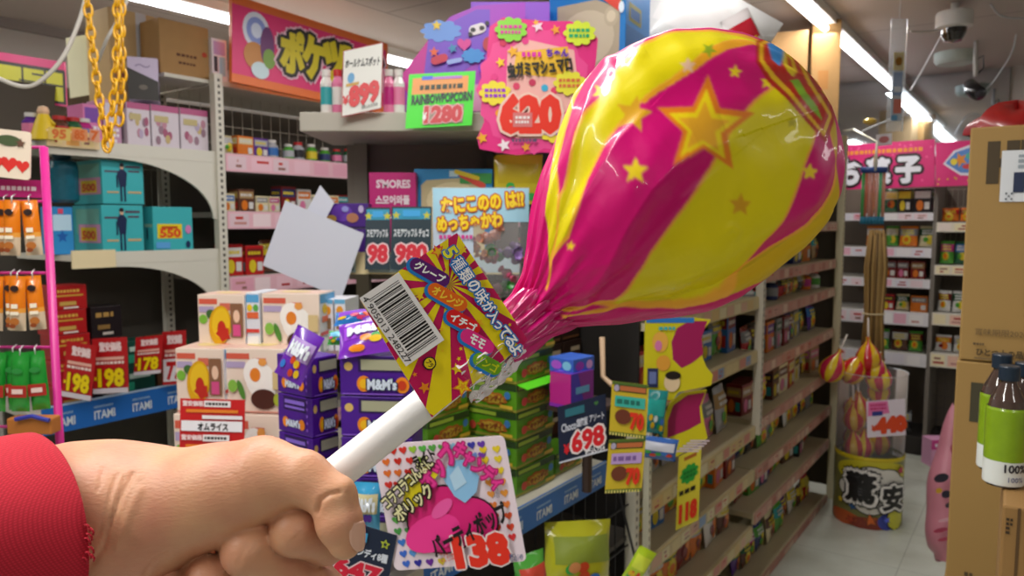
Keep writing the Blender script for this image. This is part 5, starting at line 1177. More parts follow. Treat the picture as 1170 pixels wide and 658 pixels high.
cable([(150, -10, 2.3), (135, 22, 2.3), (122, 45, 2.3), (112, 70, 2.35)], 0.005, 'd0ccc4', 'short white cable right of the yellow chains')
# pink and orange hanging sign
t_s = TL - 0.06
b = Card((265, 0), (443, 45), (443, 131), (265, 93), onT(265, 93, t_s), 'e8702a', 0.02, dl=onT(443, 131, t_s)); p = b.p; W_, H_ = b.W, b.H
p.rect(0, H_ * .10, W_ * .985, H_ * .90, 'e22a72')
p.ell(W_ * .13, H_ * .66, W_ * .075, H_ * .22, 'e0e4f0'); p.ell(W_ * .13, H_ * .66, W_ * .055, H_ * .16, '8a9ad8'); p.ell(W_ * .13, H_ * .66, W_ * .03, H_ * .09, 'd8e0f4'); p.ell(W_ * .12, H_ * .36, W_ * .06, H_ * .16, 'c8843a'); p.ell(W_ * .19, H_ * .50, W_ * .04, H_ * .24, '6a2a6a'); p.ell(W_ * .15, H_ * .2, W_ * .05, H_ * .10, 'cfe4ea'); p.ell(W_ * .2, H_ * .36, W_ * .035, H_ * .12, '7aa03a')
p.k = 9
for i, ch in enumerate('ポケットガ'):
    cx = W_ * (.335 + i * .135); p.k = 9; p.text(ch, cx, H_ * .52, W_ * .13, H_ * .50, 'f0c0d0', off=0.17); p.k = 10
    p.text(ch, cx, H_ * .52, W_ * .13, H_ * .50, '1a1206', off=0.13); p.k = 11; p.text(ch, cx, H_ * .52, W_ * .125, H_ * .48, 'd8c614', off=0.065)
b.place('hanging_sign', 'pink and orange hanging sign with thick yellow letters, upper left', 'sign')
b = Card((206, 121), (338, 143), (338, 151), (206, 128), onT(206, 121, 3.7), 'e6dc18', 0.01, dl=onT(338, 143, 3.7)); b.place('aisle_banner', 'narrow yellow banner far behind the wire mesh panel', 'banner')
# ---------------------------------------------------------------- white paper sheets
b = Card((330, 234), (412, 262), (390, 341), (300, 303), 1.95, 'c6cad8', 0.0006); b.mb; b.p.text('', 0, 0, 1, 1, 'ffffff') if False else None; b.place('paper_sheet', 'large white paper sheet hanging crooked left of the purple boxes', 'paper')
b = Card((366, 214), (382, 229), (366, 262), (350, 242), 1.96, 'c8ccdc', 0.0006); b.place('paper_sheet', 'small white paper corner sticking up behind the large sheet', 'paper')
b = Card((400, 186), (447, 183), (447, 206), (398, 206), 2.35, 'c8c4bc', 0.002); b.place('label_holder', 'pale plastic label holder left of the pink marshmallow box', 'label holder')
# ---------------------------------------------------------------- end shelf: egg-printed boxes, purple boxes
ZE = ZI + 0.0125
def egg_box(x0, x1, y0, y1, d, e, thick, zb, kind, label, n=None, side=None):
    b = Px(x0, x1, y0, y1, d, e, thick, None)
    if zb is not None: b.A[2] = zb; b.M = Matrix.Translation(Vector(b.A)) @ Matrix.Rotation(e, 4, 'Z')
    m = MB(); b.shell(m, 'efdccb'); p = b.front(m); W_, H_ = b.W, b.H
    p.rect(0, 0, W_, 1.5, 'e8a08c'); p.rect(W_ * .03, H_ * .84, W_ * .42, H_ * .93, 'd9604a'); p.rect(W_ * .03, H_ * .70, W_ * .35, H_ * .80, 'b4a4c8'); p.rect(W_ * .48, H_ * .74, W_ * .7, H_ * .86, 'd8705a')
    if kind == 0:
        p.ell(W_ * .30, H_ * .66, W_ * .10, H_ * .10, '3f6a34', 0.9); p.ell(W_ * .12, H_ * .58, W_ * .09, H_ * .08, '7ab83c')
        p.ell(W_ * .48, H_ * .48, W_ * .24, H_ * .34, 'e0a80c', -0.1); p.ell(W_ * .50, H_ * .52, W_ * .19, H_ * .26, 'ecc222', -0.1); p.star(W_ * .55, H_ * .34, W_ * .16, 'c02a1e', 0.4, 5, 0.7, 1.2); p.ell(W_ * .52, H_ * .42, W_ * .09, H_ * .14, 'c02a1e')
        p.rect(W_ * .72, H_ * .28, W_ * .98, H_ * .86, '8a6246'); p.ell(W_ * .85, H_ * .64, W_ * .07, H_ * .11, 'ecc8ac'); p.rect(W_ * .77, H_ * .30, W_ * .93, H_ * .50, 'd2508a'); p.ell(W_ * .58, H_ * .12, W_ * .2, H_ * .06, 'e07a5c')
    else:
        p.ell(W_ * .62, H_ * .50, W_ * .26, H_ * .30, 'fbf8f2', 0.3); p.ell(W_ * .52, H_ * .62, W_ * .20, H_ * .24, 'fbf8f2'); p.ell(W_ * .52, H_ * .60, W_ * .09, H_ * .11, 'e8862a'); p.ell(W_ * .65, H_ * .80, W_ * .07, H_ * .06, 'eda04c')
        p.ell(W_ * .66, H_ * .22, W_ * .22, H_ * .16, '4c2a22'); p.ell(W_ * .28, H_ * .36, W_ * .05, H_ * .16, '4f8a34', 0.3); p.ell(W_ * .14, H_ * .42, W_ * .08, H_ * .10, '86bf4a'); p.rect(W_ * .82, H_ * .38, W_ * .99, H_ * .66, 'd8c08a'); p.ell(W_ * .90, H_ * .22, W_ * .07, H_ * .10, 'a8b83a')
    q_ = b.right(m); q_.rect(0, 0, 100, 100, 'dfe4ee'); q_.rect(5, 84, 95, 98, '5aa8dc'); q_.ell(30, 74, 14, 8, 'e8c81a'); q_.ell(72, 74, 12, 8, '5aac4a'); q_.rect(12, 52, 88, 62, 'e0683c'); q_.rect(0, 30, 100, 36, 'd84038'); q_.rect(10, 4, 90, 26, 'f4f4f6')
    q_ = b.top(m); q_.rect(2, 4, 98, 96, 'e8c4b4'); q_.ell(45, 50, 26, 22, 'e8d08a')
    return b.place(m, 'egg_print_box', label, 'sweets box', 'pale boxes with egg pictures on the end shelf')
DE = 1.72; k1 = lambda y: float(PD(228, y, DE)[2])
zs1, zs2 = k1(404), k1(470)
egg_box(228, 281, 338, 404, DE, -0.12, 0.10, zs1 + 0.003, 0, 'pale omelette box at the left of the top tier', side=1)
egg_box(301, 366, 340, 408, DE - 0.01, -0.12, 0.10, zs1 + 0.003, 1, 'pale fried-egg box at the right of the top tier')
b = Px(283, 298, 338, 407, DE - 0.01, -0.12, 0.10, None); b.A[2] = zs1 + .003; b.M = Matrix.Translation(Vector(b.A)) @ Matrix.Rotation(-0.12, 4, 'Z'); m = MB(); b.shell(m, 'dfe4ee'); p = b.front(m); p.rect(0.5, 58, 14.5, 67, '5aa8dc'); p.ell(4, 52, 3, 4, 'e8c81a'); p.ell(11, 52, 3, 4, '5aac4a'); p.rect(1, 40, 14, 47, 'e0683c'); p.rect(0, 24, 15, 28, 'd84038'); p.rect(1, 6, 14, 20, 'f8f8fa'); b.place(m, 'egg_print_box', 'narrow white and blue end of a pale box between the two top-tier boxes', 'sweets box', 'pale boxes with egg pictures on the end shelf')
for i, x in enumerate((369, 383)):
    b = Px(x, x + 12, 344, 391, DE + 0.02, -0.12, 0.10, None); m = MB(); b.A[2] = zs1 + .003; b.M = Matrix.Translation(Vector(b.A)) @ Matrix.Rotation(-0.12, 4, 'Z'); b.h = float(PD(x, 344, DE)[2]) - zs1; b.shell(m, 'e2e2ea'); p = b.front(m); p.rect(0, 43, 12, 47, '6ab0d8'); p.ell(6, 37, 4, 4, 'e89a2a'); p.rect(2, 20, 10, 30, '8a6a4a'); p.ell(6, 10, 4, 4, '6ab04a')
    b.place(m, 'egg_print_box', 'slim white box with round food pictures, %s of the pair right of the fried-egg box' % ('left', 'right')[i], 'sweets box', 'pale boxes with egg pictures on the end shelf')
b = egg_box(203, 257, 398, 470, DE - 0.06, -0.12, 0.12, None, 0, 'pale omelette box at the left of the second tier'); zb2 = b.location.z
b = egg_box(259, 326, 402, 474, DE - 0.06, -0.12, 0.12, zb2, 1, 'pale fried-egg box at the right of the second tier')
hh = (zb2 - ZE) / 1.0
for j, (x0, x1, k) in enumerate(((198, 254, 0), (256, 322, 1))):
    b = Px(x0, x1, 402, 474, DE - 0.07, -0.12, 0.12); nlev = 1 if zb2 - ZE < b.h * 1.6 else 2
    for l in range(nlev):
        e_ = egg_box(x0, x1, 402, 474, DE - 0.07, -0.12, 0.12, ZE + 0.001 + l * (zb2 - ZE) / nlev, k, 'pale egg-print box under the second tier, %s column%s' % (('left', 'right')[j], '' if nlev == 1 else (', lower', ', upper')[l]))
        e_.scale = (1, 1, ((zb2 - ZE) / nlev - 0.004) / (b.h))
b = Card((206, 455), (280, 457), (279, 516), (205, 514), 1.53, 'c81c1e'); p = b.p; W_, H_ = b.W, b.H
p.text('驚安価格', W_ * .2, H_ * .91, W_ * .32, H_ * .10, 'f4dada', off=0.04); p.rect(W_ * .37, H_ * .85, W_ * .78, H_ * .97, 'ece4e4'); scribble(p, W_ * .40, H_ * .87, W_ * .74, H_ * .95, 1, '1a1a1a', 1); p.rects([(W_ * .1, H_ * .74, W_ * .9, H_ * .80), (W_ * .1, H_ * .06, W_ * .9, H_ * .12)], 'e8842a'); p.rect(W_ * .03, H_ * .38, W_ * .97, H_ * .58, 'f0eef2'); p.rect(W_ * .35, H_ * .62, W_ * .97, H_ * .69, 'ece8ea')
p.text('オムライス', W_ * .52, H_ * .47, W_ * .46, H_ * .13, '181418', off=0.04); p.text('驚安価格', W_ * .2, H_ * .26, W_ * .32, H_ * .10, 'f4dada', off=0.04); p.rect(W_ * .37, H_ * .19, W_ * .78, H_ * .32, 'ece4e4'); scribble(p, W_ * .40, H_ * .215, W_ * .74, H_ * .295, 1, '1a1a1a', 1)
b.place('price_card', 'red card with a white panel in front of the pale omelette boxes', 'price card')
# purple sweets boxes with open fronts
def purple_box(x0, x1, y0, y1, d, e, thick, label, zb, dz=0, side=True):
    b = Px(x0, x1, y0, y1, d, e, thick); b.A[2] = zb; b.M = Matrix.Translation(Vector(b.A)) @ Matrix.Rotation(e, 4, 'Z'); b.h = dz or b.h
    m = MB(); b.shell(m, '4a1590', 0.0015, 0.35); W_, H_ = b.W, b.H; p = b.front(m, rough=0.35)
    p.ell(W_ * .12, H_ * .72, min(W_ * .07, 5), min(5, H_ * .14), 'dcb868'); p.rect(W_ * .26, H_ * .60, W_ * .97, H_ * .95, '2a0c54'); p.rect(W_ * .30, H_ * .64, W_ * .95, H_ * .90, ('b8b894', '6a3ab8', 'a8a88c')[int(abs(x0 + y0)) % 3])
    p.ell(W_ * .34, H_ * .30, W_ * .10, H_ * .2, 'ef8a1a'); p.ell(W_ * .88, H_ * .28, W_ * .10, H_ * .2, 'ef8a1a'); p.ell(W_ * .34, H_ * .30, W_ * .06, H_ * .12, 'f0b81c'); p.ell(W_ * .88, H_ * .28, W_ * .06, H_ * .12, 'c83a1a')
    p.k += 1; p.text("M&M's", W_ * .60, H_ * .30, W_ * .42, H_ * .26, '14284e', off=0.10); p.text("M&M's", W_ * .60, H_ * .30, W_ * .40, H_ * .25, 'd8e4f4', off=0.045); p.rect(W_ * .04, H_ * .04, W_ * .9, H_ * .07, '8a5ad0')
    q_ = b.left(m, rough=0.35); q_.rect(18, 60, 84, 96, '2a0c54'); q_.rects([(22, 66, 80, 72), (22, 78, 80, 88)], '8a6ad8'); q_.ell(24, 28, 9, 14, 'ef8a1a'); q_.ell(72, 28, 9, 14, 'ef8a1a'); q_.k += 1; q_.text("M&M's", 48, 28, 40, 18, 'd8e4f4', off=0.045); q_.rects([(88, 15 + 18 * i, 92, 22 + 18 * i) for i in range(5)], '8a5ad0')
    return b.place(m, 'purple_candy_box', label, 'sweets box', 'purple candy boxes stacked on the end shelf')
DP = 1.30
z0_ = lambda y, d=DP: float(PD(355, y, d)[2])
hstep = z0_(405) - z0_(452)
for i in range(5):
    zb = z0_(455) - (i) * hstep; lab_ = ['topmost', 'second from the top', 'third from the top', 'fourth from the top', 'fifth from the top'][i]
    if zb < ZE - hstep * 0.5: continue
    zb_ = max(zb, ZE + 0.001) if zb < ZE + hstep * 0.3 else zb
    purple_box(356, 386, 405, 452, DP, ANG, 0.095, 'purple candy box of the left column, ' + lab_, zb_, hstep - 0.002)
for i in range(5):
    zb = z0_(450) - (i) * hstep + 0.003; lab_ = ['topmost', 'second from the top', 'third from the top', 'fourth from the top', 'fifth from the top'][i]
    if zb < ZE - hstep * 0.5: continue
    zb_ = max(zb, ZE + 0.001) if zb < ZE + hstep * 0.3 else zb
    purple_box(389, 470, 405, 452, DP - 0.02, -0.10, 0.085, 'purple candy box of the right column, ' + lab_, zb_, hstep - 0.002)
def soft_pouch(cx, cy, w, h, d, rot, c1, c2, c3, label, txt=None, name='candy_pouch', yaw=0.0, lean=0.0, depth=0.03, group=None, txc='e8f0f8'):
    """a pillow bag centred on a photo position, w and h in px"""
    P = PD(cx, cy, d); k = d / F; m = MB(); N, Mv = 14, 14; w *= k; h *= k
    def th(u, v): return depth * (max(0, math.sin(PI * u)) ** .5) * (max(0, math.sin(PI * min(max((v - .06) / .88, 0), 1))) ** .55) * (1 + .14 * math.sin(8 * u + cx) * math.sin(7 * v + cy))
    def pt(x, y, s, e=0): return ((x - .5) * w * (1 - .04 * math.sin(PI * y)), s * th(x, y) - e, (y - .5) * h)
    for s in (-1, 1): m.grid([[pt(j / N, i / Mv, s) for j in range(N + 1)] for i in range(Mv + 1)], mat(c1, 0.2, coat=0.6))
    p = Print(m, (0, 0, 0), (1, 0, 0), (0, 0, 1), 0.0008, 0.25, lambda x, y, e: pt(min(max(x, 0), 1), min(max(y, 0), 1), -1, e)); p.maxe = 0.12
    def patch_(x0, x1, y0, y1, c):
        pts = [(x0 + (x1 - x0) * i / 10, y0 + (y1 - y0) * j / 8) for i in range(11) for j in range(9)]; p.raw(pts, [(i * 9 + j, i * 9 + 9 + j, i * 9 + 10 + j, i * 9 + 1 + j) for i in range(10) for j in range(8)], c)
    patch_(0.08, 0.92, 0.42, 0.80, c2); rr = random.Random(int(cx * 7 + cy))
    for i in range(6): p.ell(rr.uniform(.15, .85), rr.uniform(.12, .40), .09, .08, rr.choice([c3, 'e8c020', 'd84a2a', '3aa84a', '3a7ad0'])); p.k -= 0.8
    p.k += 3
    if txt: p.text(txt, .5, .62, .7, .24, txc, off=0.06)
    o = m.build(name, None, True, M=Matrix.Translation(Vector(P)) @ Matrix.Rotation(yaw, 4, 'Z') @ Matrix.Rotation(rot, 4, 'Y') @ Matrix.Rotation(lean, 4, 'X')); return tag(o, label, 'sweets bag', group)
soft_pouch(342, 406, 36, 62, 1.24, -0.45 + 0.9, '6a2ab0', 'b89ad8', '5ac04a', 'purple pouch tipped up in the open top box of the left column', "M&M's", depth=0.008, lean=-0.15, yaw=-0.2)
soft_pouch(428, 384, 84, 46, 1.28, -0.16, '7a2cb8', '9a4ad0', 'ef8a1a', 'purple candy pouch lying on the right column, nearest the label', "M&M's", depth=0.014, lean=-0.7)
soft_pouch(446, 366, 66, 34, 1.36, -0.3, '7030a8', 'c8bce8', '3ab0d8', 'purple candy pouch behind the nearest one on the right column', depth=0.012, lean=-0.8)
soft_pouch(412, 362, 60, 22, 1.46, -0.1, '2a7ac8', '8a4ac8', 'd83a6a', 'blue and pink pouch lying behind the purple pouches', depth=0.014, lean=-0.9)
soft_pouch(388, 386, 26, 18, 1.42, 0.0, '4aa84a', '7ac8e8', 'd84a8a', 'green and pink pouch behind the tipped purple pouch', depth=0.012, lean=-0.6)
# ---------------------------------------------------------------- green boxes on the blue-railed shelf
GW = Matrix.Translation(Vector(W(0, 0, 0))) @ Matrix.Rotation(ANG, 4, 'Z')
def green_box(s0, s1, t0, t1, z0, z1, label, k, grp='green candy boxes on the blue-railed shelf', c='5c9a1e'):
    m = MB(); w, dp, h = s1 - s0, t1 - t0, z1 - z0; m.box(0, w, 0, dp, 0, h, mat(c, 0.35), bev=0.0015)
    for O, ex, n in (((0, 0, 0), (w / 100, 0, 0), 1), ((0, dp, 0), (0, -dp / 100, 0), 2)):
        p = Print(m, O, ex, (0, 0, h / 50), 0.0005, 0.35); p.rect(0, 0, 100, 5, '9a9a3a'); p.rect(0, 38, 100, 50, '2a4420'); p.rect(4, 40, 60, 47, '9ab83a'); p.cloud(52, 20, 62, 24, 'b8682a'); p.k += 3; p.cloud(52, 20, 50, 17, 'c8a83a'); p.k += 3; p.text('キャンディ', 52, 21, 42, 11, '8a3a24', 0.08, off=0.06); p.ell(85, 30, 6, 7, '3a78b8'); p.ell(14, 18, 7, 8, 'c84a3a'); p.rect(70, 6, 96, 12, 'd8b43a')
    o = m.build('green_candy_box', None, M=Matrix.Translation(Vector(W(s0, t0, z0))) @ Matrix.Rotation(ANG + 0.02 * ((k * 5) % 3 - 1), 4, 'Z')); return tag(o, label, 'sweets box', grp)
PGa = PT(590, 430, 0.945); sg = st(PGa)[0]; hg = 0.0655
LV = ['lowest', 'second from the bottom', 'third from the bottom', 'fourth from the bottom', 'fifth from the bottom', 'topmost']
for l in range(6):
    green_box(sg, sg + 0.155, 0.945, 1.085, ZE + 0.002 + l * hg, ZE + l * hg + hg, 'green candy box in the column nearest the 698 card, ' + LV[l], l)
for l in range(6):
    green_box(sg - 0.012, sg + 0.14, 1.10, 1.24, ZE + 0.002 + l * hg, ZE + l * hg + hg, 'green candy box in the middle column behind the flag, ' + LV[l], l + 3)
for l in range(4):
    green_box(sg - 0.17, sg - 0.03, 1.06, 1.20, ZE + 0.002 + l * hg, ZE + l * hg + hg, 'green candy box in the front left column by the stick, ' + LV[l if l < 3 else 5], l + 1)
green_box(sg + 0.175, sg + 0.30, 0.95, 1.03, ZE + 0.002, ZE + 0.056, 'small green box lying alone at the right end of the blue rail', 2, None)
m = MB(); m.box(0, 0.15, -0.03, 0.0, 0.0, 0.002, mat('5cd81c', 0.4), Matrix.Rotation(0.25, 4, 'X')); tag(m.build('box_lid', None, M=Matrix.Translation(Vector(W(sg, 0.943, ZE + 4 * hg))) @ Matrix.Rotation(ANG, 4, 'Z')), 'bright green lid flap sticking out of the nearest green column', 'lid')
# dark boxes, purple and pink box, cards between the bays
for i in range(4):
    for j in range(2):
        b_s = 1.715 + j * 0.108; z0b = ZI + 0.002 + i * 0.0975; m = MB(); m.box(0, 0.10, 0, 0.16, 0, 0.095, mat('2c1a14', 0.4), bev=0.0015)
        for O, ex in (((0, 0, 0), (0.001, 0, 0)), ((0, .16, 0), (0, -.0016, 0))):
            p = Print(m, O, ex, (0, 0, .00095), 0.0005); p.rect(8, 30, 92, 62, '4a2a1c'); p.rect(40, 66, 90, 80, 'b8a890'); p.rect(5, 5, 95, 12, '6a4428')
        o = m.build('chocolate_box', None, M=Matrix.Translation(Vector(W(b_s, 1.12 + 0.006 * (i % 2), z0b))) @ Matrix.Rotation(ANG, 4, 'Z')); tag(o, 'dark brown chocolate box, %s, %s column behind the 698 card' % (LV[i if i < 3 else 5], ('left', 'right')[j]), 'sweets box', 'dark chocolate boxes behind the 698 card')
b = Px(628, 652, 424, 463, 1.72, -0.75, 0.085, None); m = MB(); b.shell(m, 'c0288c'); 
q_ = b.right(m); q_.rect(0, 0, 100, 100, '8a2f9a'); q_.poly([(0, 0), (60, 0), (30, 100), (0, 100)], '4a3ab8'); q_.rect(20, 40, 80, 60, '6ab0e0'); p = b.front(m); p.rect(0, 0, b.W, 4, '8a2fb0'); b.w = b.w
q_ = b.top(m); q_.rect(0, 0, 100, 100, '5a34b0'); q_.ell(30, 30, 20, 14, 'a86ad8'); q_.ell(70, 60, 20, 18, '3a6ad8')
o = b.place(m, 'purple_gift_box', 'magenta and violet box above the dark 698 card', 'box')
b = Px(628, 655, 407, 424, 1.74, -0.75, 0.08, None); m = MB(); b.shell(m, '3f6ad0'); p = b.front(m); p.ell(8, 9, 6, 5, 'b85ad8'); p.ell(20, 9, 5, 5, '8ad0e8'); q_ = b.right(m); q_.ell(30, 50, 20, 30, 'a03ac0'); q_.ell(75, 50, 15, 30, 'd8a0e0'); b.place(m, 'candy_tin', 'blue and violet tray of sweets on the magenta box', 'box')
m = MB(); zpb = float(PD(628, 463, 1.72)[2]); m.box(-0.012, 0.10, -0.0, 0.16, -0.012, -0.002, mat('3a2a24', 0.6)); m.tube([(0.05, 0.08, -0.01), (0.05, 0.08, -(zpb - ZI) + 0.001)], 0.012, mat('3a2a24'), n=8)
o = m.build('display_riser', None, M=Matrix.Translation(Vector(PD(628, 463, 1.72))) @ Matrix.Rotation(-0.75, 4, 'Z')); tag(o, 'dark riser under the magenta and violet box', 'stand')
b = Card((637, 463), (692, 452), (694, 514), (639, 529), 1.56, '131f3a'); p = b.p; W_, H_ = b.W, b.H
p.text('♥', W_ * .8, H_ * .88, 5, 5, '3a6a3a'); p.text('Choco', W_ * .22, H_ * .60, W_ * .30, H_ * .14, 'c8ccd8', 0.02, off=0.03); p.text('国際版', W_ * .50, H_ * .62, W_ * .22, H_ * .14, 'c8ccd8', off=0.03); p.text('アソート', W_ * .80, H_ * .64, W_ * .30, H_ * .12, 'c8ccd8', off=0.03); p.rect(W_ * .15, H_ * .78, W_ * .55, H_ * .92, '2a6a78')
p.text('698', W_ * .60, H_ * .30, W_ * .66, H_ * .34, 'e8dcdc', 0.03, off=0.12); p.text('698', W_ * .60, H_ * .30, W_ * .64, H_ * .33, 'd01c28', 0.03, off=0.05); p.text('¥', W_ * .16, H_ * .22, W_ * .10, H_ * .16, 'd01c28', off=0.05); p.text('税込754', W_ * .74, H_ * .07, W_ * .40, H_ * .10, 'e0e0e6', off=0.03); p.rect(0, 0, W_, H_ * .03, 'c8ccd8')
b.place('price_card', 'dark blue 698 price card right of the green boxes', 'price card')
for i, q4 in enumerate((((699, 434), (742, 441), (738, 501), (696, 496)), ((697, 499), (737, 504), (733, 561), (691, 563)))):
    b = Card(*q4, 1.52, 'c8b02a'); p = b.p; W_, H_ = b.W, b.H; p.rects([(0, H_ * .94, W_, H_), (0, 0, W_, H_ * .06)], '4f6a28'); p.rect(W_ * .06, H_ * .82, W_ * .94, H_ * .95, '3a4a22'); p.rect(W_ * .22, H_ * .84, W_ * .92, H_ * .93, 'b8683a'); p.ell(W_ * .13, H_ * .88, 3, 4, 'a8a0b8'); p.rect(W_ * .1, H_ * .54, W_ * .92, H_ * .74, ('3ab0a0', 'b89ad0')[i]); scribble(p, W_ * .15, H_ * .57, W_ * .88, H_ * .71, 1, ('1f6a60', '7a5a9a')[i], i); p.ell(W_ * .34, H_ * .36, W_ * .22, H_ * .14, '6a3420'); p.text('70', W_ * .72, H_ * .30, W_ * .34, H_ * .28, 'd8321c', off=0.06)
    p.rects([(W_ * .08 * j, 0, W_ * .08 * j + 1.5, H_ * .05) for j in range(12)], 'e8d87a'); b.place('hanging_snack_strip', 'yellow and green hanging pack, %s of the pair beside the 698 card' % ('upper', 'lower')[i], 'sweets bag', 'yellow packs on the strip beside the 698 card')
m = MB(); m.tube([PD(688, 385, 1.60), PD(689, 430, 1.60), PD(700, 440, 1.54)], 0.006, mat('b89a7a', 0.5), n=6); tag(m.build('hanging_strip', None, True), 'tan strip from which the yellow packs hang', 'strip')
# yellow die-cut stand with magenta wells
def stand(outline, wells, d, label, extras=()):
    b = Card((0, 0), (1, 0), (1, 1), (0, 1), d, None); O = PD(outline[0][0], outline[0][1], d); k = d / F
    m = MB(); b.mb = m; b.org = O; q = Print(m, (0, 0, 0), (k, 0, 0), (0, 0, k), 0.0006); b.p = q; o2 = [(x - outline[0][0], outline[0][1] - y) for x, y in outline]; cxm = sum(p_[0] for p_ in o2) / len(o2)
    q.poly(o2, 'd2c81c')
    bk_ = [(x * k, 0.006, y * k) for x, y in o2]; fr_ = [(x * k, 0.0, y * k) for x, y in o2]; n = len(o2); m.add(fr_ + bk_, [tuple(range(2 * n - 1, n - 1, -1))] + [(i, (i + 1) % n, (i + 1) % n + n, i + n) for i in range(n)], mat('d2c81c'))
    for w in wells: q.poly([(x - outline[0][0], outline[0][1] - y) for x, y in w], 'a01858')
    for f in extras: f(q, outline[0])
    return m, O
m, O = stand([(735, 452), (736, 364), (790, 362), (810, 365), (800, 380), (799, 400), (806, 418), (814, 428), (812, 440), (775, 448), (768, 458)],
             [[(768, 410), (766, 390), (772, 374), (786, 366), (806, 366), (800, 385), (802, 404), (790, 414), (778, 420)]], 1.86, '',
             [lambda q, o: (q.rect(2, 84, 56, 90, '2a78c8'), q.ell(18, 62, 9, 12, 'e8b04a'), q.ell(22, 38, 8, 9, 'e0a03a'), q.ell(16, 58, 4, 6, 'd87ab0'), q.rect(4, 10, 16, 32, '28305a'), q.rect(6, 14, 14, 28, '6a7ab0'), q.ell(32, 16, 9, 11, 'e8cfa8'), q.ell(33, 24, 9, 5, '1c1414'), scribble(q, 16, 75, 36, 81, 1, '3ab0b8'))])
tag(m.build('counter_display', None, loc=O), 'yellow die-cut display stand with a magenta hollow beside the cream post', 'display stand')
m, O = stand([(758, 520), (757, 480), (764, 460), (778, 448), (806, 444), (800, 462), (804, 484), (808, 500), (790, 512), (772, 522)],
             [[(762, 500), (762, 480), (768, 462), (784, 450), (804, 447), (798, 464), (800, 482), (786, 490)]], 1.90, '', [lambda q, o: q.rects([(14 + 4 * i, 4 + 3 * i, 40 + 3 * i, 6 + 3 * i) for i in range(5)], 'd8c8d0')])
tag(m.build('counter_display', None, loc=O), 'lower display stand with a magenta hollow and striped white packets', 'display stand')
soft_pouch(748, 470, 26, 50, 1.84, 0.1, '1f8a8c', '2aa8a0', 'd8e8e8', 'teal pouch hanging between the yellow packs and the display stand', depth=0.012)
soft_pouch(752, 512, 44, 26, 1.80, 0.15, '3a68b8', 'd8dcec', 'e8b0b0', 'blue and white twisted pouch above the cream post', None, depth=0.012)
b = Card((774, 523), (803, 508), (798, 594), (772, 606), onT(774, 523, TG - 0.012), 'd8cc3c'); p = b.p; W_, H_ = b.W, b.H; p.rect(W_ * .25, H_ * .9, W_ * .8, H_ * .95, 'a8602a'); p.cloud(W_ * .5, H_ * .70, W_ * .8, H_ * .26, '2a9a3a'); p.k += 3; scribble(p, W_ * .25, H_ * .64, W_ * .75, H_ * .76, 2, '17702a', 1); scribble(p, W_ * .08, H_ * .43, W_ * .92, H_ * .53, 1, '1c1a14', 5); p.text('118', W_ * .5, H_ * .20, W_ * .72, H_ * .22, 'd8321c', 0, off=0.07)
b.place('price_card', 'tall yellow and green 118 price card hanging from the cream rail', 'price card')
# ---------------------------------------------------------------- big square hand-drawn sign and the dark card beside the thumb
b = Card((421, 523), (580, 483), (602, 641), (451, 652), 1.05, 'ecdce6', 0.002, 6); p = b.p; W_, H_ = b.W, b.H
HC = ['d8432a', 'e0902c', 'e8cf2a', '7ac83a', '3a9a4a', '3a7ad0', '3a44a8', '7a3ab0']
def hrow(y, x0, x1, cs):
    n = max(2, int((x1 - x0) / 11))
    for i in range(n): p.k = 2; p.heart(x0 + (i + .5) * (x1 - x0) / n, y, 4.6, cs[int(i * len(cs) / n)], 0.12)
hrow(H_ * .945, 6, W_ - 22, ['c8281c', 'd8322a', '9ac83a', '5ab84a', '5aa84a', '8ac8e0', '3a5ac0', '3a3aa8', '6a3ab0']); hrow(H_ * .86, 6, 60, ['e0702a', 'c8281c', 'd8322a', '9ac83a']); hrow(H_ * .86, 108, W_ - 24, ['7a9ae0', '3a44a8', '7a3ab0', '8a4ac0']); hrow(H_ * .77, 6, 42, ['e0702a', 'c8281c']); hrow(H_ * .68, 6, 26, ['d8322a', 'c8281c'])
for i, (y, c) in enumerate(((.90, 'e8cf2a'), (.82, 'e8d02a'), (.73, 'e8cf2a'), (.64, 'e89a3a'), (.55, 'e89a3a'), (.46, 'e8803a'), (.37, 'd8502a'), (.28, 'd8432a'), (.20, 'd8323a'))): hrow(H_ * y, W_ - 34, W_ - 4, [c])
for i, (y, c) in enumerate(((.40, '5aa84a'), (.31, '4a9a4a'))): hrow(H_ * y, 6, 30, [c])
hrow(H_ * .22, 8, 32, ['3a7ad0']); hrow(H_ * .13, 8, 30, ['3a6ad0', '5a9ae0']); hrow(H_ * .05, 8, 62, ['3a6ad0', '2a2a9a', '6a2a9a', 'd8c03a'])
p.k = 5
p.ell(W_ * .44, H_ * .38, W_ * .29, H_ * .27, '3a1426', 0.25, 30); p.ell(W_ * .66, H_ * .36, W_ * .19, H_ * .19, '3a1426', -0.1, 24); p.k = 6.5; p.ell(W_ * .44, H_ * .38, W_ * .275, H_ * .255, 'dc1f7a', 0.25, 30); p.ell(W_ * .66, H_ * .36, W_ * .175, H_ * .175, 'dc1f7a', -0.1, 24)
p.k = 8.5; p.ell(W_ * .34, H_ * .28, W_ * .22, H_ * .14, 'f23a96', 0.3); p.ell(W_ * .44, H_ * .47, W_ * .10, H_ * .05, 'ee5aa8', 0.6)
p.k = 10; p.poly([(W_ * .55, H_ * .56), (W_ * .49, H_ * .70), (W_ * .56, H_ * .84), (W_ * .68, H_ * .84), (W_ * .76, H_ * .70), (W_ * .72, H_ * .58), (W_ * .62, H_ * .50)], '8ec4ee'); p.poly([(W_ * .56, H_ * .60), (W_ * .54, H_ * .72), (W_ * .62, H_ * .80), (W_ * .66, H_ * .66)], 'b8dcf6')
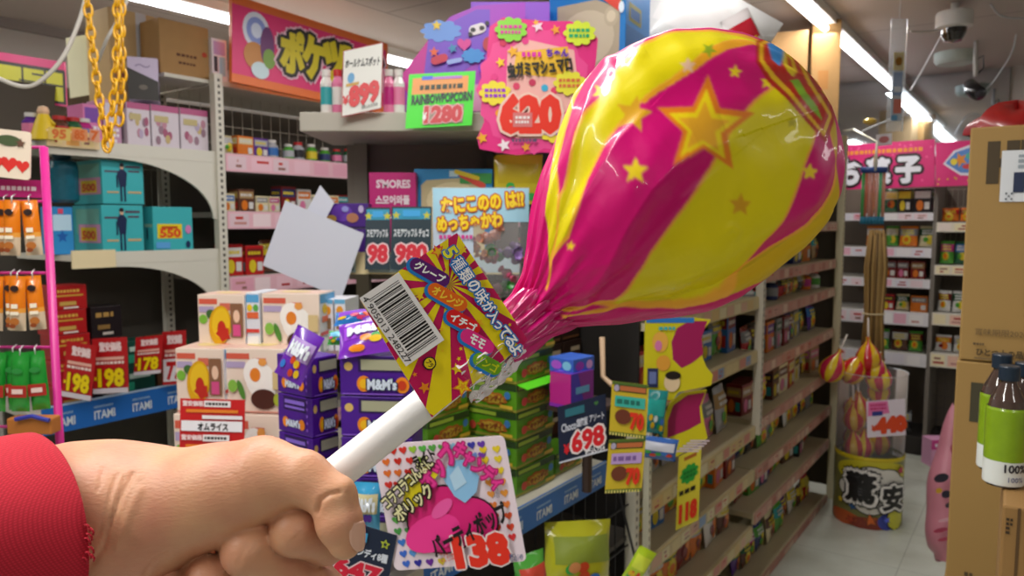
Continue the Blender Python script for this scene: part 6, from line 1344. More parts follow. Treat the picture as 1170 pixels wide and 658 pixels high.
p.poly([(W_ * .15, H_ * .52), (W_ * .22, H_ * .72), (W_ * .42, H_ * .84), (W_ * .46, H_ * .74), (W_ * .34, H_ * .62), (W_ * .26, H_ * .5)], 'e8d81c')
p.k = 13
def letters(s, pts, w0, h0, c, oc, ow=.14, ang=None, off=.06):
    for i, ch in enumerate(s):
        f = i / max(1, len(s) - 1) * (len(pts) - 1); k = min(int(f), len(pts) - 2); g = f - k; x = pts[k][0] + (pts[k + 1][0] - pts[k][0]) * g; y = pts[k][1] + (pts[k + 1][1] - pts[k][1]) * g; a = math.atan2(pts[k + 1][1] - pts[k][1], pts[k + 1][0] - pts[k][0]) if ang is None else ang
        kk = p.k
        h = h0 * 0.16 if ch == 'ー' else (h0 * .7 if ch in 'ッャっ' else h0); w = w0 * (.7 if ch in 'ッャっィ' else 1)
        if oc: p.text(ch, x * W_, y * H_, w, h, oc, a, off=ow)
        p.k = kk + 1.5; p.text(ch, x * W_, y * H_, w, h, c, a, off=off); p.k = kk
def line2(t_, cx, cy, w, h, c, oc, a, o1=.11, o2=.045): p.text(t_, cx * W_, cy * H_, w, h, oc, a, off=o1); p.text(t_, cx * W_, cy * H_, w, h, c, a, off=o2)
line2('オップ', .47, .80, 52, 20, 'ea3a98', 'b81470', .72); line2('キャンディ', .77, .79, 60, 19, 'ea3a98', 'b81470', -.80)
line2('コラコラコんなに', .22, .70, 74, 13, 'e8e4b0', '141008', .62, .13, .03); line2('ポリック', .24, .54, 52, 15, 'e8e4b0', '141008', .55, .13, .03); p.text('ライト', .38 * W_, .88 * H_, 26, 12, '141008', .35, off=.05)
p.text('パーティポップ', .62 * W_, .30 * H_, 96, 21, '141014', 0.36, off=.045, shear=.1)
p.k = 19; p.text('138', W_ * .68, H_ * .13, W_ * .38, H_ * .22, 'f0e0e0', 0.02, off=0.13); p.text('138', W_ * .68, H_ * .13, W_ * .38, H_ * .22, 'e6301c', 0.02, off=0.075); p.text('こども1本', W_ * .42, H_ * .10, W_ * .10, H_ * .08, 'd85a4a'); p.text('じゅるり', W_ * .86, H_ * .57, 8, 12, '3a4a6a'); p.text('税込149', W_ * .93, H_ * .06, W_ * .10, H_ * .06, '2a4a7a', off=.02)
b.place('handmade_sign', 'square handmade sign with rainbow hearts and the number 138 behind the stick', 'sign')
b = Card((376, 588), (453, 612), (441, 676), (362, 652), 1.047, '17243c', 0.0015); p = b.p; W_, H_ = b.W, b.H; p.text('キャンディ8種', W_ * .62, H_ * .55, W_ * .62, H_ * .15, 'dde4ee', 0, off=.03); p.text('647', W_ * .55, H_ * .20, W_ * .62, H_ * .30, 'f0d8dc', off=.12); p.text('647', W_ * .55, H_ * .20, W_ * .62, H_ * .30, 'd01c3a', off=.06); p.star(W_ * .86, H_ * .80, 6, 'b8c83a', q=.5); p.star(W_ * .86, H_ * .80, 3, '17243c', q=.5); p.star(W_ * .12, H_ * .3, 6, 'b8c83a'); p.rect(W_ * .3, H_ * .74, W_ * .6, H_ * .9, '3a9ac8')
pc_ = b.place('price_card', 'dark blue 647 price card beside the thumb', 'price card')
m = MB(); m.tube([PD(408, 640, 1.05), W(0.90, 0.925, ZI + 0.05), W(0.90, 0.925, ZI + 0.004)], 0.003, mat('c8ccd0', 0.3, 0.5), n=6); st_ = m.build('wire_holder', None, True); st_.parent = pc_; st_.matrix_parent_inverse = Matrix.Translation(Vector(pc_.location)).inverted()
soft_pouch(418, 580, 34, 60, 1.22, 0.05, '3aa0d0', 'd8d0a0', '4a1590', 'light blue and purple pouch behind the thumb and the hearts sign', "M&M's", depth=0.012)
# things below the blue rail
soft_pouch(660, 634, 92, 76, 1.78, 0.15, 'b8b828', '8a9a3a', 'd8905a', 'yellow and green snack bag in the wire basket under the blue rail', None, name='snack_bag', yaw=0.5, depth=0.04, lean=-0.2, txc='e0702a')
soft_pouch(606, 660, 40, 60, 1.58, -0.1, '4a9a3a', 'c84a3a', 'e0c02a', 'green and red snack bag at the left of the wire basket', None, name='snack_bag', yaw=0.5, depth=0.03)
soft_pouch(730, 646, 22, 44, 1.70, 0.5, 'b8d82a', 'd8e84a', 'd8e84a', 'neon yellow-green pouch low beside the cream post', depth=0.01)
# ---------------------------------------------------------------- middle rack goods
ZM = float(PY(400, 291, DR)[2]) + 0.001
def dY(px, py, Y): return float(Y / ray(px, py)[1])
for i, (y0, y1) in enumerate(((263, 290), (236, 262))):
    b = Px(357, 421, y0, y1, dY(357, y1, DR + 0.03), 0.04, 0.16, ZM + i * 0.070); b.h = 0.068; m = MB(); b.shell(m, '4a1f86'); p = b.front(m); p.rect(0, 0, b.W, 2, '2a1050'); p.ell(34, 16, 12, 9, '6a3ab0'); p.ell(22, 10, 6, 4, 'c89a4a'); p.ell(46, 11, 7, 5, 'b87a5a'); p.ell(56, 20, 3, 4, 'c8b8e0'); p.rect(1, 8, 4, 18, 'c84a6a'); p.ell(38, 20, 4, 3, '9a9ae0')
    b.place(m, 'purple_sweets_box', 'wide purple box on the middle shelf, %s of two' % ('lower', 'upper')[i], 'sweets box', 'wide purple boxes on the middle shelf')
def dark_card(q4, d, label, txt, num, numc='e0485a'):
    b = Card(*q4, d, '1c3440', 0.0012, 0, dY(q4[1][0], q4[1][1], d) if False else None); p = b.p; W_, H_ = b.W, b.H; p.rect(W_ * .04, H_ * .80, W_ * .96, H_ * .97, '2a9ac0'); p.star(W_ * .12, H_ * .86, 5, 'c8c83a'); p.star(W_ * .88, H_ * .86, 5, 'c8c83a') ; p.rect(W_ * .28, H_ * .84, W_ * .72, H_ * .94, '3aa8e8')
    p.text(txt, W_ * .5, H_ * .58, W_ * .86, H_ * .12, 'dfe6ec', off=.04); p.text(num, W_ * .52, H_ * .26, W_ * .74, H_ * .26, 'f0d0d4', off=.14); p.text(num, W_ * .52, H_ * .26, W_ * .74, H_ * .26, 'd8283c', off=.06); return b.place('price_card', label, 'price card', 'dark teal price cards on the middle shelf')
dark_card(((419, 237), (445, 237), (445, 308), (417, 308)), dY(430, 300, DR - 0.03), 'dark teal card at the middle shelf, left of the pair', 'スモアワッフル', '98')
dark_card(((448, 236), (493, 236), (492, 308), (446, 308)), dY(430, 300, DR - 0.035), 'dark teal card at the middle shelf, right of the pair', 'スモアワッフル チョコ', '980')
dark_card(((364, 272), (404, 272), (404, 309), (362, 309)), dY(380, 300, DR - 0.03), 'small dark teal card in front of the wide purple boxes', 'チョコマシュマロ', '1280')
b = Px(423, 476, 197, 290, dY(423, 290, DR + 0.10), 0.0, 0.10, ZM); m = MB(); b.shell(m, 'c41c78'); p = b.front(m); p.text("S'MORES", b.W * .52, b.H * .86, 38, 9, 'f0dce8', off=.04); p.text('스모어와플', b.W * .5, b.H * .66, 38, 10, 'f4e4ee', off=.04); p.rect(4, 40, 48, 42, 'f4e4ee')
b.place(m, 'marshmallow_box', 'magenta box with white Korean lettering behind the dark teal cards', 'sweets box')
b = Px(474, 563, 193, 290, dY(474, 290, DR + 0.14), 0.0, 0.12, ZM); m = MB(); b.shell(m, '2a92d4'); p = b.front(m); p.poly([(8, 2), (80, 2), (80, 82), (72, 88), (14, 84), (8, 78)], 'cdbf94'); p.ell(44, 60, 30, 22, 'e4d6ac'); p.ell(40, 44, 24, 16, 'dccb9c'); p.rect(40, 88, 50, 95, 'c8e4f4'); p.rect(52, 80, 88, 92, '3a9a4a'); p.pill(66, 84, 34, 7, 'd8483a', -0.5); p.pill(60, 90, 30, 5, 'e8d02a', -0.3)
b.place(m, 'plush_box', 'bright blue box with a cream plush in its window, middle shelf', 'toy box')
soft_pouch(592, 205, 56, 56, 1.98, 0.0, 'c8b62a', 'b8a41e', '6a4a1a', 'yellow bag with brown dots hanging under the top shelf', depth=0.012)
# clear bag of wrapped sweets
bx = empty('candy_bag', PD(550, 340, 1.62), 0.06, 'clear bag of wrapped sweets with a yellow and orange Japanese headline', 'sweets bag'); k = 1.62 / F
m = MB(); N = 18
def bagpt(x, y, s, e=0.0): u = x / 110; v = y / 125; t_ = 0.028 * max(0, math.sin(PI * u)) ** .5 * max(0, math.sin(PI * min(max(v, 0), 0.98))) ** .5 * (1.25 - 0.6 * v); return ((x - 55) * k, s * t_ - e, y * k)
for s in (-1, 1): m.grid([[bagpt(110 * j / N, 125 * i / N, s) for j in range(N + 1)] for i in range(N + 1)], film((0.95, 0.97, 1), 0.10, 0.12))
m.build('film', bx, True)
m = MB(); p = Print(m, (0, 0, 0), (1, 0, 0), (0, 0, 1), 0.0010, 0.3, lambda x, y, e: bagpt(min(max(x, 0.3), 109.7), min(max(y, .3), 124.7), -1, e + 0.0004))
def bpatch(x0, x1, y0, y1, c): pts = [(x0 + (x1 - x0) * i / 12, y0 + (y1 - y0) * j / 8) for i in range(13) for j in range(9)]; p.raw(pts, [(i * 9 + j, i * 9 + 9 + j, i * 9 + 10 + j, i * 9 + 1 + j) for i in range(12) for j in range(8)], c)
bpatch(1, 109, 86, 124, '9cc8dc'); bpatch(1, 46, 40, 86, 'b9c8d8')
p.text('なにこのの は!?', 57, 108, 92, 17, 'b8501c', 0.10, off=.12); p.text('なにこのの は!?', 57, 108, 92, 17, 'e8c81c', 0.10, off=.05); p.text('めっちゃかわ', 42, 86, 72, 16, 'b8501c', 0.08, off=.12); p.text('めっちゃかわ', 42, 86, 72, 16, 'e8c81c', 0.08, off=.05); scribble(p, 8, 66, 45, 73, 1, 'c83a8a', 7)
m.build('printed_header', bx, True)
rr = random.Random(9)
for i in range(26):
    m = MB(); c = rr.choice(['b84a6a', 'c87a5a', '7a5a9a', 'a84a4a', '4a8a6a', 'c8a0b0', '8a6aa8', 'd8905a', '3a8a3a']); r = rr.uniform(.011, .015)
    m.lathe([(0, -r), (r * .6, -r * .8), (r, 0), (r * .6, r * .8), (0, r)], mat(c, 0.25, coat=.5), 10)
    m.lathe([(0.002, r * .8), (r * .7, r * 1.7), (0.001, r * 1.2)], mat(c, 0.3), 8); m.lathe([(0.002, -r * .8), (r * .7, -r * 1.7), (0.001, -r * 1.2)], mat(c, 0.3), 8)
    x = rr.uniform(34, 98); y = rr.uniform(8, 74); o = m.build('wrapped_sweet', bx, True); o.location = ((x - 55) * k, rr.uniform(-.010, .012), y * k); o.rotation_euler = (rr.uniform(0, 3), rr.uniform(0, 3), rr.uniform(0, 3))
# ---------------------------------------------------------------- top shelf goods and cards
ZTT = float(PY(400, 128, DR)[2]) + 0.001
for i, (x, c1, c2) in enumerate(((372, 'white', 'teal'), (385, 'pink', 'white'), (444, 'pink', 'magenta'), (455, 'white', 'pink'))):
    o = bpy.data.objects.new('sweet_bottle', jar_mesh(c1, c2, 0.0165, 0.118, 3 if i != 1 else 1)); COL.objects.link(o); g = PY(x, 128, DR + 0.03); g[2] = ZTT; o.location = g
    tag(o, ('pale bottle with a teal label left of the 899 card', 'pink bottle with a red cap left of the 899 card', 'pink bottle with a magenta label right of the 899 card', 'white bottle with a pink label right of the 899 card')[i], 'bottle', 'small bottles around the 899 card')
b = Card((395, 58), (435, 48), (436, 124), (390, 134), dY(410, 128, DR - 0.03), 'a01c20'); b2 = b.p; W_, H_ = b.W, b.H; b2.rect(1, 1, W_ - 1, H_ - 1, 'dcdcd6'); b2.text('ホールケムスポット', W_ * .5, H_ * .76, W_ * .86, H_ * .13, '1c1c1c', -0.12, off=.04); b2.ell(W_ * .22, H_ * .56, 4, 6, '5a9ac8'); b2.rect(W_ * .1, H_ * .44, W_ * .42, H_ * .48, 'c89a3a'); b2.text('¥', W_ * .10, H_ * .24, W_ * .12, H_ * .12, 'd0202a', off=.05); b2.text('899', W_ * .56, H_ * .28, W_ * .70, H_ * .28, 'd0202a', 0.04, off=.07); b2.text('税込970', W_ * .7, H_ * .08, W_ * .4, H_ * .06, '2a2a2a')
b.place('price_card', 'white 899 price card at the left end of the top shelf', 'price card')
# purple and pink header display
k = (DR + 0.06) / F
def polycard(outl, d, base, thick, label, name, cat, f=None, th2=None):
    b = Card((0, 0), (1, 0), (1, 1), (0, 1), d, None); x0, y0 = outl[0]; kk = d / F; m = MB(); O = PD(x0, y0, d); b.mb = m; b.org = O; q = Print(m, (0, 0, 0), (kk, 0, 0), (0, 0, kk), 0.0006); o2 = [(x - x0, y0 - y) for x, y in outl]; n = len(o2); cx = sum(a for a, _ in o2) / n; cy = sum(a for _, a in o2) / n
    fr_ = [(x * kk, 0, y * kk) for x, y in o2] + [(cx * kk, 0, cy * kk)]; bk_ = [(x * kk, thick, y * kk) for x, y, in o2] + [(cx * kk, thick, cy * kk)]
    m.add(fr_ + bk_, [(i, (i + 1) % n, n) for i in range(n)] + [((i + 1) % n + n + 1, i + n + 1, 2 * n + 1) for i in range(n)] + [(i, i + n + 1, (i + 1) % n + n + 1, (i + 1) % n) for i in range(n)], mat(base, .4))
    b.p = q; X = lambda x, y: (x - x0, y0 - y)
    if f: f(q, X)
    return tag(m.build(name, None, loc=O), label, cat)
def f1(q, X):
    q.poly([X(492, 40), X(545, 14), X(560, 14), X(560, 60), X(520, 90), X(478, 88)], '7a4ad0'); q.poly([X(455, 92), X(490, 48), X(484, 92), X(470, 112)], 'c8249a')
    q.cloud(*X(505, 38), 46, 24, '6a9ae8'); q.k += 3; q.star(*X(500, 32), 6, 'e8c82a'); q.pill(*X(546, 36), 20, 11, 'e8e4e8', 0.3); q.k += 1; q.ell(*X(541, 37), 3, 2.5, '181418'); q.ell(*X(551, 35), 3, 2.5, '181418'); q.ell(*X(538, 42), 2.5, 2.5, '181418'); q.ell(*X(557, 30), 2.5, 2.5, '181418')
    q.heart(*X(531, 53), 8, 'd8389a'); q.ell(*X(558, 53), 6, 8, 'b82a3a'); q.cloud(*X(541, 66), 26, 16, '3a92e0'); q.k += 3; q.star(*X(497, 62), 6, 'e8602a'); q.pill(*X(503, 70), 20, 9, 'c8284a', 0.3); q.star(*X(518, 58), 6, '2a8ab8', 0.3); q.pill(*X(520, 72), 18, 5, '9ab0f0', 0.2); q.ell(*X(552, 80), 5, 6, '6a2ad0'); q.rect(*X(470, 128), *X(560, 98), 'd090b8')
polycard([(445, 127), (447, 112), (470, 88), (490, 48), (515, 22), (545, 10), (600, 6), (600, 127)], dY(500, 127, DR + 0.12), 'a83ac8', 0.10, 'purple and pink display box with clouds and a panda face, top shelf', 'popcorn_display_box', 'display box', f1)
b = Px(538, 628, 2, 30, dY(538, 30, DR + 0.24), 0.0, 0.10); m = MB(); b.shell(m, '9455d6'); p = b.front(m); p.rect(0, 0, b.W, 3, 'b88ae8'); b.place(m, 'violet_box', 'plain violet box top behind the pink starred sign', 'box')
b = Card((469, 86), (542, 80), (539, 143), (463, 147), dY(500, 140, DR - 0.05), '3ae01c'); p = b.p; W_, H_ = b.W, b.H; p.rect(W_ * .06, H_ * .62, W_ * .90, H_ * .92, 'e89a4a'); p.rect(W_ * .2, H_ * .88, W_ * .36, H_ * .95, '3a6ae0'); p.rect(W_ * .36, H_ * .88, W_ * .8, H_ * .93, 'b87ad0'); scribble(p, W_ * .18, H_ * .67, W_ * .84, H_ * .81, 1, '1c3018', 3); p.text('RAINBOWPOPCORN', W_ * .52, H_ * .53, W_ * .90, H_ * .16, '10182a', 0.03, off=.04); p.rect(W_ * .26, H_ * .06, W_ * .86, H_ * .40, '9a8a7a'); p.text('1280', W_ * .56, H_ * .23, W_ * .54, H_ * .28, 'e8b0b4', 0, off=.12); p.text('1280', W_ * .56, H_ * .23, W_ * .54, H_ * .28, 'c8343c', 0, off=.06); p.text('¥', W_ * .28, H_ * .20, 4, 8, 'f0f0f0', off=.05)
b.place('price_card', 'bright green popcorn price card at the front of the top shelf', 'price card')
def f2(q, X):
    q.burst(*X(610, 104), 66, 'f04a96', 16, .92, 1.1); q.poly([X(578, 118), X(580, 60), X(600, 48), X(655, 60), X(660, 100), X(655, 150), X(640, 160), X(590, 158), X(576, 150)], 'f4b8b0'); q.poly([X(586, 86), X(590, 62), X(648, 56), X(650, 92)], 'f2c02e')
    for (x, y, c) in ((575, 52, 'd8285a'), (600, 50, 'e83a8a'), (640, 100, 'd8285a'), (590, 100, 'e0406a'), (608, 96, 'c8305a'), (622, 102, '3ab0d8'), (633, 105, 'e0406a'), (565, 90, 'e83a8a'), (652, 128, '3ad08a'), (648, 132, 'd8285a'), (570, 130, 'f0a020')): q.ell(*X(x, y), 4, 4, c); q.k -= .9
    q.k += 3
    for (x, y, r, c) in ((614, 34, 7, 'f8d8e8'), (612, 30, 4, 'f0b030'), (634, 38, 6, 'f0a030'), (572, 74, 6, 'f6d020'), (586, 62, 7, 'f0b020'), (551, 158, 7, 'f0b020'), (576, 166, 8, 'f8e8f0'), (601, 168, 6, 'f0a030'), (563, 112, 5, 'f6d020')): q.star(*X(x, y), r, c, .3); q.k -= .9
    q.k += 3; k0 = q.k
    for (x, y, c1, c2, tx_) in ((584, 38, '8ad83a', 'd82a9a', 'マシュ'), (566, 108, 'f2e03a', '9a2ac8', 'ふわ'), (650, 97, 'e8e03a', 'd8703a', 'もち'), (661, 42, 'd8ea3a', '1aa86a', 'NEW'), (634, 150, 'f2e03a', '9a2ac8', 'もち')): q.k = k0; q.cloud(*X(x, y), 36, 27, c1); q.k += 1; scribble(q, X(x, y)[0] - 12, X(x, y)[1] - 6, X(x, y)[0] + 12, X(x, y)[1] + 6, 2, c2, int(x))
    q.k = k0 + 4; q.text('ちゃん', *X(636, 64), 24, 8, '5a1ab0', 0, off=.07); scribble(q, X(596, 0)[0], X(0, 70)[1], X(620, 0)[0], X(0, 61)[1], 1, 'e02aa8', 4); q.text('虫ガミマシュマロ', *X(616, 80), 72, 16, '141210', 0.12, off=.05)
    q.k = k0 + 4; q.text('620', *X(606, 132), 66, 38, 'f4d0c0', 0, off=.12); q.text('620', *X(606, 132), 64, 37, 'ea3420', 0, off=.075); q.k += 1; q.rect(*X(586, 146), *X(608, 130), 'd87a7a'); scribble(q, X(589, 0)[0], X(0, 143)[1], X(605, 0)[0], X(0, 133)[1], 2, 'f0e8e8', 4); scribble(q, X(585, 0)[0], X(0, 164)[1], X(615, 0)[0], X(0, 158)[1], 1, '5a4a6a', 4)
polycard([(548, 170), (545, 158), (553, 140), (551, 112), (547, 96), (556, 80), (557, 60), (560, 34), (575, 24), (600, 26), (624, 28), (650, 28), (672, 34), (682, 48), (680, 72), (675, 100), (670, 130), (664, 160), (650, 176), (620, 174), (590, 177), (568, 174)], dY(600, 150, DR - 0.07), 'e62a84', 0.002, 'pink handmade sign with stars and a big red 620, left of the balloon wrapper', 'handmade_sign', 'sign', f2)
# blue window box, white plush bag and cartons on the gondola top
d_ = 2.28; b = Px(627, 714, -14, 92, d_, -0.5, 0.22, 1.812); m = MB(); b.shell(m, '1c7cc8'); p = b.front(m); W_, H_ = b.W, b.H; sc2 = b.h and H_; f_ = lambda y: H_ * (float(PD(650, y, d_)[2]) - 1.812) / b.h
p.poly([(10, 8), (W_ - 8, 8), (W_ - 6, f_(22)), (W_ * .62, f_(10)), (10, f_(12))], 'b4a890'); p.ell(W_ * .5, f_(50), W_ * .36, (f_(20) - f_(80)) / 2, 'cabfa6'); p.ell(W_ * .82, f_(30), 8, 7, 'c0b49a'); p.ell(W_ * .82, f_(30), 5, 4, 'd8ccb2'); p.pill(W_ * .80, f_(6), 30, 8, '3a9a4a', -0.5); p.pill(W_ * .84, f_(14), 26, 7, 'd8483a', -0.5); p.ell(W_ * .95, f_(22), 3, 4, 'dfeefa')
q_ = b.right(m); fr = lambda y: 100 * (float(PD(730, y, d_)[2]) - 1.812) / b.h; q_.rect(12, fr(34), 62, fr(14), '8a8a4a'); q_.rect(18, fr(30), 56, fr(19), '1c5ca0'); q_.rect(0, 0, 100, fr(40), '1868ac'); b.place(m, 'plush_box', 'blue window box with a beige plush behind the pink starred sign', 'toy box')
soft_pouch(800, 44, 150, 120, 2.62, 0.5, 'e4e4e4', 'e9e6e6', 'd8c8e0', 'white plastic bag with faint colours above the balloon wrapper', name='white_bag', depth=0.07)
soft_pouch(852, 44, 36, 60, 2.45, -0.5, 'e4dcdc', 'c8283a', '1c1a1e', 'small white and red bag in front of the white plastic bag', name='white_bag', depth=0.02)
carton_big(873, 920, 38, 150, 3.75, -0.35, 0.15, 'cardboard carton on the gondola top, left of the open one', 2.008, 'b48a58')
carton_big(880, 947, 30, 130, 4.15, -0.35, 0.12, 'tall open cardboard carton at the back of the gondola top', 2.008, 'b0936c')
carton_big(925, 958, 24, 128, 3.80, -0.30, 0.22, 'orange-brown cardboard carton at the right end of the gondola top', 2.008, 'a98350', prints=[lambda p, b: p.rect(8, b.H * .38, 20, b.H * .55, 'a8743a')])
# ---------------------------------------------------------------- far right: banner, hanging goods, bin, cartons, cameras
SB = 5.40
b = Card((948, 165), (1068, 161), (1068, 213), (948, 217), onS(948, 190, SB), 'd81c74', 0.02, dl=onS(1068, 190, SB)); p = b.p; W_, H_ = b.W, b.H
rr = random.Random(5)
for i in range(26): p.k = 1; p.star(rr.uniform(2, W_ - 2), rr.uniform(2, H_ - 2), 1.8, 'f05a9a')
p.k = 3; scribble(p, W_ * .12, H_ * .74, W_ * .9, H_ * .88, 1, 'e8902a', 3)
for i, ch in enumerate('お菓子'): cx = W_ * (.20 + .28 * i); p.k = 5; p.text(ch, cx, H_ * .38, 26, 28, '2a1420', off=.14); p.k = 6; p.text(ch, cx, H_ * .38, 25, 27, 'e4e4ee', off=.06)
b.place('wall_banner', 'bright pink banner with big white letters on the back wall, left half', 'banner', 'pink banners above the back wall shelving')
b = Card((1069, 161), (1190, 157), (1190, 209), (1069, 213), onS(1069, 190, SB), 'dc1c76', 0.02, dl=onS(1190, 190, SB)); p = b.p; W_, H_ = b.W, b.H
p.poly([(9, 26), (22, 41), (42, 47), (60, 46), (60, 10), (30, 12)], 'e8e4f0'); p.poly([(12, 27), (24, 39), (42, 44), (60, 43), (60, 13), (30, 15)], '5a8ad0'); p.star(30, 30, 9, 'e8902a', 0.4); p.ell(42, 34, 6, 4, '4ab0a0'); p.ell(38, 22, 6, 3, 'd83a3a'); p.ell(22, 28, 4, 4, 'e8d03a')
for i in range(14): p.star(rr.uniform(2, W_ - 2), rr.uniform(2, 10), 1.8, 'e8b03a'); p.k -= .9
b.place('wall_banner', 'bright pink banner with a blue fan shape, partly behind the tall cartons', 'banner', 'pink banners above the back wall shelving')
# upright mesh post and hanging goods near the gondola's far end
PE = W(4.50, 0.80, 0)
m = MB(); 
for i in range(7):
    c = ['3a9a4a', 'c86a4a', 'd89a8a', 'c8846a', 'd8a090', '4ab070', 'd08a70'][i]; x = (i - 3) * 0.019
    m.tube([(x, 0.004 * (i % 2), 0.02), (x + 0.002, 0.004, 0.15), (x, 0, 0.29)], 0.0085, mat(c, 0.3, coat=.5), n=8); m.tube([(x, 0, -0.01), (x, 0, 0.03)], 0.0095, mat('2a7a9a', 0.4), n=8)
d_ = onT(995, 226, 0.78); k = d_ / F
m.box(-0.068, 0.068, -0.012, 0.016, 0.27, 0.30, mat('2a4a90', 0.4)); m.box(-0.010, 0.010, -0.014, -0.012, 0.30, 0.36, mat('c8a060', 0.5))
o = m.build('stick_sweets', None, True, loc=PD(996, 258, d_) + np.array([0, 0, 0.02])); tag(o, 'hanging bundle of thin pink and green stick sweets under the banner', 'sweets')
m = MB(); b_ = PD(996, 405, d_ + 0.03); L_ = float(PD(996, 262, d_ + 0.03)[2] - b_[2]); rr = random.Random(3)
for i in range(46):
    a = rr.uniform(0, 2 * PI); r = math.sqrt(rr.random()) * 0.062; x, y = r * math.cos(a), r * 0.7 * math.sin(a); c = rr.choice(['a8844c', '8a6a38', 'b8965a', '6e5430', '9a7a46'])
    m.tube([(x * 1.05, y, rr.uniform(-.04, .03)), (x * .8, y * .8, L_ * .33), (x, y, L_ * .7), (x * .7, y * .7, L_ * rr.uniform(.93, 1.0))], 0.006, mat(c, 0.7), n=5)
m.tube([(0.056 * math.cos(2 * PI * i / 16), 0.042 * math.sin(2 * PI * i / 16), L_ * .33) for i in range(16)], 0.005, mat('d8c49a', 0.6), n=6, closed=True)
o = m.build('dried_stick_bundle', None, True, loc=b_); tag(o, 'tall brown bundle of dried sticks tied with cord above the lollipop bin', 'bundle')
m = MB(); A_ = PD(972, 150, 3.86)
m.tube([PD(963, 150, 3.86), PD(975, 148, 3.86), PD(1002, 162, 3.70), PD(1000, 195, 3.70)], 0.006, mat('d8d4c4', 0.3, 0.3), n=6); m.tube([PD(985, 150, 3.9), PD(1020, 135, 4.0), PD(1048, 128, 4.1)], 0.004, mat('d8dce0', 0.2), n=6)
tag(m.build('display_hook', None, True), 'pale wire arm reaching out from the gondola top at the perforated post', 'hook')
b = Card((1001, 154), (1019, 152), (1019, 165), (1001, 167), 3.9, 'd8d0d4', 0.002); b.p.ell(b.W / 2, b.H / 2, 6, 4, 'b86a6a'); b.place('price_card', 'small white card with a pink mark above the banner', 'price card')
m = MB(); g = PD(994, 139, 3.8); m.lathe([(0, -0.02), (0.03, -0.008), (0.034, 0.006), (0.02, 0.016), (0, 0.018)], mat('c8a84a', 0.3, 0.4), 14); tag(m.build('brass_ornament', None, True, loc=g), 'small round gold ornament hanging over the wire arm', 'ornament')
# lollipop bin
gb = PZ(990, 606, 0.0); db = float((gb - C0).dot(np.array([0, math.cos(TH), -math.sin(TH)]))); kb = db / F; rb_ = 37.5 * kb
bn = empty('lollipop_bin', gb + np.array([rb_ * 0.479, rb_, 0]), -0.30, 'printed round bin with stars and big black and white characters, on the floor', 'bin')
hb = float(PY(990, 527, gb[1])[2]); ht = float(PY(990, 432, gb[1])[2])
m = MB(); m.lathe([(0, 0.0), (rb_ * .98, 0.0), (rb_, 0.004), (rb_, hb), (rb_ * .97, hb), (rb_ * .97, 0.02), (0, 0.02)], mat('7c7a46', 0.35), 40)
def cyl(x, y, e): a = x / rb_ - PI / 2; return ((rb_ + e) * math.cos(a), (rb_ + e) * math.sin(a), y)
p = Print(m, (0, 0, 0), (1, 0, 0), (0, 0, 1), 0.0008, 0.35, cyl); p.maxe = rb_ * 0.22
def cyl_ell(cx, cy, rx, ry, c, wob=0.0, n=9):
    N = n * 4; rings = 4; pts = [(cx, cy)]
    for q2 in range(1, rings + 1):
        for i in range(N): t = 2 * PI * i / N; r = q2 / rings * (1 + wob * abs(math.sin(n * t / 2))); pts.append((cx + rx * r * math.cos(t), cy + ry * r * math.sin(t)))
    fs = [(0, i + 1, (i + 1) % N + 1) for i in range(N)]
    for q2 in range(rings - 1):
        for i in range(N): a0 = 1 + q2 * N; fs.append((a0 + i, a0 + N + i, a0 + N + (i + 1) % N, a0 + (i + 1) % N))
    p.raw(pts, fs, c)
w1 = rb_
for (x, y, rx, ry, c) in ((0, hb * .80, 1.2, .19 * hb, 'c8bc2a'), (-.9, hb * .10, .6, .10 * hb, 'c05a2a'), (-.1, hb * .08, .6, .09 * hb, '8a3a2a'), (.45, hb * .12, .3, .12 * hb, '3a44a0')): cyl_ell(x * w1, y, rx * w1, ry, c); p.k -= .6
p.k += 2; cyl_ell(.05 * w1, hb * .56, 1.05 * w1, hb * .33, '1a1614', .10); cyl_ell(.05 * w1, hb * .56, 1.01 * w1, hb * .315, 'd8d4cc', .10)
cyl_ell(.72 * w1, hb * .17, .30 * w1, hb * .17, '1a1614', .1); cyl_ell(.72 * w1, hb * .17, .28 * w1, hb * .155, 'c8c43a', .1)
p.k += 1
for (x, y, r, c, a) in ((-.55, .30, .13, '2a5a9a', .3), (-.05, .14, .20, 'd86a2a', .2), (-.6, .10, .14, 'b8482a', .5), (.82, .86, .15, 'b82a4a', .2), (-.95, .35, .12, 'e8c42a', 0), (.38, .16, .12, '5a6ae0', .4)): p.star(x * w1, y * hb, r * w1 * 1.15, '1a1614', a); p.k -= .5; p.star(x * w1, y * hb, r * w1, c, a); p.k -= .4
p.k += 3; k0 = p.k
for ch, x, y, w_, h_ in (('驚', -.35, .60, .82, .44), ('安', .56, .48, .66, .36)):
    p.k = k0; p.text(ch, x * w1, y * hb, w_ * w1, h_ * hb, '141214', off=.15); p.k += 1; p.text(ch, x * w1, y * hb, w_ * w1, h_ * hb, 'e8e4e0', off=.10); p.k += 1; p.text(ch, x * w1, y * hb, w_ * w1 * .93, h_ * hb * .93, '1c1a1c', off=.04)
m.build('printed_base', bn, True)
m = MB(); m.lathe([(rb_ * .96, hb * .9), (rb_ * .98, hb), (rb_ * .99, ht), (rb_ * 1.01, ht + .004), (rb_ * .98, ht)], film((0.96, 0.97, 1), 0.05, 0.1), 36); m.build('clear_wall', bn, True)
m = MB(); m.lathe([(rb_ * 1.0, hb - 0.012), (rb_ * 1.015, hb), (rb_ * 1.0, hb + 0.012)], mat('c8b41e', 0.4), 36); m.build('yellow_rim', bn, True)
d2 = db - 0.06
